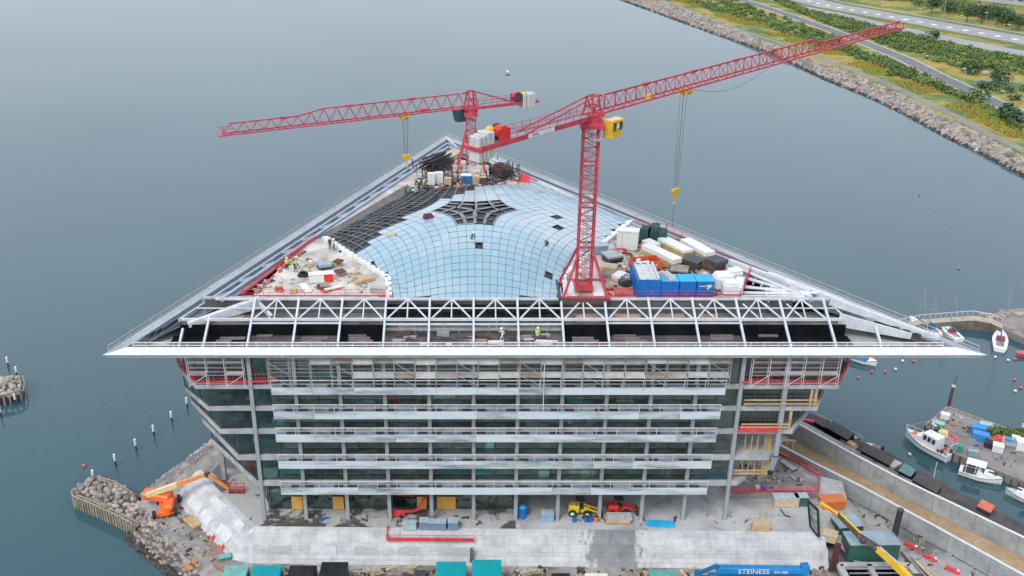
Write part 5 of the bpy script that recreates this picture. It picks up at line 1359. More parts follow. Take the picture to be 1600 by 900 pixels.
for k, (x0, x1, lab) in enumerate([(1032, 1059.5, 'blue container with turquoise roof and a metal box lying on it'), (1060, 1086, 'middle blue container with bare turquoise roof in the row of three'), (1086.5, 1113, 'blue container with pale lettering at the right end of the row')]):
    c_, w_ = ribs_container(lab, x0, x1, 466, DZ, 2.6, 2.5, BLUEC, BLUET, group='blue containers with turquoise roofs')
    if k == 0:
        o = MB().cbox((0, 0, 0), 1.3, 2.6, .45, .35, .8).build('metal_box', GSTEEL, None, local=True); tag(o, 'pale metal box lying on the roof of the blue container', 'box'); o.location = c_.location + V((-.1, 1.5, 2.56))
    if k == 2:
        m2 = mat('container_lettering', (.45, .55, .35), .6)
        MB().box(-.75, .1, -.085, -.05, 1.75, 1.9).build('marking', m2, c_, local=True); MB().box(.2, .95, -.085, -.05, 1.7, 2.05).build('marking', m2, c_, local=True); MB().hexa([(.25, -.085, 1.35), (.45, -.085, 1.35), (.45, -.05, 1.35), (.25, -.05, 1.35)], [(.35, -.085, 1.7), (.8, -.085, 1.7), (.8, -.05, 1.7), (.35, -.05, 1.7)]).build('marking', m2, c_, local=True)
def bundle(name, label, cat, p0, p1, w_, h, m, endm=None, layers=2, group=None, strap=True):
    """long stack seen lying on the deck, from p0 to p1 (ground points)"""
    p0, p1 = V(p0), V(p1); d = p1 - p0; t = thing(name, label, cat, tuple((p0 + p1) / 2), math.atan2(d.y, d.x), group); L_ = d.length
    hh = h / layers
    if name == 'scaffold_stack':
        for k in range(layers):
            mm = MB()
            for q in range(16):
                y = random.uniform(-w_ / 2, w_ / 2); e = random.uniform(-.5, .5); dy = random.uniform(-.35, .35); zz = .12 + k * hh + random.uniform(0, hh)
                mm.bar((-L_ / 2 + e, y, zz), (L_ / 2 + e, y + dy, zz + random.uniform(-.2, .25)), random.uniform(.08, .22), random.uniform(.08, .2))
            tag(mm.build('layer', m if k % 2 else (endm or m), t, local=True), kind='stuff')
        layers = 0
    for k in range(layers):
        o = random.uniform(-.12, .12); e = random.uniform(-.3, .3)
        MB().box(-L_ / 2 + e, L_ / 2 + e, -w_ / 2 + o, w_ / 2 + o, .1 + k * hh, .1 + (k + 1) * hh - .03).build('layer', m if (k == layers - 1 or not endm) else endm, t, local=True)
    m_ = MB()
    for x in (-.35, 0, .35): m_.box(x * L_ - .08, x * L_ + .08, -w_ / 2 - .1, w_ / 2 + .1, 0, .1)
    m_.build('bearer', WOOD, t, local=True)
    return t
bundle('panel_stack', 'long stack of white wall panels with an ochre end behind the orange skip', 'panels', P(1008, 396, DZ), P(1058, 420, DZ), 1.7, 1.5, WHITE, OCHRE, 2)
bundle('panel_stack', 'stack of ochre insulated panels with white tops, between two white stacks', 'panels', P(1035, 384, DZ), P(1076, 405, DZ), 1.8, 1.4, WHITE, OCHRE, 3)
bundle('panel_stack', 'white and ochre panel stack nearest the right roof edge', 'panels', P(1068, 384, DZ), P(1108, 406, DZ), 1.8, 1.3, WHITE, OCHRE, 2)
bundle('panel_stack', 'short white panel stack next to the dark green rack', 'panels', P(1008, 386, DZ), P(1026, 394, DZ), 1.6, 1.2, WHITE, None, 2)
bundle('board_stack', 'black stack of dark boards before the white wrapped pallets', 'boards', P(1070, 412, DZ), P(1096, 421, DZ), 2.6, 1.2, DSTEEL, None, 3)
bundle('board_stack', 'black crate of dark sheets beside the white wrapped pallets', 'boards', P(1106, 420, DZ), P(1126, 428, DZ), 2.4, 2.0, DSTEEL, RUST, 3)
bundle('timber_stack', 'pile of planks and frames behind the blue container row', 'timber', P(1046, 424, DZ), P(1074, 427, DZ), 2.4, .7, WOODG, DSTEEL, 3)
bundle('timber_stack', 'flat pale plywood stack right of the nearer crane mast', 'timber', P(943, 421, DZ), P(966, 424, DZ), 1.8, .7, WOODL, WOOD, 3)
bundle('timber_stack', 'low stack of boards beside the grey bin right of the mast', 'timber', P(940, 432, DZ), P(960, 434, DZ), 1.4, .6, WOODG, None, 2)
bundle('pipe_rack', 'grey rack of pipes over black sheets right of the grey bin', 'pipes', P(950, 404, DZ), P(963, 414, DZ), 2.2, 1.2, GSTEEL, DSTEEL, 4)
# white cabin, bin, skip, net rack, wrapped pallets
t = thing('site_cabin', 'white upright cabin box among the materials on the right roof deck', 'cabin', tuple(P(979, 391, DZ)), R(-14))
m_ = MB(); m_.box(-1.6, 1.6, 0, 1.7, .1, 3.0); m_.build('body', WHITE, t, local=True); MB().box(-.8, -.74, -.02, 0, .2, 2.9).build('door_joint', GSTEEL, t, local=True); MB().box(-1.7, 1.7, -.1, 1.8, 3.0, 3.12).build('roof', WHITE, t, local=True)
t = thing('waste_bin', 'grey metal bin beside the nearer crane mast', 'bin', tuple(P(937, 396, DZ)), R(6))
m_ = MB(); m_.hexa([(-.9, -.6, .1), (.9, -.6, .1), (.9, .6, .1), (-.9, .6, .1)], [(-1.15, -.9, 1.5), (1.15, -.9, 1.5), (1.15, .9, 1.5), (-1.15, .9, 1.5)]); m_.build('body', GTOP, t, local=True); MB().box(-1.2, 1.2, -.95, .95, 1.5, 1.58).build('lid', GSTEEL, t, local=True)
for s_ in (-1, 1): MB().box(s_ * .7 - .1, s_ * .7 + .1, -.6, .6, 0, .12).build('foot', DSTEEL, t, local=True)
def skip(label, p, L_, w_, h, yaw, m):
    t = thing('skip', label, 'skip', tuple(p), yaw); a, b_ = L_ / 2, w_ / 2
    for nm, q0, q1 in (('front_wall', (-a, -b_), (a, -b_)), ('back_wall', (-a, b_), (a, b_)), ('end_wall', (-a, -b_), (-a, b_)), ('end_wall', (a, -b_), (a, b_))):
        d = V((q1[0] - q0[0], q1[1] - q0[1], 0)).normalized()
        MB().bar((*q0, h / 2), (*q1, h / 2), .1, h).build(nm, m, t, local=True)
    MB().box(-a, a, -b_, b_, .0, .1).build('floor', m, t, local=True)
    return t
skip('orange open skip filled with white scrap behind the blue containers', P(1008, 419, DZ), 4.2, 2.6, 1.4, R(14), mat('skip_orange', (.62, .11, .04), .55, var=.25))
m_ = MB()
for k in range(14):
    p = P(1008, 419, DZ); m_.cbox((p.x + random.uniform(-1.6, 1.4), p.y + random.uniform(-.8, .8), DZ + random.uniform(.3, 1.0)), random.uniform(.4, 1.1), .5, .3, random.uniform(0, 3))
tag(m_.build('scrap', WHITE), 'white scrap heaped inside the orange skip', 'scrap', kind='stuff')
t = thing('net_rack', 'stack wrapped in dark green netting near the right roof edge', 'rack', tuple(P(1019, 378, DZ)), R(-20))
for k, (x, y, h) in enumerate(((-1.2, 0, 2.2), (.3, .3, 2.6), (1.6, -.2, 2.1))): MB().cbox((x, y, .15), 1.4, 2.4, h, random.uniform(-.2, .2), .9).build('netting', mat('green_net', (.02, .07, .06), .8, var=.5, scale=2), t, local=True)
m_ = MB()
for k in range(14): x = random.uniform(-2, 2); m_.tube((x, -1.2, .1), (x + .2, 1.2, random.uniform(.5, 3.2)), .05, n=4)
m_.build('tube', RUST, t, local=True)
for px, py, w_, d_, h, yaw, lab in ((1128, 450, 2.6, 2.2, 2.2, .1, 'white wrapped pallet at the back, next to the black crate'), (1140, 459, 2.3, 1.6, 1.9, 0, 'round shouldered white wrapped pallet in front of the others'), (1153, 456, 1.3, 3.0, 1.7, -.35, 'narrow white wrapped pallet next to the red barrier'), (1146, 441, 2.0, 1.6, 2.0, .3, 'white wrapped pallet behind the front one')):
    t = thing('wrapped_pallet', lab, 'pallet', tuple(P(px, py, DZ)), yaw, 'white wrapped pallets')
    m_ = MB(); m_.cbox((0, 0, .16), w_, d_, h * .8, 0); m_.cbox((.05, 0, .16 + h * .8), w_, d_, h * .2, 0, .8); m_.build('wrap', WRAP, t, bevel=.15, local=True)
    m_ = MB()
    for k in (-1, 0, 1): m_.box(k * w_ * .4 - .08, k * w_ * .4 + .08, -d_ / 2, d_ / 2, 0, .14)
    m_.build('pallet', WOOD, t, local=True)
def machine_small(label, p, yaw=0):
    t = thing('generator', label, 'generator', tuple(p), yaw)
    MB().cbox((0, 0, .25), 1.7, 1.0, .9).build('body', DSTEEL, t, bevel=.06, local=True); MB().cbox((.3, 0, 1.15), .6, .6, .35).build('engine', GSTEEL, t, local=True); MB().tube((-.5, .2, 1.1), (-.5, .2, 1.7), .07).build('exhaust', DSTEEL, t, local=True)
    for s_ in (-1, 1): MB().tube((0, s_ * .55, .28), (0, s_ * .7, .28), .28, n=10).build('wheel', RUBBER, t, local=True)
machine_small('dark wheeled generator on the deck between mast footing and blue container', P(976, 448, DZ), .3)
bundle('timber_stack', 'reddish frame stack near the front rail beside the footing', 'timber', P(958, 460, DZ), P(988, 461, DZ), 2.0, .6, mat('red_frame', (.42, .10, .08), .7, var=.4), WOODG, 3)
bundle('timber_stack', 'white and pale board stack behind the dark generator', 'timber', P(962, 440, DZ), P(972, 432, DZ), 1.4, .8, WHITE, WOODL, 2)
# left deck items
t = thing('tool_container', 'low white container with a red painted end on the left roof deck', 'container', tuple(P(501, 440, DZ)), R(11))
MB().box(-1.6, .5, -.6, .6, .1, 1.3).build('white_half', WHITE, t, local=True); MB().box(.502, 1.75, -.6, .6, .1, 1.3).build('red_half', mat('bright_red', (.70, .03, .03), .45), t, local=True); MB().box(-1.65, 1.8, -.66, .66, 1.3, 1.36).build('lid', WHITE, t, local=True); MB().box(-1.5, 1.6, -.5, .5, 0, .1).build('skid', DSTEEL, t, local=True)
bundle('timber_stack', 'brown stack of short formwork boards on the left roof deck', 'timber', P(528, 431, DZ), P(541, 428, DZ), 1.3, .7, RUST, WOODG, 4)
bundle('timber_stack', 'grey brown pallet stack in front of the red and white container', 'timber', P(498, 452, DZ), P(513, 451, DZ), 1.3, .7, WOODG, RUST, 3)
bundle('timber_stack', 'small orange brown plank pile at the front of the left roof deck', 'timber', P(556, 445, DZ), P(584, 436, DZ), .9, .4, WOOD, None, 2)
bundle('timber_stack', 'weathered planks leaning in a heap near the glass roof edge', 'timber', P(521, 414, DZ), P(531, 416, DZ), 1.2, .8, RUST, WOOD, 3)
bundle('board_stack', 'single white board lying on the left roof deck', 'board', P(473, 445, DZ), P(483, 457, DZ), 1.0, .25, WHITE, None, 1)
bundle('board_stack', 'white and red barrier board lying near the front barrier of the left deck', 'board', P(506, 457, DZ), P(534, 450, DZ), .6, .4, WHITE, SRED, 2)
bundle('board_stack', 'grey box girder piece lying by the right front corner of the left deck', 'board', P(578, 456, DZ), P(604, 457, DZ), 1.0, .7, GSTEEL, None, 1)
bundle('board_stack', 'pale grey sheet stack at the middle of the left roof deck', 'board', P(496, 421, DZ), P(516, 418, DZ), 1.6, .8, GTOP, DSTEEL, 2)
bundle('board_stack', 'small beige box stack by the front barrier of the left deck', 'box', P(454, 457, DZ), P(464, 457, DZ), 1.0, .5, PAPER, None, 1)
bundle('board_stack', 'red trestle board at the left front corner of the left deck', 'board', P(433, 455, DZ), P(445, 455, DZ), .5, .6, SRED, None, 2)
t = thing('cable_coil', 'black coil of hose lying on the left roof deck', 'coil', tuple(P(474, 431, DZ)))
m_ = MB()
for j in range(3): m_.path([V((math.cos(a) * (.75 - .1 * j), math.sin(a) * (.75 - .1 * j), .12 + .16 * j)) for a in [k * math.pi / 7 for k in range(15)]], .12)
m_.build('hose', RUBBER, t, local=True)
m_ = MB(); a = PL([(438, 434), (455, 444), (487, 435)], DZ + .06); m_.path(a, .09); tag(m_.build('pipe', GSTEEL), 'thin grey pipe lying bent on the left roof deck', 'pipe')
def debris(label, quad, n, mats, smin=.3, smax=1.3):
    m_ = MB(); q = PL(quad, DZ)
    for _ in range(n):
        u, v = random.random(), random.random(); p = q[0].lerp(q[1], u).lerp(q[3].lerp(q[2], u), v)
        m_.mi(random.randrange(len(mats))); m_.cbox((p.x, p.y, DZ + .01), random.uniform(smin, smax), random.uniform(.12, .5), random.uniform(.05, .35), random.uniform(0, 3.14))
    tag(m_.build('site_debris', mats), label, 'debris', kind='stuff')
DM = [WOODG, WOOD, GSTEEL, DSTEEL, WHITE, RUST, SRED]
debris('loose offcuts and small materials scattered over the right roof deck', [(945, 462), (1150, 462), (1060, 385), (965, 352)], 520, DM, .2, 1.2)
debris('loose offcuts scattered over the left roof deck', [(410, 458), (600, 458), (560, 420), (490, 395)], 80, [WOODG, WOOD, GSTEEL, WHITE, PAPER], .2, .8)
debris('dense jumble of tools and materials round the farther crane', [(640, 300), (825, 292), (770, 262), (680, 258)], 620, DM + [DSTEEL, DSTEEL, RUST, RUST, BLUEB], .3, 1.6)
debris('dark tools frames and cut parts on the rear deck around the workers', [(640, 302), (700, 300), (690, 262), (655, 280)], 230, [DSTEEL, DSTEEL, RUST, GSTEEL, NAVY, WOODG], .3, 1.5)
debris('offcuts lying along the left edge of the left roof deck', [(395, 455), (470, 396), (476, 392), (402, 460)], 70, [GSTEEL, SRED, WOODG, DSTEEL], .3, 1.2)
debris('tools and cut film along the uncovered roof edge', [(530, 395), (600, 375), (612, 366), (540, 392)], 8, [DSTEEL, NAVY])
# rear deck items
bundle('scaffold_stack', 'dark heap of scaffold tubes on timber left of the farther crane', 'scaffold parts', P(668, 268, DZ), P(698, 256, DZ), 3.6, 2.2, DSTEEL, RUST, 4)
bundle('timber_stack', 'pale plywood stack behind the farther crane legs', 'timber', P(700, 251, DZ), P(716, 242, DZ), 2.4, 1.0, WOODL, None, 3)
bundle('scaffold_stack', 'rusty heap of formwork right of the farther crane', 'scaffold parts', P(772, 270, DZ), P(792, 280, DZ), 3.0, 1.8, RUST, DSTEEL, 4)
bundle('scaffold_stack', 'white and black beams stacked between crane and right roof edge', 'beams', P(762, 258, DZ), P(775, 266, DZ), 2.4, 1.3, WHITE, DSTEEL, 4)
for px, py, w_, h, m2, lab in ((729, 288, 2.0, 1.7, BLUEB, 'small blue and white box in front of the farther crane'), (744, 288, 1.6, 1.5, PAPER, 'cardboard brown box right of the small blue box'), (754, 289, 1.2, 1.4, RUST, 'brown box at the right end of the boxes before the crane'), (686, 287, 1.4, 2.0, WHITE, 'upright white sack left of the boxes before the crane'), (700, 289, 1.3, 1.2, PAPER, 'beige crate left of the farther crane'), (674, 290, 1.3, 2.2, WRAP, 'white wrapped pallet among the workers at the rear')):
    t = thing('crate', lab, 'crate', tuple(P(px, py, DZ)), random.uniform(-.2, .2)); MB().cbox((0, 0, .1), w_, w_ * .7, h).build('body', m2, t, local=True); MB().cbox((0, 0, h + .1), w_ * 1.03, w_ * .73, .12).build('lid', WHITE if m2 in (BLUEB, WHITE, WRAP) else WOODL, t, local=True)
t = thing('tarpaulin', 'red tarpaulin heap at the rear right edge of the glass roof', 'tarpaulin', tuple(P(823, 283, DZ))); m_ = MB()
m_.hexa([(-1.6, -1.0, 0), (1.7, -.8, 0), (1.5, .9, 0), (-1.5, .8, 0)], [(-1.2, -.3, 1.5), (.2, -.3, 1.1), (.3, .3, 1.0), (-1.1, .3, 1.6)]); o = m_.build('sheet', mat('tarp_red', (.60, .04, .06), .55, var=.2, bump=.4), t, local=True); MB().tube((-2, 0, .05), (2, 0, .05), .12).build('weight', DSTEEL, t, local=True)
bundle('board_stack', 'pale boards lying between the rusty heap and the red tarpaulin', 'boards', P(790, 290, DZ), P(816, 291, DZ), 1.8, .5, WOODL, WHITE, 2)
MB_ = MB(); q = PL([(655, 303), (830, 296), (800, 283), (660, 285)], DZ + .02); MB_.poly(q); MB_2 = MB(); q = PL([(490, 374), (636, 288), (652, 299), (513, 370)], DZ + .03); MB_2.poly(q[::-1]); tag(MB_2.build('roof_membrane', mat('brown_membrane', (.13, .115, .112), .75, var=.35, scale=.3, stretch=(2, 1, 1))), 'grey brown roof membrane strip left of the uncovered glass roof', 'membrane')
m3 = MB()
for _ in range(150):
    p = P(random.uniform(645, 815), random.uniform(262, 296), DZ); hh = random.uniform(.8, 2.6); m3.tube(p, p + V((random.uniform(-.2, .2), 0, hh)), .06, n=4)
    if random.random() < .6: m3.tube(p + V((0, 0, hh * .8)), p + V((random.uniform(-2, 2), random.uniform(-1, 1), hh * .8)), .05, n=4)
tag(m3.build('scaffold_tubes', DSTEEL), 'thicket of dark scaffold tubes standing round the farther crane', 'scaffold', kind='stuff')
tag(MB_.build('ground_sheet', mat('wet_sheet', (.09, .085, .085), .4, var=.6, scale=.5, col2=(.26, .25, .245))), 'dark wet sheeting on the deck before the farther crane', 'sheeting')
# film offcuts and board on the glass roof
t = thing('plywood_sheet', 'pale plywood sheet lying on the left part of the glass roof', 'board', tuple(P(618, 366, 38.9)), R(20)); MB().cbox((0, 0, 0.05), 2.6, 1.5, .1).build('sheet', WOODL, t, local=True); MB().cbox((.2, -.9, .05), 1.2, .5, .18).build('offcut', WOODG, t, local=True)
t = thing('tool_bag', 'dark red tool bag on the left part of the glass roof', 'bag', tuple(P(669, 340, 40.1)), R(25)); MB().cbox((0, 0, .05), 1.7, .9, .6, 0, .7).build('bag', mat('maroon', (.16, .02, .05), .8), t, local=True); MB().cbox((.9, .3, .05), .5, .4, .3).build('flap', WHITE, t, local=True)
# ================================================================== MACHINES AND SITE ITEMS ON THE GROUND
def wheel(mb_, p, q, r): mb_.tube(p, q, r, n=14)
# orange articulated boom lift on the left yard
O = P(258, 797, ZY); t = thing('boom_lift', 'orange articulated boom lift with long cream boom on the left yard', 'boom lift', tuple(O))
def W(px, py, z): return P(px, py, z) - O
a1 = R(18)
m_ = MB(); m_.cbox((0, 0, .55), 4.6, 1.5, .6, a1 + R(90)); m_.cbox((0.6, -1.6, .45), 2.6, .6, .45, a1); m_.cbox((0.1, 1.6, .45), 2.6, .6, .45, a1); m_.build('chassis', ORG, t, local=True)
for x, y in ((-1.0, -2.0), (2.0, -1.3), (-1.4, 1.5), (1.6, 2.1)):
    m_ = MB(); d = V((math.cos(a1), math.sin(a1), 0)) * .25; c = V((x, y, .62)); m_.tube(c - d, c + d, .62, n=14); m_.build('wheel', RUBBER, t, local=True)
m_ = MB(); m_.cbox((-1.3, 1.2, 1.25), 4.6, 1.9, 1.2, R(-12)); m_.cbox((.9, -.6, 1.1), 1.5, 2.6, .9, R(10)); m_.build('turntable', ORG, t, bevel=.2, local=True)
b0, b1 = W(229, 774, 4.2), W(322, 741, 8.0); b2, b3 = W(326, 742, 8.2), W(358, 764, 6.3)
m_ = MB(); m_.bar(b0, b0.lerp(b1, .52), .62, .7); m_.build('boom', CREAM, t, local=True)
m_ = MB(); m_.bar(b0.lerp(b1, .5), b1, .48, .54); m_.build('boom_extension', mat('boom_orange', (.72, .25, .07), .5, var=.2), t, local=True)
m_ = MB(); m_.bar(b0 + V((0, 0, -.2)), V((-1.2, 1.3, 2.4)), .7, .6); m_.build('riser', DSTEEL, t, local=True)
m_ = MB(); m_.bar(b1, b2, .6, .7); m_.build('knuckle', DSTEEL, t, local=True)
m_ = MB(); m_.bar(b2, b3, .36, .4); m_.build('fly_jib', mat('boom_orange', (.72, .25, .07)), t, local=True)
bc = W(370, 768, 5.6); m_ = MB()
for z in (0, .55, 1.1):
    for sx, sy in ((1, 0), (-1, 0)): m_.bar(bc + V((sx * 1.1, -.5, z)), bc + V((sx * 1.1, .5, z)), .08)
    for sy in (-1, 1): m_.bar(bc + V((-1.1, sy * .5, z)), bc + V((1.1, sy * .5, z)), .08)
for sx in (-1.1, 0, 1.1):
    for sy in (-.5, .5): m_.bar(bc + V((sx, sy, 0)), bc + V((sx, sy, 1.1)), .08)
m_.bar(b3, bc + V((-1.1, 0, .5)), .3); m_.build('basket', mat('basket_red', (.62, .08, .04), .5), t, local=True); MB().cbox(tuple(bc), 2.2, 1.0, .06).build('basket_floor', DSTEEL, t, local=True)
# yellow compact wheel loader
def loader(label, px, py, yaw, m, kind):
    t = thing('wheel_loader' if kind == 0 else 'telehandler', label, 'loader', tuple(P(px, py, ZP)), yaw)
    m_ = MB(); m_.hexa([(-1.9, -.7, .6), (-.3, -.7, .6), (-.3, .7, .6), (-1.9, .7, .6)], [(-1.8, -.65, 1.7), (-.3, -.65, 1.75), (-.3, .65, 1.75), (-1.8, .65, 1.7)]); m_.cbox((.55, 0, .5), 1.4, .9, .7); m_.build('body', m, t, bevel=.1, local=True)
    m_ = MB(); m_.cbox((-.25, 0, 1.2), .9, 1.1, .25); m_.build('seat_box', DSTEEL, t, local=True)
    m_ = MB()
    for x in (-.75, .25):
        for y in (-.55, .55): m_.bar((x, y, 1.3), (x, y, 2.55), .08)
    m_.build('cab_frame', DSTEEL, t, local=True); MB().cbox((-.25, 0, 2.55), 1.3, 1.3, .1).build('cab_roof', DSTEEL, t, local=True)
    for x in (-1.25, .85):
        for s_ in (-1, 1):
            w_ = MB().tube((x, s_ * .55, .55), (x, s_ * .95, .55), .58, n=16).build('wheel', RUBBER, t, local=True); MB().tube((x, s_ * .94, .55), (x, s_ * .97, .55), .3, n=12).build('rim', WHITE, w_, local=True)
    m_ = MB()
    for s_ in (-.4, .4): m_.bar((.3, s_, 1.5), (2.4, s_, .75), .16, .22)
    m_.build('lift_arm', m if kind == 0 else SRED, t, local=True)
    m_ = MB(); m_.hexa([(2.3, -.85, .1), (3.1, -.85, .1), (3.1, .85, .1), (2.3, .85, .1)], [(2.3, -.85, .85), (2.5, -.85, .85), (2.5, .85, .85), (2.3, .85, .85)]); m_.build('bucket', DSTEEL, t, local=True)
loader('yellow compact wheel loader parked between the ground floor columns', 908, 803, R(-6), mat('loader_yellow', (.72, .50, .03), .4), 0)
loader('bright red loader parked beside the yellow one under the building', 968, 802, R(3), mat('loader_red', (.60, .03, .03), .4), 1)
# small red boom lift in front of the door boards
t = thing('boom_lift', 'small red folding boom lift in front of the orange door boards', 'boom lift', tuple(P(632, 806, ZP))); O = V(t.location)
m_ = MB(); m_.cbox((-1.2, 0, .25), 2.6, 1.0, .5); m_.build('chassis', SRED, t, local=True)
for x in (-2.1, -.4):
    for s_ in (-1, 1): MB().tube((x, s_ * .5, .3), (x, s_ * .68, .3), .3, n=12).build('wheel', RUBBER, t, local=True)
m_ = MB(); m_.bar((-1.8, 0, .9), (1.2, 0, .8), .3, .3); m_.bar((1.2, 0, .8), (2.0, 0, 1.2), .28, .28); m_.build('lower_boom', SRED, t, local=True)
m_ = MB(); m_.bar((1.9, 0, 1.1), (3.0, .2, 3.0), .26, .26); m_.bar((2.7, .1, 2.9), (3.3, .3, 3.1), .2, .2); m_.build('upper_boom', SRED, t, local=True)
def crates(lst):
    for px, py, w_, d_, h, m2, lab in lst:
        z = ZP if py < 826 else ZP - .85
        t = thing('crate', lab, 'crate', tuple(P(px, py, z)), random.uniform(-.06, .06), 'grey blue crates behind the red wall barrier' if 'grey blue' in lab else None)
        MB().cbox((0, 0, .08), w_, d_, h).build('body', m2, t, local=True)
        MB().cbox((0, 0, h + .08), w_ * 1.04, d_ * 1.04, .07).build('lid', mat('crate_lid', (.33, .44, .50), .5) if m2 is not WOOD else WOODL, t, local=True)
GB = mat('crate_blue_grey', (.16, .24, .32), .6, var=.2)
crates([(640, 825, 1.9, 1.1, .9, mat('crate_pale', (.36, .50, .46), .6), 'pale green low crate behind the red barrier on the wall'), (663, 824, 1.3, 1.2, 1.2, GB, 'grey blue crate next to the pale green one behind the red barrier'), (676, 825, 1.1, 1.1, 1.1, GB, 'narrow grey blue crate, second of the four behind the red barrier'),
        (690, 825, 1.3, 1.2, 1.1, GB, 'grey blue crate, third of the four behind the red barrier'), (708, 825, 1.4, 1.2, 1.2, GB, 'wider grey blue crate at the right end behind the red barrier'), (855, 812, 1.8, 1.2, 1.2, mat('crate_steel', (.22, .36, .46), .6), 'blue grey crate under the building beside a column'),
        (1226, 789, 3.6, 1.4, 1.5, WOODL, 'pale timber crate in front of the small terrace'), (1250, 788, 1.9, 1.3, 1.5, GREEN, 'dark green box next to the pale timber crate')])
t = thing('water_tank', 'round blue tank under the building next to a column', 'tank', tuple(P(816, 807, ZP)))
MB().tube((0, 0, .1), (0, 0, 1.7), .68, .68, 16).build('body', BLUEC, t, local=True); MB().tube((0, 0, 1.7), (0, 0, 1.95), .6, .25, 16).build('cap', BLUET, t, local=True)
for px, m2, lab in ((916, BLUEC, 'blue drum left of the orange drum behind the front wall'), (923, BLUEC, 'second blue drum beside the orange drum behind the front wall'), (931, ORG, 'orange drum behind the front wall beside the blue ones'), (897, BLUEC, 'low blue drum lying alone behind the front wall')):
    t = thing('drum', lab, 'drum', tuple(P(px, 815, ZP))); MB().tube((0, 0, 0), (0, 0, .9), .3, n=12).build('body', m2, t, local=True); MB().tube((0, 0, .9), (0, 0, .94), .31, n=12).build('lid', DSTEEL, t, local=True)
bundle('timber_stack', 'pale planks on trestles in front of the red loader', 'timber', P(946, 815, ZP), P(984, 815, ZP), 1.6, .9, mat('plank_grey', (.4, .4, .41)), WOOD, 3)
bundle('sheet_stack', 'flat blue plastic covered stack on the wall edge between two columns', 'stack', P(1013, 820, ZP), P(1056, 822, ZP), .9, .5, BLUET, None, 2)
bundle('timber_stack', 'cardboard brown pallet load by the rightmost column', 'pallet', P(1176, 826, ZP), P(1203, 827, ZP), 1.1, .9, PAPER, WOOD, 2)
m_ = MB()
for a, b_ in (((1186, 812), (1192, 797)), ((1196, 812), (1201, 799))): q = P(*a, ZP); m_.bar(q, q + V((.3, .3, 2.4)), .1)
tag(m_.build('timber_prop', WOOD), 'two slender timber props standing by the brown pallet load', 'timber')
t = thing('container', 'orange skip container at the corner of the right flood wall', 'container', tuple(P(1298, 792, ZP - .2)), R(4))
MB().hexa([(-1.5, -.9, .15), (1.5, -.9, .15), (1.5, .9, .15), (-1.5, .9, .15)], [(-1.75, -1.0, 1.5), (1.75, -1.0, 1.5), (1.75, 1.0, 1.5), (-1.75, 1.0, 1.5)]).build('body', mat('skip_orange2', (.55, .15, .03), .5, var=.15), t, local=True); MB().box(-1.8, 1.8, -1.05, 1.05, 1.5, 1.58).build('lid', mat('skip_orange2', (.7, .2, .02)), t, local=True)
for s_ in (-1, 1): MB().box(s_ * 1.1 - .1, s_ * 1.1 + .1, -.8, .8, 0, .15).build('skid', DSTEEL, t, local=True)
t = thing('crate', 'plywood corner box beside the hanging window frame', 'crate', tuple(P(1293, 842, 4.6)), R(-25)); MB().cbox((0, 0, 0), 2.4, 1.6, 1.1).build('body', PAPER, t, local=True); MB().cbox((0, 0, 1.1), 2.5, 1.7, .06).build('lid', WOODL, t, local=True)
# items on the terrace
bundle('beam_stack', 'grey steel beam pair lying on the small terrace', 'beams', P(1203, 741, TZ), P(1210, 722, TZ), .9, .6, GSTEEL, DSTEEL, 2)
t = thing('timber_prop', 'orange brown timber panel leaning upright on the small terrace', 'timber', tuple(P(1183, 748, TZ))); MB().bar((0, 0, 0), (.1, 1.5, 2.4), .9, .1, up=(1, 0, 0)).build('panel', WOOD, t, local=True); MB().bar((-.2, .2, 0), (.05, 1.2, 2), .12).build('stay', WOODL, t, local=True)
t = thing('bucket', 'small blue tub by the front barrier of the terrace', 'tub', tuple(P(1193, 764, TZ))); MB().tube((0, 0, 0), (0, 0, .6), .4, .5, 12).build('body', BLUEC, t, local=True); MB().cbox((-.9, .1, 0), .7, .6, .5).build('bag', WRAP, t, local=True)
bundle('beam_stack', 'pale battens lying along the red terrace barrier', 'timber', P(1222, 722, TZ), P(1242, 736, TZ), .9, .3, mat('plank_grey', (.4, .4, .41)), RUST, 2)
# left yard
bundle('timber_stack', 'timber pallet lying against the foot of the left wall', 'timber', P(294, 812, ZY), P(310, 826, ZY), 1.5, .4, WOOD, WOODG, 2)
for pts, m2, lab in (([(278, 812), (310, 830), (320, 829), (294, 806)], mat('brown_mat', (.16, .11, .09), .9, var=.3), 'brown sheet lying beside the timber pallet on the left yard'), ([(285, 880), (302, 872), (313, 884), (293, 893)], mat('rust_sheet', (.50, .22, .09), .8, var=.3), 'orange plywood sheet on the ground near the boulders'), ([(318, 850), (340, 838), (360, 880), (352, 896), (336, 890)], mat('brown_mat2', (.27, .19, .16), .9, var=.35), 'reddish brown muddy patch board at the foot of the left wall')):
    m_ = MB(); q = PL(pts, ZY + .01); m_.prism([(p.x, p.y) for p in q], ZY + .005, ZY + .06); tag(m_.build('ground_sheet', m2), lab, 'sheet')
t = thing('tarp_box', 'small green tarp covered box at the foot of the left wall', 'box', tuple(P(352, 874, ZY)), R(20)); MB().cbox((0, 0, 0), 1.6, .9, .6).build('body', mat('green_box', (.05, .26, .2), .6), t, local=True); MB().cbox((0, 0, .6), 1.7, 1.0, .06).build('lid', TEALP, t, local=True)
for k, (x, y) in enumerate([(331, 843), (346, 858)]):
    t = thing('traffic_barrier', ['upper', 'lower'][k] + ' small orange red barrier block at the foot of the left wall', 'barrier', tuple(P(x, y, ZY)), R(-50)); MB().cbox((0, 0, 0), 1.0, .4, .8, 0, .8).build('body', mat('barrier_orange', (.75, .12, .05), .5), t, local=True); MB().cbox((0, 0, .8), .7, .2, .12).build('cap', WHITE, t, local=True)
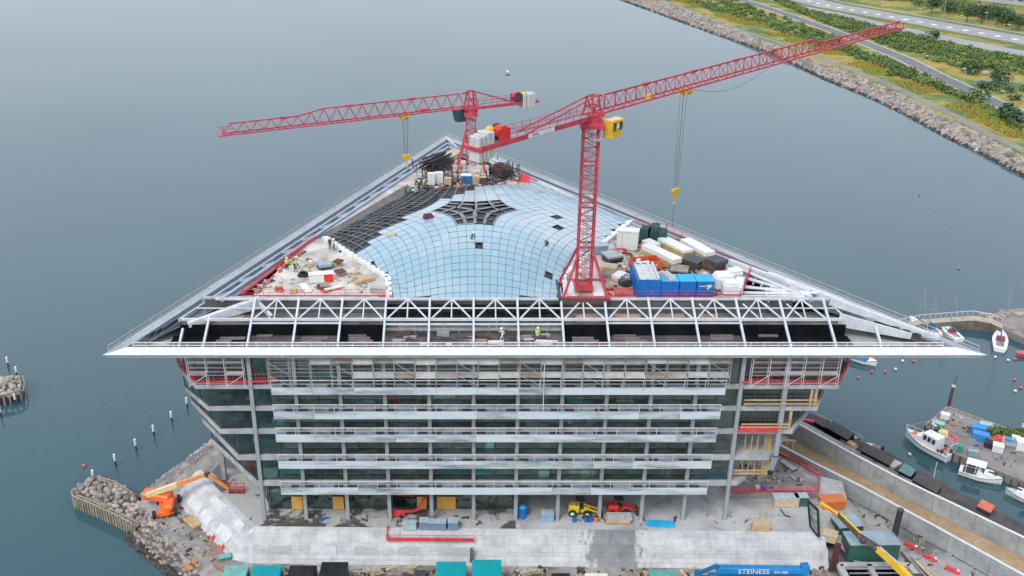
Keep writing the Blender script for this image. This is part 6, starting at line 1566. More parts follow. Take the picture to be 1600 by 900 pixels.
# ---- row of covered boxes along the foot of the front wall -------------------------
def cov(label, px0, px1, pyb, z, m2, dep=4.2, tilt=0, strap=None, group='tarp covered boxes along the foot of the front wall'):
    a, b_ = P(px0, pyb, z), P(px1, pyb, z); w_ = (b_ - a).length; c = (a + b_) / 2
    t = thing('covered_box', label, 'box', (c.x, c.y - dep / 2, ZY), 0, group); h = z - ZY
    MB().box(-w_ / 2, w_ / 2, -dep / 2, dep / 2, .1, h - .06).build('body', DSTEEL, t, local=True)
    m_ = MB(); m_.hexa([(-w_ / 2 - .04, -dep / 2 - .04, h - .7), (w_ / 2 + .04, -dep / 2 - .04, h - .7), (w_ / 2 + .04, dep / 2 + .04, h - .7), (-w_ / 2 - .04, dep / 2 + .04, h - .7)],
                       [(-w_ / 2 - .03, -dep / 2, h - tilt), (w_ / 2 + .03, -dep / 2, h - tilt), (w_ / 2 + .03, dep / 2, h), (-w_ / 2 - .03, dep / 2, h)]); m_.build('tarpaulin', m2, t, bevel=.08, local=True)
    if strap:
        m_ = MB(); m_.bar((-w_ / 2, -dep / 2, h + .04), (w_ / 2, dep / 2, h + .04), .1, .06); m_.bar((w_ / 2, -dep / 2, h + .06), (-w_ / 2, dep / 2, h + .06), .1, .06); m_.build('strap', GSTEEL, t, local=True)
    return t
cov('pale teal covered box with crossed straps, leftmost of the row at the wall foot', 353, 389, 883, 4.8, TEALP, strap=True)
cov('bright teal covered box between the strapped box and the black ones', 396, 441, 883, 4.8, TEAL)
cov('lower black tarp covered box, left one of the black pair', 453, 495, 883, 4.8, BLACKT)
cov('higher black tarp covered box, right one of the black pair', 503, 544, 877.5, 5.2, BLACKT)
cov('left one of the two large teal boxes at the middle of the wall', 682, 728, 877, 5.2, TEAL)
cov('right, slightly taller one of the two large teal boxes at the middle of the wall', 738, 783, 874, 5.4, TEAL)
cov('pale green covered box right of the middle of the wall foot', 1013, 1053, 889, 4.6, mat('tarp_green', (.12, .32, .28), .6, var=.2))
cov('low dark grey box left of the two large teal boxes', 648, 666, 890, 4.4, DSTEEL, 2.5)
cov('white lidded box at the wall foot left of the pale green one', 914, 949, 895, 4.4, WHITE, 3)
cov('low black box between the timber crate and the white lid', 862, 890, 895, 4.2, BLACKT, 2.5)
def timber_frame(label, px0, px1, pyb, z):
    a, b_ = P(px0, pyb, z), P(px1, pyb, z); w_ = (b_ - a).length; c = (a + b_) / 2; h = z - ZY
    t = thing('timber_rack', label, 'rack', (c.x, c.y - 1.2, ZY))
    for x in [(-.5 + k / 4) * w_ for k in range(5)]:
        for y in (-1.2, 1.2): MB().bar((x, y, 0), (x, y, h + random.uniform(-.1, .15)), .12).build('post', WOODL, t, local=True)
    m_ = MB()
    for z2 in (h * .5, h):
        for y in (-1.2, 1.2): m_.bar((-w_ / 2, y, z2), (w_ / 2, y, z2), .12, .16)
    m_.build('rail', WOODL, t, local=True)
    m_ = MB()
    for k in range(9): m_.cbox((random.uniform(-.4, .4) * w_, random.uniform(-.8, .8), 0), random.uniform(.4, .9), .8, h * random.uniform(.5, .9), random.uniform(-.3, .3))
    m_.build('dark_sheets', RUST, t, local=True)
timber_frame('open timber rack holding dark sheets right of the black boxes', 584, 624, 886, 4.4)
timber_frame('low pale timber frame next to the black covered box', 547, 573, 893, 4.0)
timber_frame('narrow timber frame left of the dark grey box', 631, 644, 886, 4.4)
timber_frame('timber crate with dark contents right of the large teal boxes', 817, 848, 890, 4.3)
m_ = MB(); FM = [WOODL, WOODG, DSTEEL, GSTEEL, RUST, WOOD]
for k in range(240):
    p = P(random.uniform(400, 1290), random.uniform(889, 915), ZY); m_.mi(random.randrange(6)); m_.cbox((p.x, p.y, ZY + .01), random.uniform(.3, 1.8), random.uniform(.1, .5), random.uniform(.05, .5), random.uniform(0, 3.1))
tag(m_.build('site_debris', FM), 'offcuts and small materials scattered along the foot of the front wall', 'debris', kind='stuff')
def ground_litter(label, quad, z, n, mats, a, b2):
    m_ = MB(); q = PL(quad, z)
    for k in range(n):
        u, v = random.random(), random.random(); p = q[0].lerp(q[1], u).lerp(q[3].lerp(q[2], u), v); m_.mi(random.randrange(len(mats))); m_.cbox((p.x, p.y, z + .006), random.uniform(a, b2), random.uniform(.06, .35), random.uniform(.03, .3), random.uniform(0, 3.1))
    tag(m_.build('site_debris', mats), label, 'debris', kind='stuff')
ground_litter('offcuts and cables strewn over the plaza under the building', [(430, 818), (1270, 820), (1270, 800), (430, 806)], ZP, 90, [WOODG, DSTEEL, GSTEEL, WOODL, RUST, BLUEC], .2, 1.3)
ground_litter('small materials scattered over the ramp at the lower right', [(1400, 890), (1540, 898), (1400, 810), (1330, 800)], ZYR, 70, [WOODG, DSTEEL, GSTEEL, RUST], .2, 1.2)
ground_litter('scraps and battens lying on the left yard', [(225, 790), (300, 890), (350, 885), (300, 790)], ZY, 70, [WOODG, DSTEEL, GSTEEL, RUST, WOOD], .2, 1.0)
ground_litter('broken timber and scraps lying on the small terrace', [(1150, 762), (1270, 764), (1210, 712), (1165, 712)], TZ, 60, [WOODG, DSTEEL, GSTEEL, WOODL], .2, 1.1)
ground_litter('rope net scraps and tools strewn over the pier', [(1470, 660), (1590, 740), (1595, 690), (1485, 645)], 1.5, 80, [DSTEEL, GSTEEL, RUST, BLUEC, SRED, WOODG], .15, .8)
# dark conduit on the wall and a gap beside the teal pair
MB().box(P(737, 846, 3.8).x - .25, P(737, 846, 3.8).x + .25, fbot[0].y - .1, fbot[0].y + .25, ZY, 4.6).build('drain_channel', mat('channel_grey', (.14, .14, .14), .8, var=.3), fw)
# ---- blue mobile crane at the foot of the wall ---------------------------------
c = P(1190, 890, 5.0); t = thing('mobile_crane', 'blue mobile crane with white lettering on its boom at the foot of the front wall', 'mobile crane', (c.x, c.y, ZY))
a, b_ = P(1122, 889, 5.0) - V(t.location), P(1262, 891, 5.0) - V(t.location)
m_ = MB(); m_.bar(a, b_, .9, 1.0); m_.build('boom', CRANEB, t, bevel=.1, local=True)
MB().bar(a.lerp(b_, -.02), a.lerp(b_, .35), 1.0, .75).build('boom_sleeve', CRANEB, t, local=True); MB().bar(b_ - V((.9, 0, -.25)), b_ + V((.1, 0, .35)), 1.1, 1.2).build('boom_base', CRANEB, t, local=True)
k1 = P(1119, 884, 5.6) - V(t.location); k2 = P(1092, 896, 4.4) - V(t.location)
m_ = MB(); m_.bar(a, k1, .5, .6); m_.bar(k1, k2, .4, .4); m_.cbox(tuple(k2 - V((.2, 0, .3))), .7, .7, .7); m_.build('fly_jib', mat('crane_blue_dark', (.01, .12, .27), .5), t, local=True)
text_mesh('boom_lettering', 'STEINESS', 1.05, WHITE, t, tuple(a.lerp(b_, .42) + V((-.4, -.53, .05))), (R(90), 0, 0))
text_mesh('boom_lettering', 'SX-100', .62, WHITE, t, tuple(a.lerp(b_, .68) + V((.1, -.53, .0))), (R(90), 0, 0))
m_ = MB(); m_.box(a.x - 1, b_.x, -1.6, 1.0, .7, 1.7); m_.build('carrier', CRANEB, t, local=True); m_ = MB(); m_.box(b_.x - 5.4, b_.x - .4, -2.9, -.9, 1.7, 2.6); m_.build('cab', mat('pale_blue', (.45, .60, .78), .5), t, local=True)
for x in (a.x + .5, a.x + 2.2, b_.x - 3.5, b_.x - 1.5): MB().tube((x, -1.7, .6), (x, -1.2, .6), .6, n=12).build('wheel', RUBBER, t, local=True)
# ---- green machine containers, pipe, yellow loader crane with the hanging window ---------
def genset(label, fl, fr, h, dep, z=ZYR, rot=None):
    a, b_ = P(*fl, z), P(*fr, z); d = b_ - a; t = thing('machine_container', label, 'container', tuple((a + b_) / 2), math.atan2(d.y, d.x), 'dark green machine containers'); w_ = d.length
    MB().box(-w_ / 2, w_ / 2, 0, dep, .1, h).build('body', GREEN, t, bevel=.04, local=True); MB().box(-w_ / 2 - .05, w_ / 2 + .05, -.05, dep + .05, h, h + .1).build('roof', GTOP, t, local=True)
    for k in (-1, 1): MB().box(k * w_ * .25 - .9, k * w_ * .25 + .9, -.035, -.003, .3, h - .3).build('door', GREEN, t, local=True)
    MB().box(-w_ / 2, w_ / 2, .1, dep - .1, 0, .1).build('skid', DSTEEL, t, local=True)
    m_ = MB()
    for k in range(6): m_.box(-w_ / 2 - .03, -w_ / 2, .4 + k * .3, .55 + k * .3, .8, h - .5)
    m_.build('vent', DSTEEL, t, local=True)
genset('larger dark green machine container with a pale roof at the lower right', (1324, 879), (1402, 878), 2.9, 3.0)
genset('smaller dark green container standing behind the larger one', (1308, 850), (1345, 846), 2.7, 2.6)
t = thing('flue_pipe', 'tall black pipe standing upright behind the large green container', 'pipe', tuple(P(1392, 858, ZYR))); 
MB().tube((0, 0, 0), (.25, .1, 6.6), .42, .42, 12).build('pipe', mat('pipe_black', (.03, .028, .028), .7), t, local=True); MB().tube((.25, .1, 6.6), (.26, .1, 6.75), .48, .48, 12).build('collar', DSTEEL, t, local=True); MB().cbox((0, 0, 0), 1.2, 1.2, .2).build('base_plate', RUST, t, local=True)
t = thing('loader_crane', 'yellow folding loader crane reaching up from the lower right edge', 'loader crane', tuple(P(1425, 915, ZYR))); O = V(t.location)
pa = [P(1432, 915, 5.0), P(1402, 885, 6.5), P(1372, 858, 7.6), P(1343, 838, 8.5), P(1312, 806, 9.5), P(1284, 787, 10.2)]; pa = [p - O for p in pa]
for k, (ww, m2, nm) in enumerate([(.8, YEL, 'main_boom'), (.7, YEL, 'boom_section'), (.62, mat('boom_grey', (.12, .10, .07), .5), 'boom_section'), (.5, mat('boom_dark', (.10, .065, .04), .5), 'boom_section'), (.36, YEL, 'boom_tip')]):
    MB().bar(pa[k], pa[k + 1] + (pa[k + 1] - pa[k]).normalized() * .3, ww, ww * 1.1).build(nm, m2, t, local=True)
for k in (1, 2, 3): m_ = MB(); m_.tube(pa[k] + V((.1, -.2, .6)), pa[k + 1] + V((0, -.1, .45)), .13, n=6); m_.build('hydraulic_ram', [YEL, GSTEEL, DSTEEL][k % 3], t, local=True)
m_ = MB(); m_.sph(tuple(pa[3] + V((.4, -.4, -.3))), .55, 8, 6); m_.sph(tuple(pa[2] + V((-.5, .2, .1))), .5, 8, 6); m_.build('joint', DSTEEL, t, local=True)
m_ = MB(); m_.bar((0, 0, 0), pa[0], .9, .9); m_.build('column', YEL, t, local=True); MB().cbox((.4, -1.5, 0), 2.2, 5, 1.2).build('truck_bed', DSTEEL, t, local=True)
m_ = MB(); m_.path([pa[4], pa[4] + V((-.4, .3, -.6)), pa[4] + V((-.7, 0, .3)), pa[5]], .06); m_.build('hose', SRED, t, local=True)
A, Bw, C, D = P(1263, 783, 10.0), P(1278, 797, 9.4), P(1279.5, 839, 6.0), P(1266.5, 822, 6.6)
t = thing('window_unit', 'black framed window unit hanging from the yellow crane tip', 'window', tuple(C)); O = V(t.location)
m_ = MB()
for p, q in ((A, Bw), (Bw, C), (C, D), (D, A)): m_.bar(p - O, q - O, .3, .22)
m_.bar(A.lerp(D, .5) - O, Bw.lerp(C, .5) - O, .07); m_.build('frame', mat('frame_black', (.012, .013, .014), .4), t, local=True)
n_ = (Bw - A).cross(D - A).normalized() * .03
MB().hexa([p - O - n_ for p in (A, Bw, C, D)], [p - O + n_ for p in (A, Bw, C, D)]).build('pane', glass_mat('pale_pane', (.10, .13, .13), (.30, .34, .33), .8), t, local=True)
m_ = MB(); m_.tube(A.lerp(Bw, .5) - O, P(1284, 787, 10.2) - O, .05, n=4); m_.build('sling', DSTEEL, t, local=True)
t = thing('concrete_frame', 'low concrete pit frame with dark openings below the green container', 'foundation', tuple(P(1365, 894, ZYR))); O = V(t.location)
f0, f1 = P(1312, 884, ZYR + .6) - O, P(1420, 884, ZYR + .6) - O
m_ = MB(); m_.bar(f0, f1, .8, .6); m_.bar(f0.lerp(f1, .42), f0.lerp(f1, .42) + V((0, -6, 0)), .7, .6); m_.bar(f0, f0 + V((0, -6, 0)), .8, .6); m_.bar(f1, f1 + V((.6, -6, 0)), .8, .6); m_.build('beam', CONC, t, local=True)
m_ = MB(); m_.box(f0.x, f1.x, f0.y - 6, f0.y, .02, .06); m_.build('pit_floor', MEMB, t, local=True)
m_ = MB()
for k in range(4): m_.bar(f0 + V((.6, -1.0 - k * .9, .3)), f1 + V((-.6, -1.0 - k * .9, .35)), .12)
m_.build('reinforcement', GSTEEL, t, local=True)
t = thing('steel_post', 'dark red steel post at the right end of the front wall', 'post', tuple(P(1300, 890, ZY))); MB().bar((0, 0, 0), (.5, .6, 4.0), .7, .5).build('post', mat('dark_red', (.09, .02, .025), .7), t, local=True); MB().cbox((0, 0, 0), 1.2, 1.2, .15).build('base_plate', DSTEEL, t, local=True)
t = thing('timber_stack', 'fan of long planks and poles right of the loader crane', 'timber', tuple(P(1425, 880, ZYR))); O = V(t.location)
for k in range(9):
    p, q = P(1408 + 5 * k, 862 + 3.2 * k, ZYR + .3) - O, P(1438 + 6.5 * k, 902 + 2 * k, ZYR + .5 + .05 * k) - O
    MB().bar(p, q, .22, .12).build('plank', random.choice([WOODG, WOOD, RUST, WOODL]), t, local=True)
# timber offcut and table on the sand strip
t = thing('timber_trestle', 'pale timber trestle on the sand strip near the building', 'timber', tuple(P(1231, 700, ZS))); m_ = MB()
for s_ in (-.9, 0, .9): m_.bar((s_ - .3, -.6, 0), (s_, .7, .9), .15); m_.bar((s_ + .5, .9, 0), (s_, .7, .9), .15)
m_.build('leg', WOODL, t, local=True); MB().bar((-1.4, .7, .95), (1.4, .7, .95), .5, .12).build('top', WOODL, t, local=True)
t = thing('crate', 'flat pale box on the sand strip left of the trestle', 'crate', tuple(P(1223, 688, ZS)), R(-20)); MB().cbox((0, 0, 0), 1.5, 1.0, .5).build('body', WOODL, t, local=True); MB().cbox((0, 0, .5), 1.55, 1.05, .05).build('lid', WOODL, t, local=True)

# ================================================================== HARBOUR
WZ = 1.5
def qbox(label, pts, h, m2, topm=None, name='deck_shed', cat='shed', group='dark tarred sheds along the harbour walkway'):
    q = PL(pts, WZ); c = sum(q, V()) / 4; t = thing(name, label, cat, tuple(c), 0, group)
    MB().hexa([p - c for p in q], [p - c + V((0, 0, h)) for p in q]).build('wall', m2, t, local=True)
    MB().hexa([(p - c) * 1.02 + V((0, 0, h)) for p in q], [(p - c) * 1.02 + V((0, 0, h + .12)) for p in q]).build('roof', topm or TARM, t, local=True)
TARM = mat('tar_roof', (.055, .052, .055), .75, var=.35, scale=.6); TARM2 = mat('tar_roof_brown', (.075, .065, .062), .8, var=.3, scale=.6)
qbox('low black roofed shed on the walkway nearest the building', [(1247, 650), (1288, 674), (1294, 664), (1254, 645)], .6, MEMB, TARM2)
qbox('black roofed shed at the corner of the walkway beside the small white boat', [(1288, 676), (1322, 696), (1334, 686), (1300, 667)], 1.1, MEMB)
qbox('longer dark shed right of the orange timber on the walkway', [(1344, 712), (1388, 735), (1396, 724), (1352, 700)], .9, MEMB, TARM2)
qbox('dark flat shed with a split roof at the middle of the walkway', [(1424, 757), (1462, 778), (1470, 765), (1434, 746)], .8, MEMB, TARM2)
qbox('pale teal covered boat shed on the walkway below the fishing boat', [(1402, 743), (1421, 753), (1430, 742), (1412, 732)], .9, MEMB, mat('teal_roof', (.12, .24, .26), .6, var=.3), group=None)
qbox('orange cover lying on the walkway at the lower right', [(1525, 797), (1546, 808), (1553, 797), (1533, 787)], .7, DSTEEL, mat('orange_cover', (.60, .15, .08), .6, var=.2), 'covered_crate', 'crate', None)
bundle('timber_stack', 'small heap of orange timber on the walkway behind the outer wall', 'timber', P(1315, 688, WZ), P(1336, 702, WZ), 1.2, .6, WOOD, WOODL, 2)
bundle('timber_stack', 'heap of pale planks across the walkway at its middle', 'timber', P(1388, 733, WZ), P(1402, 726, WZ), 1.6, .7, mat('plank_pale', (.5, .48, .47)), WOODG, 2)
t = thing('handcart', 'red handcart on the walkway near the building', 'cart', tuple(P(1263, 662, WZ)), R(-30)); MB().cbox((0, 0, .3), 1.8, .8, .5).build('tray', SRED, t, local=True)
for s_ in (-1, 1): MB().tube((.4, s_ * .45, .3), (.4, s_ * .55, .3), .3, n=10).build('wheel', RUBBER, t, local=True)
MB().bar((-.9, 0, .6), (-1.7, 0, 1.3), .08).build('handle', DSTEEL, t, local=True)
m_ = MB(); q = [p + V((0, 0, 1.0)) for p in we[0:4]]; m_.path(q, .05); m_.path([p - V((0, 0, .5)) for p in q], .04)
for k in range(9): p = interp(we[0:4], k / 8); m_.tube(p, p + V((0, 0, 1)), .05, n=4)
tag(m_.build('walkway_rail', RAILW), 'white handrail along the water edge of the walkway near the building', 'handrail')
def hull_rings(L_, Bm, fb, bow=.35, stern=.8, n=9):
    R_ = []
    for i in range(n):
        t_ = i / (n - 1); x = -L_ / 2 + L_ * t_
        b_ = Bm / 2 * (stern + (1 - stern) * min(1, t_ / .4)) if t_ < .4 else Bm / 2 * max(.02, (1 - ((t_ - .4) / .6) ** 2.3))
        z = fb * (1 + .45 * max(0, t_ - .45) ** 1.5 * 2)
        rake = .0 if t_ < .8 else (t_ - .8) * L_ * .12
        R_.append((x, b_, z, rake))
    return R_
def boat(name, label, L_, Bm, fb, loc, yaw, kind, hullm=None, group=None):
    t = thing(name, label, 'boat', tuple(loc), yaw, group); RR = hull_rings(L_, Bm, fb)
    m_ = MB(); rings = []
    for x, b_, z, rk in RR: rings.append([V((x + rk, b_, z)), V((x + rk * .6, b_ * .93, z * .3)), V((x, b_ * .55, -.25)), V((x, 0, -.4)), V((x, -b_ * .55, -.25)), V((x + rk * .6, -b_ * .93, z * .3)), V((x + rk, -b_, z))])
    m_.loft(rings, True); m_.build('hull', hullm or BOATW, t, local=True)
    m_ = MB(); m_.loft([[V((x + rk * .95, b_ * .96, z - .05)), V((x + rk * .95, -b_ * .96, z - .05))] for x, b_, z, rk in RR], False); m_.v = m_.v; m_.build('deck', mat('boat_deck', (.62, .61, .57), .6, var=.12, scale=1), t, local=True)
    m_ = MB()
    for s_ in (-1, 1): m_.path([V((x + rk, s_ * b_, z)) for x, b_, z, rk in RR], .05 + L_ * .003, 5)
    m_.build('gunwale', mat('fender_grey', (.30, .30, .31), .6) if kind != 'sail' else BOATW, t, local=True)
    def cabin(x0, x1, w_, h, z, m2=BOATW, nm='cabin', fr=.25, win=True, par=t):
        m_ = MB(); m_.hexa([(x0, -w_ / 2, z), (x1, -w_ / 2, z), (x1, w_ / 2, z), (x0, w_ / 2, z)], [(x0 + fr * .3, -w_ * .42, z + h), (x1 - fr * 2, -w_ * .42, z + h), (x1 - fr * 2, w_ * .42, z + h), (x0 + fr * .3, w_ * .42, z + h)])
        o = m_.build(nm, m2, par, bevel=.08, local=True)
        if win:
            for s_ in (-1, 1):
                n = max(2, int((x1 - x0) / 1.1))
                for k in range(n):
                    xa = x0 + .35 + k * (x1 - x0 - .9) / n; xb = xa + (x1 - x0 - .9) / n * .72
                    f = .46; y = s_ * (w_ / 2 - .08 * w_ * .62 + .01)
                    y0, y1 = s_ * (w_ / 2 - .08 * w_ * .42 + .015), s_ * (w_ / 2 - .08 * w_ * .85 + .015)
                    MB().hexa([(xa, y0 - .02, z + h * .42), (xb, y0 - .02, z + h * .42), (xb, y0 + .02, z + h * .42), (xa, y0 + .02, z + h * .42)], [(xa, y1 - .02, z + h * .85), (xb, y1 - .02, z + h * .85), (xb, y1 + .02, z + h * .85), (xa, y1 + .02, z + h * .85)]).build('window', DSTEEL, o, local=True)
        return o
    zd = fb
    if kind == 'fish':
        cabin(-.5, 2.4, Bm * .62, .9, zd + .05, nm='fore_cabin', win=False); c_ = cabin(-2.2, 1.2, Bm * .66, 2.0, zd + .02)
        m_ = MB(); m_.tube((-.2, 0, zd + 2), (-.4, 0, zd + 5.2), .07, n=6); m_.bar((-.4, -.8, zd + 4.2), (-.4, .8, zd + 4.2), .07); m_.tube((-.35, 0, zd + 4.8), (-4, 0, zd + 2.6), .03, n=4); m_.tube((-.35, 0, zd + 4.8), (L_ * .47, 0, zd + 1.2), .02, n=4); m_.build('mast', WHITE, t, local=True)
        MB().cbox((-.35, 0, zd + 3.6), .9, .35, .2).build('radar', WHITE, t, local=True)
        m_ = MB(); RRp = [(x, b_, z, rk) for x, b_, z, rk in RR if x > L_ * .12]
        for s_ in (-1, 1):
            m_.path([V((x + rk, s_ * b_ * .95, z + .7)) for x, b_, z, rk in RRp], .035, 4)
            for x, b_, z, rk in RRp: m_.tube((x + rk, s_ * b_ * .95, z), (x + rk, s_ * b_ * .95, z + .7), .03, n=4)
        m_.build('bow_rail', WHITE, t, local=True)
        m_ = MB()
        for k in range(16): m_.mi(random.randrange(4)); m_.cbox((random.uniform(-L_ * .45, -2.6), random.uniform(-1, 1), zd), random.uniform(.25, .7), random.uniform(.25, .6), random.uniform(.2, .7), random.uniform(0, 3))
        m_.build('deck_gear', [GSTEEL, SRED, DSTEEL, WHITE], t, local=True)
        MB().tube((2.9, -.5, zd + .2), (2.9, .5, zd + .25), .35, n=10).build('winch', ORG, t, local=True)
        m_ = MB(); m_.tube((-4.3, -.9, zd), (-4.6, -.9, zd + 2.3), .05, n=5); m_.tube((-4.3, .9, zd), (-4.6, .9, zd + 2.3), .05, n=5); m_.bar((-4.6, -.9, zd + 2.3), (-4.6, .9, zd + 2.3), .07); m_.build('stern_frame', WHITE, t, local=True)
    elif kind == 'motor':
        cabin(-.6, L_ * .34, Bm * .66, .75, zd + .02, nm='fore_cabin', win=False); c_ = MB()
        m_ = MB(); m_.hexa([(-2.4, -Bm * .36, zd + 1.75), (.6, -Bm * .36, zd + 1.75), (.6, Bm * .36, zd + 1.75), (-2.4, Bm * .36, zd + 1.75)], [(-2.3, -Bm * .34, zd + 1.88), (.4, -Bm * .34, zd + 1.88), (.4, Bm * .34, zd + 1.88), (-2.3, Bm * .34, zd + 1.88)]); m_.build('hardtop', BOATW, t, bevel=.04, local=True)
        m_ = MB()
        for x in (-2.2, -.8): 
            for s_ in (-1, 1): m_.bar((x, s_ * Bm * .34, zd), (x, s_ * Bm * .34, zd + 1.8), .1)
        m_.build('pillar', BOATW, t, local=True)
        m_ = MB(); m_.hexa([(.35, -Bm * .32, zd + .75), (.45, -Bm * .32, zd + .75), (.45, Bm * .32, zd + .75), (.35, Bm * .32, zd + .75)], [(-.1, -Bm * .3, zd + 1.75), (0, -Bm * .3, zd + 1.75), (0, Bm * .3, zd + 1.75), (-.1, Bm * .3, zd + 1.75)]); m_.build('windscreen', DSTEEL, t, local=True)
        MB().box(-2.6, -.1, -Bm * .31, Bm * .31, zd - .02, zd + .12).build('cockpit', DSTEEL, t, local=True)
        MB().box(1.0, 2.0, -.25, .25, zd + .78, zd + .82).build('hatch', DSTEEL, t, local=True)
    elif kind == 'sail':
        cabin(-L_ * .1, L_ * .26, Bm * .5, .5, zd); 
        m_ = MB(); m_.tube((L_ * .08, 0, zd), (L_ * .06, 0, zd + L_ * 1.15), .07, .045, n=6); m_.tube((L_ * .07, -.7, zd + L_ * .6), (L_ * .07, .7, zd + L_ * .6), .035, n=4); m_.build('mast', GSTEEL, t, local=True)
        m_ = MB(); h = zd + L_ * 1.13
        for q in ((L_ * .49, 0), (-L_ * .48, 0), (0, Bm * .45), (0, -Bm * .45)): m_.tube((L_ * .06, 0, h), (q[0], q[1], zd), .015, n=3)
        m_.build('stay', GSTEEL, t, local=True)
        m_ = MB(); m_.tube((L_ * .06, 0, zd + 1.1), (-L_ * .36, 0, zd + 1.05), .16, .12, n=7); m_.build('boom_cover', BLUEB, t, local=True)
        m_ = MB(); m_.hexa([(-L_ * .14, -Bm * .3, zd + .1), (-L_ * .02, -Bm * .3, zd + .1), (-L_ * .02, Bm * .3, zd + .1), (-L_ * .14, Bm * .3, zd + .1)], [(-L_ * .13, -Bm * .26, zd + .9), (-L_ * .05, -Bm * .26, zd + .9), (-L_ * .05, Bm * .26, zd + .9), (-L_ * .13, Bm * .26, zd + .9)]); m_.build('spray_hood', BLUEB if 'red' not in label else mat('hood_red', (.30, .05, .05), .7), t, local=True)
        MB().box(-L_ * .4, -L_ * .15, -Bm * .25, Bm * .25, zd - .04, zd + .1).build('cockpit', WOODG, t, local=True)
    elif kind == 'open':
        MB().box(-L_ * .38, L_ * .2, -Bm * .3, Bm * .3, fb - .03, fb + .04).build('cockpit', mat('boat_inside', (.30, .30, .30), .7), t, local=True)
        for x in (-L_ * .2, .0): MB().box(x - .2, x + .2, -Bm * .38, Bm * .38, fb + .04, fb + .12).build('thwart', WOODG, t, local=True)
        MB().cbox((-L_ * .52, 0, fb - .1), .5, .45, .8).build('outboard_motor', DSTEEL, t, local=True)
    return t
def place(px0, py0, px1, py1):
    """stern pixel, bow pixel -> middle, heading, length on the water"""
    a, b_ = P(px0, py0, .6), P(px1, py1, .6); d = b_ - a; return V(((a.x + b_.x) / 2, (a.y + b_.y) / 2, 0)), math.atan2(d.y, d.x), d.length
l, y, n = place(1484, 716, 1416, 678); boat('fishing_boat', 'large white fishing boat with wheelhouse and mast moored at the pier', n, 3.6, 1.25, l, y, 'fish')
l, y, n = place(1499, 733, 1565, 752); boat('motor_boat', 'white cabin boat with a hardtop, bow to the right, below the pier', n, 2.9, .85, l, y, 'motor')
l, y, n = place(1640, 790, 1572, 766); boat('motor_boat', 'white and dark small boat cut off by the right edge of the picture', n, 2.6, .8, l, y, 'motor', mat('hull_grey', (.55, .57, .58), .35))
l, y, n = place(1562, 546, 1563, 517); boat('sailing_boat', 'white sailing boat with red brown hood alone by the breakwater', n, 2.9, .9, l, y, 'sail')
l, y, n = place(1499, 531, 1470, 508); boat('sailing_boat', 'sailing boat with blue covers moored behind the right roof tip', n, 2.6, .9, l, y, 'sail')
l, y, n = place(1466, 524, 1440, 503); boat('sailing_boat', 'second sailing boat with blue covers, mostly hidden by the roof tip', n, 2.5, .9, l, y, 'sail')
l, y, n = place(1450, 520, 1422, 498); boat('sailing_boat', 'third sailing boat hidden behind the roof edge, only its mast showing', n, 2.5, .9, l, y, 'sail')
l, y, n = place(1330, 556, 1369, 568); boat('motor_boat', 'white boat with blue cover showing below the right part of the roof edge', n, 2.8, .9, l, y, 'open')
q = P(1345, 560, .9); t = thing('boat_cover', 'blue cover over the white boat below the roof edge', 'cover', tuple(q), y); m_ = MB(); m_.hexa([(-2.4, -1.1, .1), (1.4, -1.0, .1), (1.4, 1.0, .1), (-2.4, 1.1, .1)], [(-2.2, -.3, .6), (1.2, -.3, .5), (1.2, .3, .5), (-2.2, .3, .6)]); m_.build('sheet', BLUEB, t, local=True); MB().tube((-2.4, 0, .62), (1.3, 0, .55), .05).build('ridge_pole', GSTEEL, t, local=True)
l, y, n = place(1620, 553, 1588, 552); boat('motor_boat', 'red and white small boat at the right edge above the buoys', n, 2.2, .7, l, y, 'open', mat('hull_red', (.55, .06, .08), .4))
l, y, n = place(1640, 668, 1590, 662); boat('rowing_boat', 'small white rowing boat at the right edge beyond the pier', n * .7, 1.9, .5, l, y, 'open')
l, y, n = place(1340, 690, 1306, 670); boat('rowing_boat', 'white speed boat with a dark cover moored at the walkway', n, 2.0, .6, l, y, 'open')
l, y, n = place(1292, 660, 1262, 646); boat('rowing_boat', 'narrow white dinghy moored close to the building at the walkway', n, 1.5, .5, l, y, 'open')
l, y, n = place(1378, 702, 1352, 692); boat('rowing_boat', 'small white dinghy with a dark motor at the middle of the walkway', n, 1.6, .5, l, y, 'open')
def buoy(px, py, m2, lab, r=.30):
    t = thing('buoy', lab, 'buoy', tuple(P(px, py, 0)), 0, 'mooring buoys in the harbour'); MB().sph((0, 0, .2), r, 10, 8).build('float', m2, t, local=True, smooth=True); MB().tube((0, 0, .2 + r * .9), (0, 0, .3 + r * 1.2), .06).build('eye', DSTEEL, t, local=True)
BU = [(1341, 591, 'p'), (1362, 582, 'p'), (1383, 582, 'p'), (1399, 578, 'w'), (1410, 565, 'w'), (1427, 565, 'p'), (1555, 559, 'w'), (1575, 564, 'w'), (1586, 562, 'p'), (1585, 594, 'p'), (1595, 607, 'p'), (1586, 612, 'w'), (1421, 711, 'w'), (1498, 420, 'p'), (1437, 305, 'p'), (132, 729, 'p')]
BL_ = ['leftmost pink buoy of the slanting row below the roof tip', 'pink buoy beside the boat with the blue cover', 'pink buoy right of the boat with the blue cover', 'white buoy in the slanting row below the roof edge', 'white buoy close under the roof edge', 'bright pink buoy close under the roof edge', 'pale buoy at the foot of the lone sailing boat', 'white buoy right of the lone sailing boat', 'pink buoy below the red boat', 'pink buoy at the right edge above the white one', 'large pink buoy at the right edge beside the white one', 'white buoy near the right edge below two pink ones', 'white buoy beside the hull of the fishing boat', 'pink buoy alone in the open water right of the roof', 'tiny pink buoy far out in open water', 'tiny reddish buoy on the water left of the groyne']
for (x, y, k), lab in zip(BU, BL_): buoy(x, y, PINK if k == 'p' else WHITE, lab)
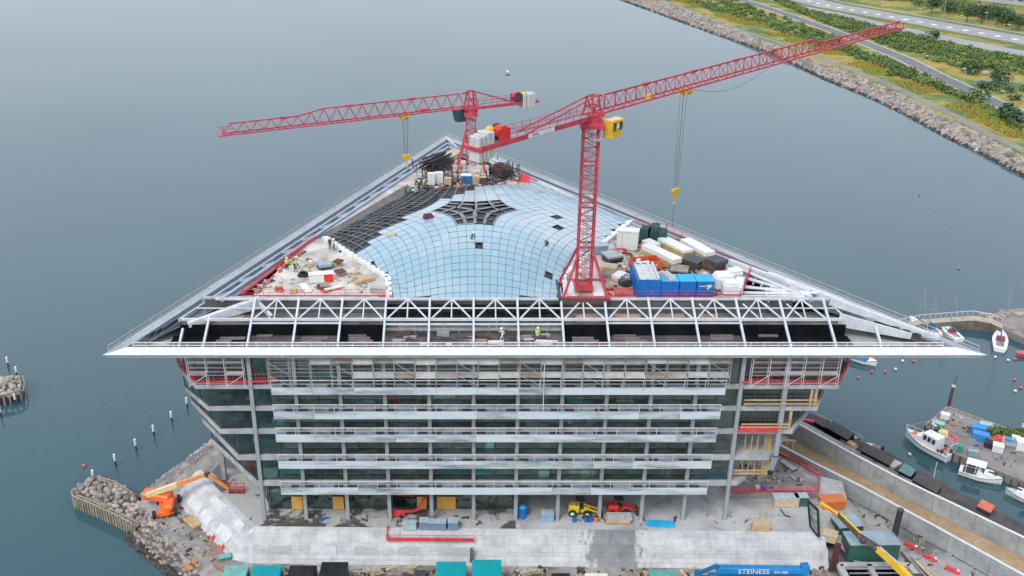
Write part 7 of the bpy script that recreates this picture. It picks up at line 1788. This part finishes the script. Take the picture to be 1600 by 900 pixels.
# ---- clutter on the pier -------------------------------------------------------
def fishbox(px, py, w_, d_, h, m2, lab, topm=None, name='fish_tub', yaw=None):
    t = thing(name, lab, 'tub' if name == 'fish_tub' else 'box', tuple(P(px, py, 1.5)), R(random.uniform(-40, -15)) if yaw is None else yaw)
    MB().cbox((0, 0, .08), w_, d_, h, 0, 1.06).build('body', m2, t, local=True); MB().cbox((0, 0, h + .08), w_ * 1.08, d_ * 1.08, .06).build('lid', topm or m2, t, local=True); MB().cbox((0, 0, 0), w_ * .8, d_ * .8, .08).build('foot', DSTEEL, t, local=True)
GT = mat('tub_green', (.03, .32, .24), .6, var=.2); BT = mat('tub_blue', (.04, .26, .62), .5, var=.2)
fishbox(1476, 654, 1.4, 1.1, .9, WHITE, 'white box at the outer corner of the pier')
fishbox(1465, 667, 1.8, 1.2, .8, GT, 'green tub with pale lid on the pier behind the fishing boat', mat('lid_pale_green', (.25, .55, .42), .6))
fishbox(1459, 675, 1.5, 1.2, .8, DSTEEL, 'black tub on the pier next to the green one')
fishbox(1472, 681, 1.4, 1.3, .8, WHITE, 'yellow lidded white tub on the pier behind the fishing boat', mat('lid_yellow', (.72, .55, .12), .6))
fishbox(1497, 704, 1.2, .9, 1.0, GT, 'bright green net bin at the pier edge behind the stern')
fishbox(1527, 676, 2.2, 1.4, 1.2, BT, 'upper blue tub of the heap in the middle of the pier')
fishbox(1531, 687, 2.4, 1.4, 1.2, BT, 'lower blue tub of the heap in the middle of the pier')
fishbox(1539, 671, 1.9, 1.2, 1.1, mat('tub_pale', (.35, .5, .48), .6), 'pale grey green tub in the pier heap')
fishbox(1558, 705, 1.6, 1.5, 1.2, WRAP, 'round white bag at the front of the pier heap')
fishbox(1548, 699, 2.0, 1.4, .9, NAVY, 'dark blue crate in front of the red nets on the pier')
fishbox(1597, 702, 2.2, 1.8, 1.6, WHITE, 'white trailer box at the right edge of the pier')
fishbox(1580, 697, 1.7, 1.2, .3, GTOP, 'flat pale board on the pier near the right edge')
fishbox(1586, 689, 1.2, .9, .8, WHITE, 'small white box among the plants on the pier')
fishbox(1574, 691, 1.0, .9, .7, BT, 'small blue box beside the plants on the pier')
fishbox(1519, 712, 1.5, .9, .9, GTOP, 'grey engine block at the pier edge above the cabin boat')
def netheap(px, py, r, m2, lab):
    t = thing('net_heap', lab, 'nets', tuple(P(px, py, 1.5))); m_ = MB()
    for k in range(7): m_.sph((random.uniform(-r, r) * .6, random.uniform(-r, r) * .5, 0), r * random.uniform(.35, .6), 8, 5, (1, 1, random.uniform(.8, 1.4)), True)
    m_.build('net', m2, t, local=True); m_ = MB(); m_.path([V((math.cos(a) * r * .9, math.sin(a) * r * .7, .12)) for a in [k * .7 for k in range(10)]], .06); m_.build('rope', RAILW, t, local=True)
netheap(1553, 690, 1.5, mat('net_red', (.50, .09, .06), .9, var=.5, scale=4), 'heap of red nets in the middle of the pier')
netheap(1566, 690, 1.3, mat('net_pink', (.62, .30, .28), .9, var=.4, scale=4), 'heap of pale red nets right of the dark red ones')
netheap(1486, 684, .9, mat('net_red2', (.62, .05, .08), .9, var=.4, scale=4), 'red floats and flags at the pier edge behind the fishing boat')
netheap(1494, 694, .8, mat('net_red2', (.62, .05, .08)), 'second heap of red floats nearer the stern')
m_ = MB()
for k in range(900):
    px, py = random.uniform(1545, 1600), random.uniform(671, 692)
    if abs((py - 668) - (px - 1545) * .25) > 12: continue
    p = P(px, py, 1.55); h = random.uniform(.2, .7); a = random.uniform(0, 6.28); d = V((math.cos(a), math.sin(a), 0)) * .22
    m_.add([p - d, p + d, p + V((random.uniform(-.2, .2), random.uniform(-.2, .2), h))], [(0, 1, 2)])
tag(m_.build('pier_weeds', mat('weed_green', (.12, .19, .03), .9, var=.4)), 'green and yellow weeds growing on the far part of the pier', 'weeds', kind='stuff')
t = thing('shrub', 'round green bush growing among the clutter on the pier', 'shrub', tuple(P(1553, 680, 1.5))); m_ = MB(); leaf_blob(m_, (0, 0, .6), 1.3, 1.3, 1.2, 160, .25); m_.build('foliage', LEAF, t, local=True); MB().tube((0, 0, 0), (0, 0, .6), .06).build('stem', BARK, t, local=True)
m_ = MB(); a, b_ = P(1455, 765, 1.6), P(1464, 722, 1.2); m_.tube(a, b_, .05, n=4); m_.tube(a - V((0, 0, .1)), a, .1, n=5); tag(m_.build('mooring_line', RAILW), 'pale mooring line from the walkway to the fishing boat', 'rope')

# ================================================================== PEOPLE
def body_mesh(pose):
    """one continuous figure grown from a jointed skeleton (metres, facing -Y)"""
    J = {'stand': dict(pel=(0, 0, .95), ch=(0, -.02, 1.32), nk=(0, -.02, 1.50), hd=(0, -.04, 1.66), ls=(.2, 0, 1.43), le=(.27, .0, 1.16), lh=(.27, -.1, .9), rs=(-.2, 0, 1.43), re=(-.27, 0, 1.16), rh=(-.25, -.12, .9), lk=(.11, -.03, .5), lf=(.12, 0, .07), lt=(.13, -.18, .04), rk=(-.11, -.02, .5), rf=(-.12, .03, .07), rt=(-.13, -.15, .04), lp=(.1, 0, .9), rp=(-.1, 0, .9)),
         'walk': dict(pel=(0, 0, .93), ch=(0, -.06, 1.30), nk=(0, -.08, 1.48), hd=(0, -.12, 1.64), ls=(.2, -.04, 1.41), le=(.26, .14, 1.18), lh=(.25, .08, .94), rs=(-.2, -.04, 1.41), re=(-.26, -.2, 1.18), rh=(-.24, -.38, 1.02), lk=(.1, -.2, .52), lf=(.1, -.3, .09), lt=(.1, -.48, .08), rk=(-.1, .04, .5), rf=(-.1, .3, .12), rt=(-.1, .14, .04), lp=(.1, 0, .88), rp=(-.1, 0, .88)),
         'bend': dict(pel=(0, .15, .86), ch=(0, -.2, 1.08), nk=(0, -.36, 1.14), hd=(0, -.5, 1.16), ls=(.19, -.28, 1.12), le=(.24, -.38, .84), lh=(.16, -.48, .6), rs=(-.19, -.28, 1.12), re=(-.24, -.38, .84), rh=(-.16, -.48, .6), lk=(.14, -.04, .48), lf=(.14, .06, .07), lt=(.15, -.12, .04), rk=(-.14, -.04, .48), rf=(-.14, .06, .07), rt=(-.15, -.12, .04), lp=(.1, .13, .82), rp=(-.1, .13, .82)),
         'kneel': dict(pel=(0, .1, .42), ch=(0, -.1, .76), nk=(0, -.18, .92), hd=(0, -.26, 1.06), ls=(.2, -.12, .86), le=(.27, -.28, .62), lh=(.18, -.46, .42), rs=(-.2, -.12, .86), re=(-.27, -.28, .62), rh=(-.18, -.46, .42), lk=(.16, -.34, .42), lf=(.16, -.28, .07), lt=(.16, -.46, .04), rk=(-.14, -.22, .09), rf=(-.14, .24, .1), rt=(-.14, .36, .03), lp=(.11, .08, .4), rp=(-.11, .08, .38))}[pose]
    rad = dict(pel=.17, ch=.19, nk=.07, hd=.115, ls=.085, rs=.085, le=.055, re=.055, lh=.045, rh=.045, lp=.11, rp=.11, lk=.075, rk=.075, lf=.055, rf=.055, lt=.045, rt=.045)
    names = list(J); ix = {n: k for k, n in enumerate(names)}
    E_ = [('pel', 'ch'), ('ch', 'nk'), ('nk', 'hd'), ('ch', 'ls'), ('ls', 'le'), ('le', 'lh'), ('ch', 'rs'), ('rs', 're'), ('re', 'rh'), ('pel', 'lp'), ('lp', 'lk'), ('lk', 'lf'), ('lf', 'lt'), ('pel', 'rp'), ('rp', 'rk'), ('rk', 'rf'), ('rf', 'rt')]
    me = bpy.data.meshes.new('skeleton'); me.from_pydata([J[n] for n in names], [(ix[a], ix[b_]) for a, b_ in E_], [])
    o = bpy.data.objects.new('skeleton', me); COL.objects.link(o); o.modifiers.new('skin', 'SKIN'); sv = me.skin_vertices[0].data
    for n in names: sv[ix[n]].radius = (rad[n], rad[n] * (.75 if n in ('pel', 'ch') else 1)); sv[ix[n]].use_root = n == 'pel'
    o.modifiers.new('sub', 'SUBSURF').levels = 1
    bpy.context.view_layer.update()
    out = bpy.data.meshes.new_from_object(o.evaluated_get(bpy.context.evaluated_depsgraph_get())); bpy.data.objects.remove(o)
    hd, nk = V(J['hd']), V(J['nk'])
    for m2 in (NAVY, HIVIS, SKIN): out.materials.append(m2)
    def dist(c, a, b_): a, b_, c = V(a), V(b_), V(c); d = b_ - a; t_ = max(0, min(1, (c - a).dot(d) / d.length_squared)); return (a + d * t_ - c).length
    for p in out.polygons:
        c = p.center
        if dist(c, nk, hd) < .2 and (c - V(J['ch'])).length > .19 or min((c - V(J['lh'])).length, (c - V(J['rh'])).length) < .08: p.material_index = 2
        elif min(dist(c, J['pel'], J['ch']) - .05, dist(c, J['ch'], J['ls']), dist(c, J['ls'], J['le']), dist(c, J['rs'], J['re']), dist(c, J['le'], J['lh']), dist(c, J['re'], J['rh'])) < min(dist(c, J['lp'], J['lk']), dist(c, J['rp'], J['rk']), dist(c, J['lk'], J['lf']), dist(c, J['rk'], J['rf'])): p.material_index = 1
        p.use_smooth = True
    return out, J
POSES = {k: body_mesh(k) for k in ('stand', 'walk', 'bend', 'kneel')}
def person(px, py, z, pose, jacket, label, yaw=0, trousers=NAVY, helm=HELM, Y=None, sc=1.08):
    loc = P(px, py, z) if Y is None else V((PY(px, py, Y).x, Y, z))
    t = thing('person', label, 'person', tuple(loc), yaw, 'workers on the building site'); me, J = POSES[pose]
    me = me.copy(); me.materials[0] = trousers; me.materials[1] = jacket
    o = bpy.data.objects.new('body', me); COL.objects.link(o); o.parent = t
    h = V(J['hd']); d = (h - V(J['nk'])).normalized(); m_ = MB()
    m_.sph((0, 0, 0), .155, 10, 5, (1, 1.12, .95), True); m_.tube((0, 0, -.01), (0, -.0, .02), .185, .18, 10); o2 = m_.build('helmet', helm, t, local=True, smooth=True); o2.location = h + d * .06; o2.rotation_euler = d.to_track_quat('Z', 'Y').to_euler()
    m_ = MB()
    for s_ in (-1, 1): m_.sph(h + V((s_ * .04, -.115, .0)), .014, 6, 4)
    m_.sph(h + V((0, -.125, -.035)), .02, 6, 4); m_.build('face', mat('face_dark', (.18, .09, .07), .7), t, local=True)
    t.scale = (sc,) * 3
    return t
HO = HIORG; WJ = mat('white_shirt', (.7, .7, .68), .8); GJ = mat('green_vest', (.18, .62, .14), .7); TJ = mat('teal_jacket', (.02, .26, .22), .8); DJ = mat('dark_jacket', (.04, .045, .05), .8)
YH = mat('helmet_yellow', (.75, .55, .05), .4); OH = mat('helmet_orange', (.80, .30, .04), .4)
person(449, 421, DZ, 'stand', HIVIS, 'worker in bright yellow vest standing on the left roof deck by the outer barrier', .6)
person(461, 421, DZ, 'bend', GJ, 'bending worker in a green vest on the left roof deck', 1.2)
person(466, 419, DZ, 'walk', GJ, 'second worker in green right behind the bending one on the left roof deck', -1.0)
person(516, 389, DZ, 'stand', DJ, 'worker in dark clothes at the rear corner of the left roof deck', .3)
person(522, 391, DZ, 'stand', GJ, 'worker in a green vest at the rear corner of the left roof deck', 2.0)
person(634, 305, DZ, 'stand', TJ, 'worker in teal with orange helmet, leftmost of the rear group', .4, helm=OH)
person(645, 306, DZ, 'bend', WJ, 'bending worker in a white top at the rear left of the glass roof', 1.4, helm=YH)
person(655, 298, DZ, 'stand', DJ, 'worker all in dark beside the yellow green one at the rear', -.5)
person(662, 297, DZ, 'walk', GJ, 'worker in a bright green vest in the middle of the rear group', .9)
person(668, 301, DZ, 'stand', DJ, 'dark worker right of the bright green one at the rear', 2.2, helm=YH)
person(716, 303, DZ, 'stand', HO, 'worker with orange jacket in front of the farther crane footing', .2, helm=YH)
person(738, 374, 40.6, 'kneel', TJ, 'kneeling worker in a teal jacket on the middle of the glass roof', .8)
person(855, 385, 39.6, 'kneel', DJ, 'kneeling worker in dark clothes on the right part of the glass roof', -1.2, helm=YH)
person(776, 505, 33.1, 'stand', WJ, 'worker in a white shirt in the open middle of the roof front', .3, BLUEJ, Y=120.6)
person(771, 505, 33.1, 'bend', BLUEJ, 'worker in blue next to the white shirted one in the roof front', 1.5, BLUEJ, Y=120.9)
person(785, 522, 33.1, 'walk', WJ, 'worker in white walking behind the roof front rail', -1.2, mat('white_trousers', (.66, .66, .64), .8), Y=118.3)
person(840, 522, 33.1, 'stand', HIVIS, 'worker in yellow vest and white trousers behind the roof front rail', .4, mat('white_trousers', (.66, .66, .64), .8), Y=118.4)
person(1156, 733, TZ, 'stand', GJ, 'worker in a green vest at the wall of the small terrace', 1.0)
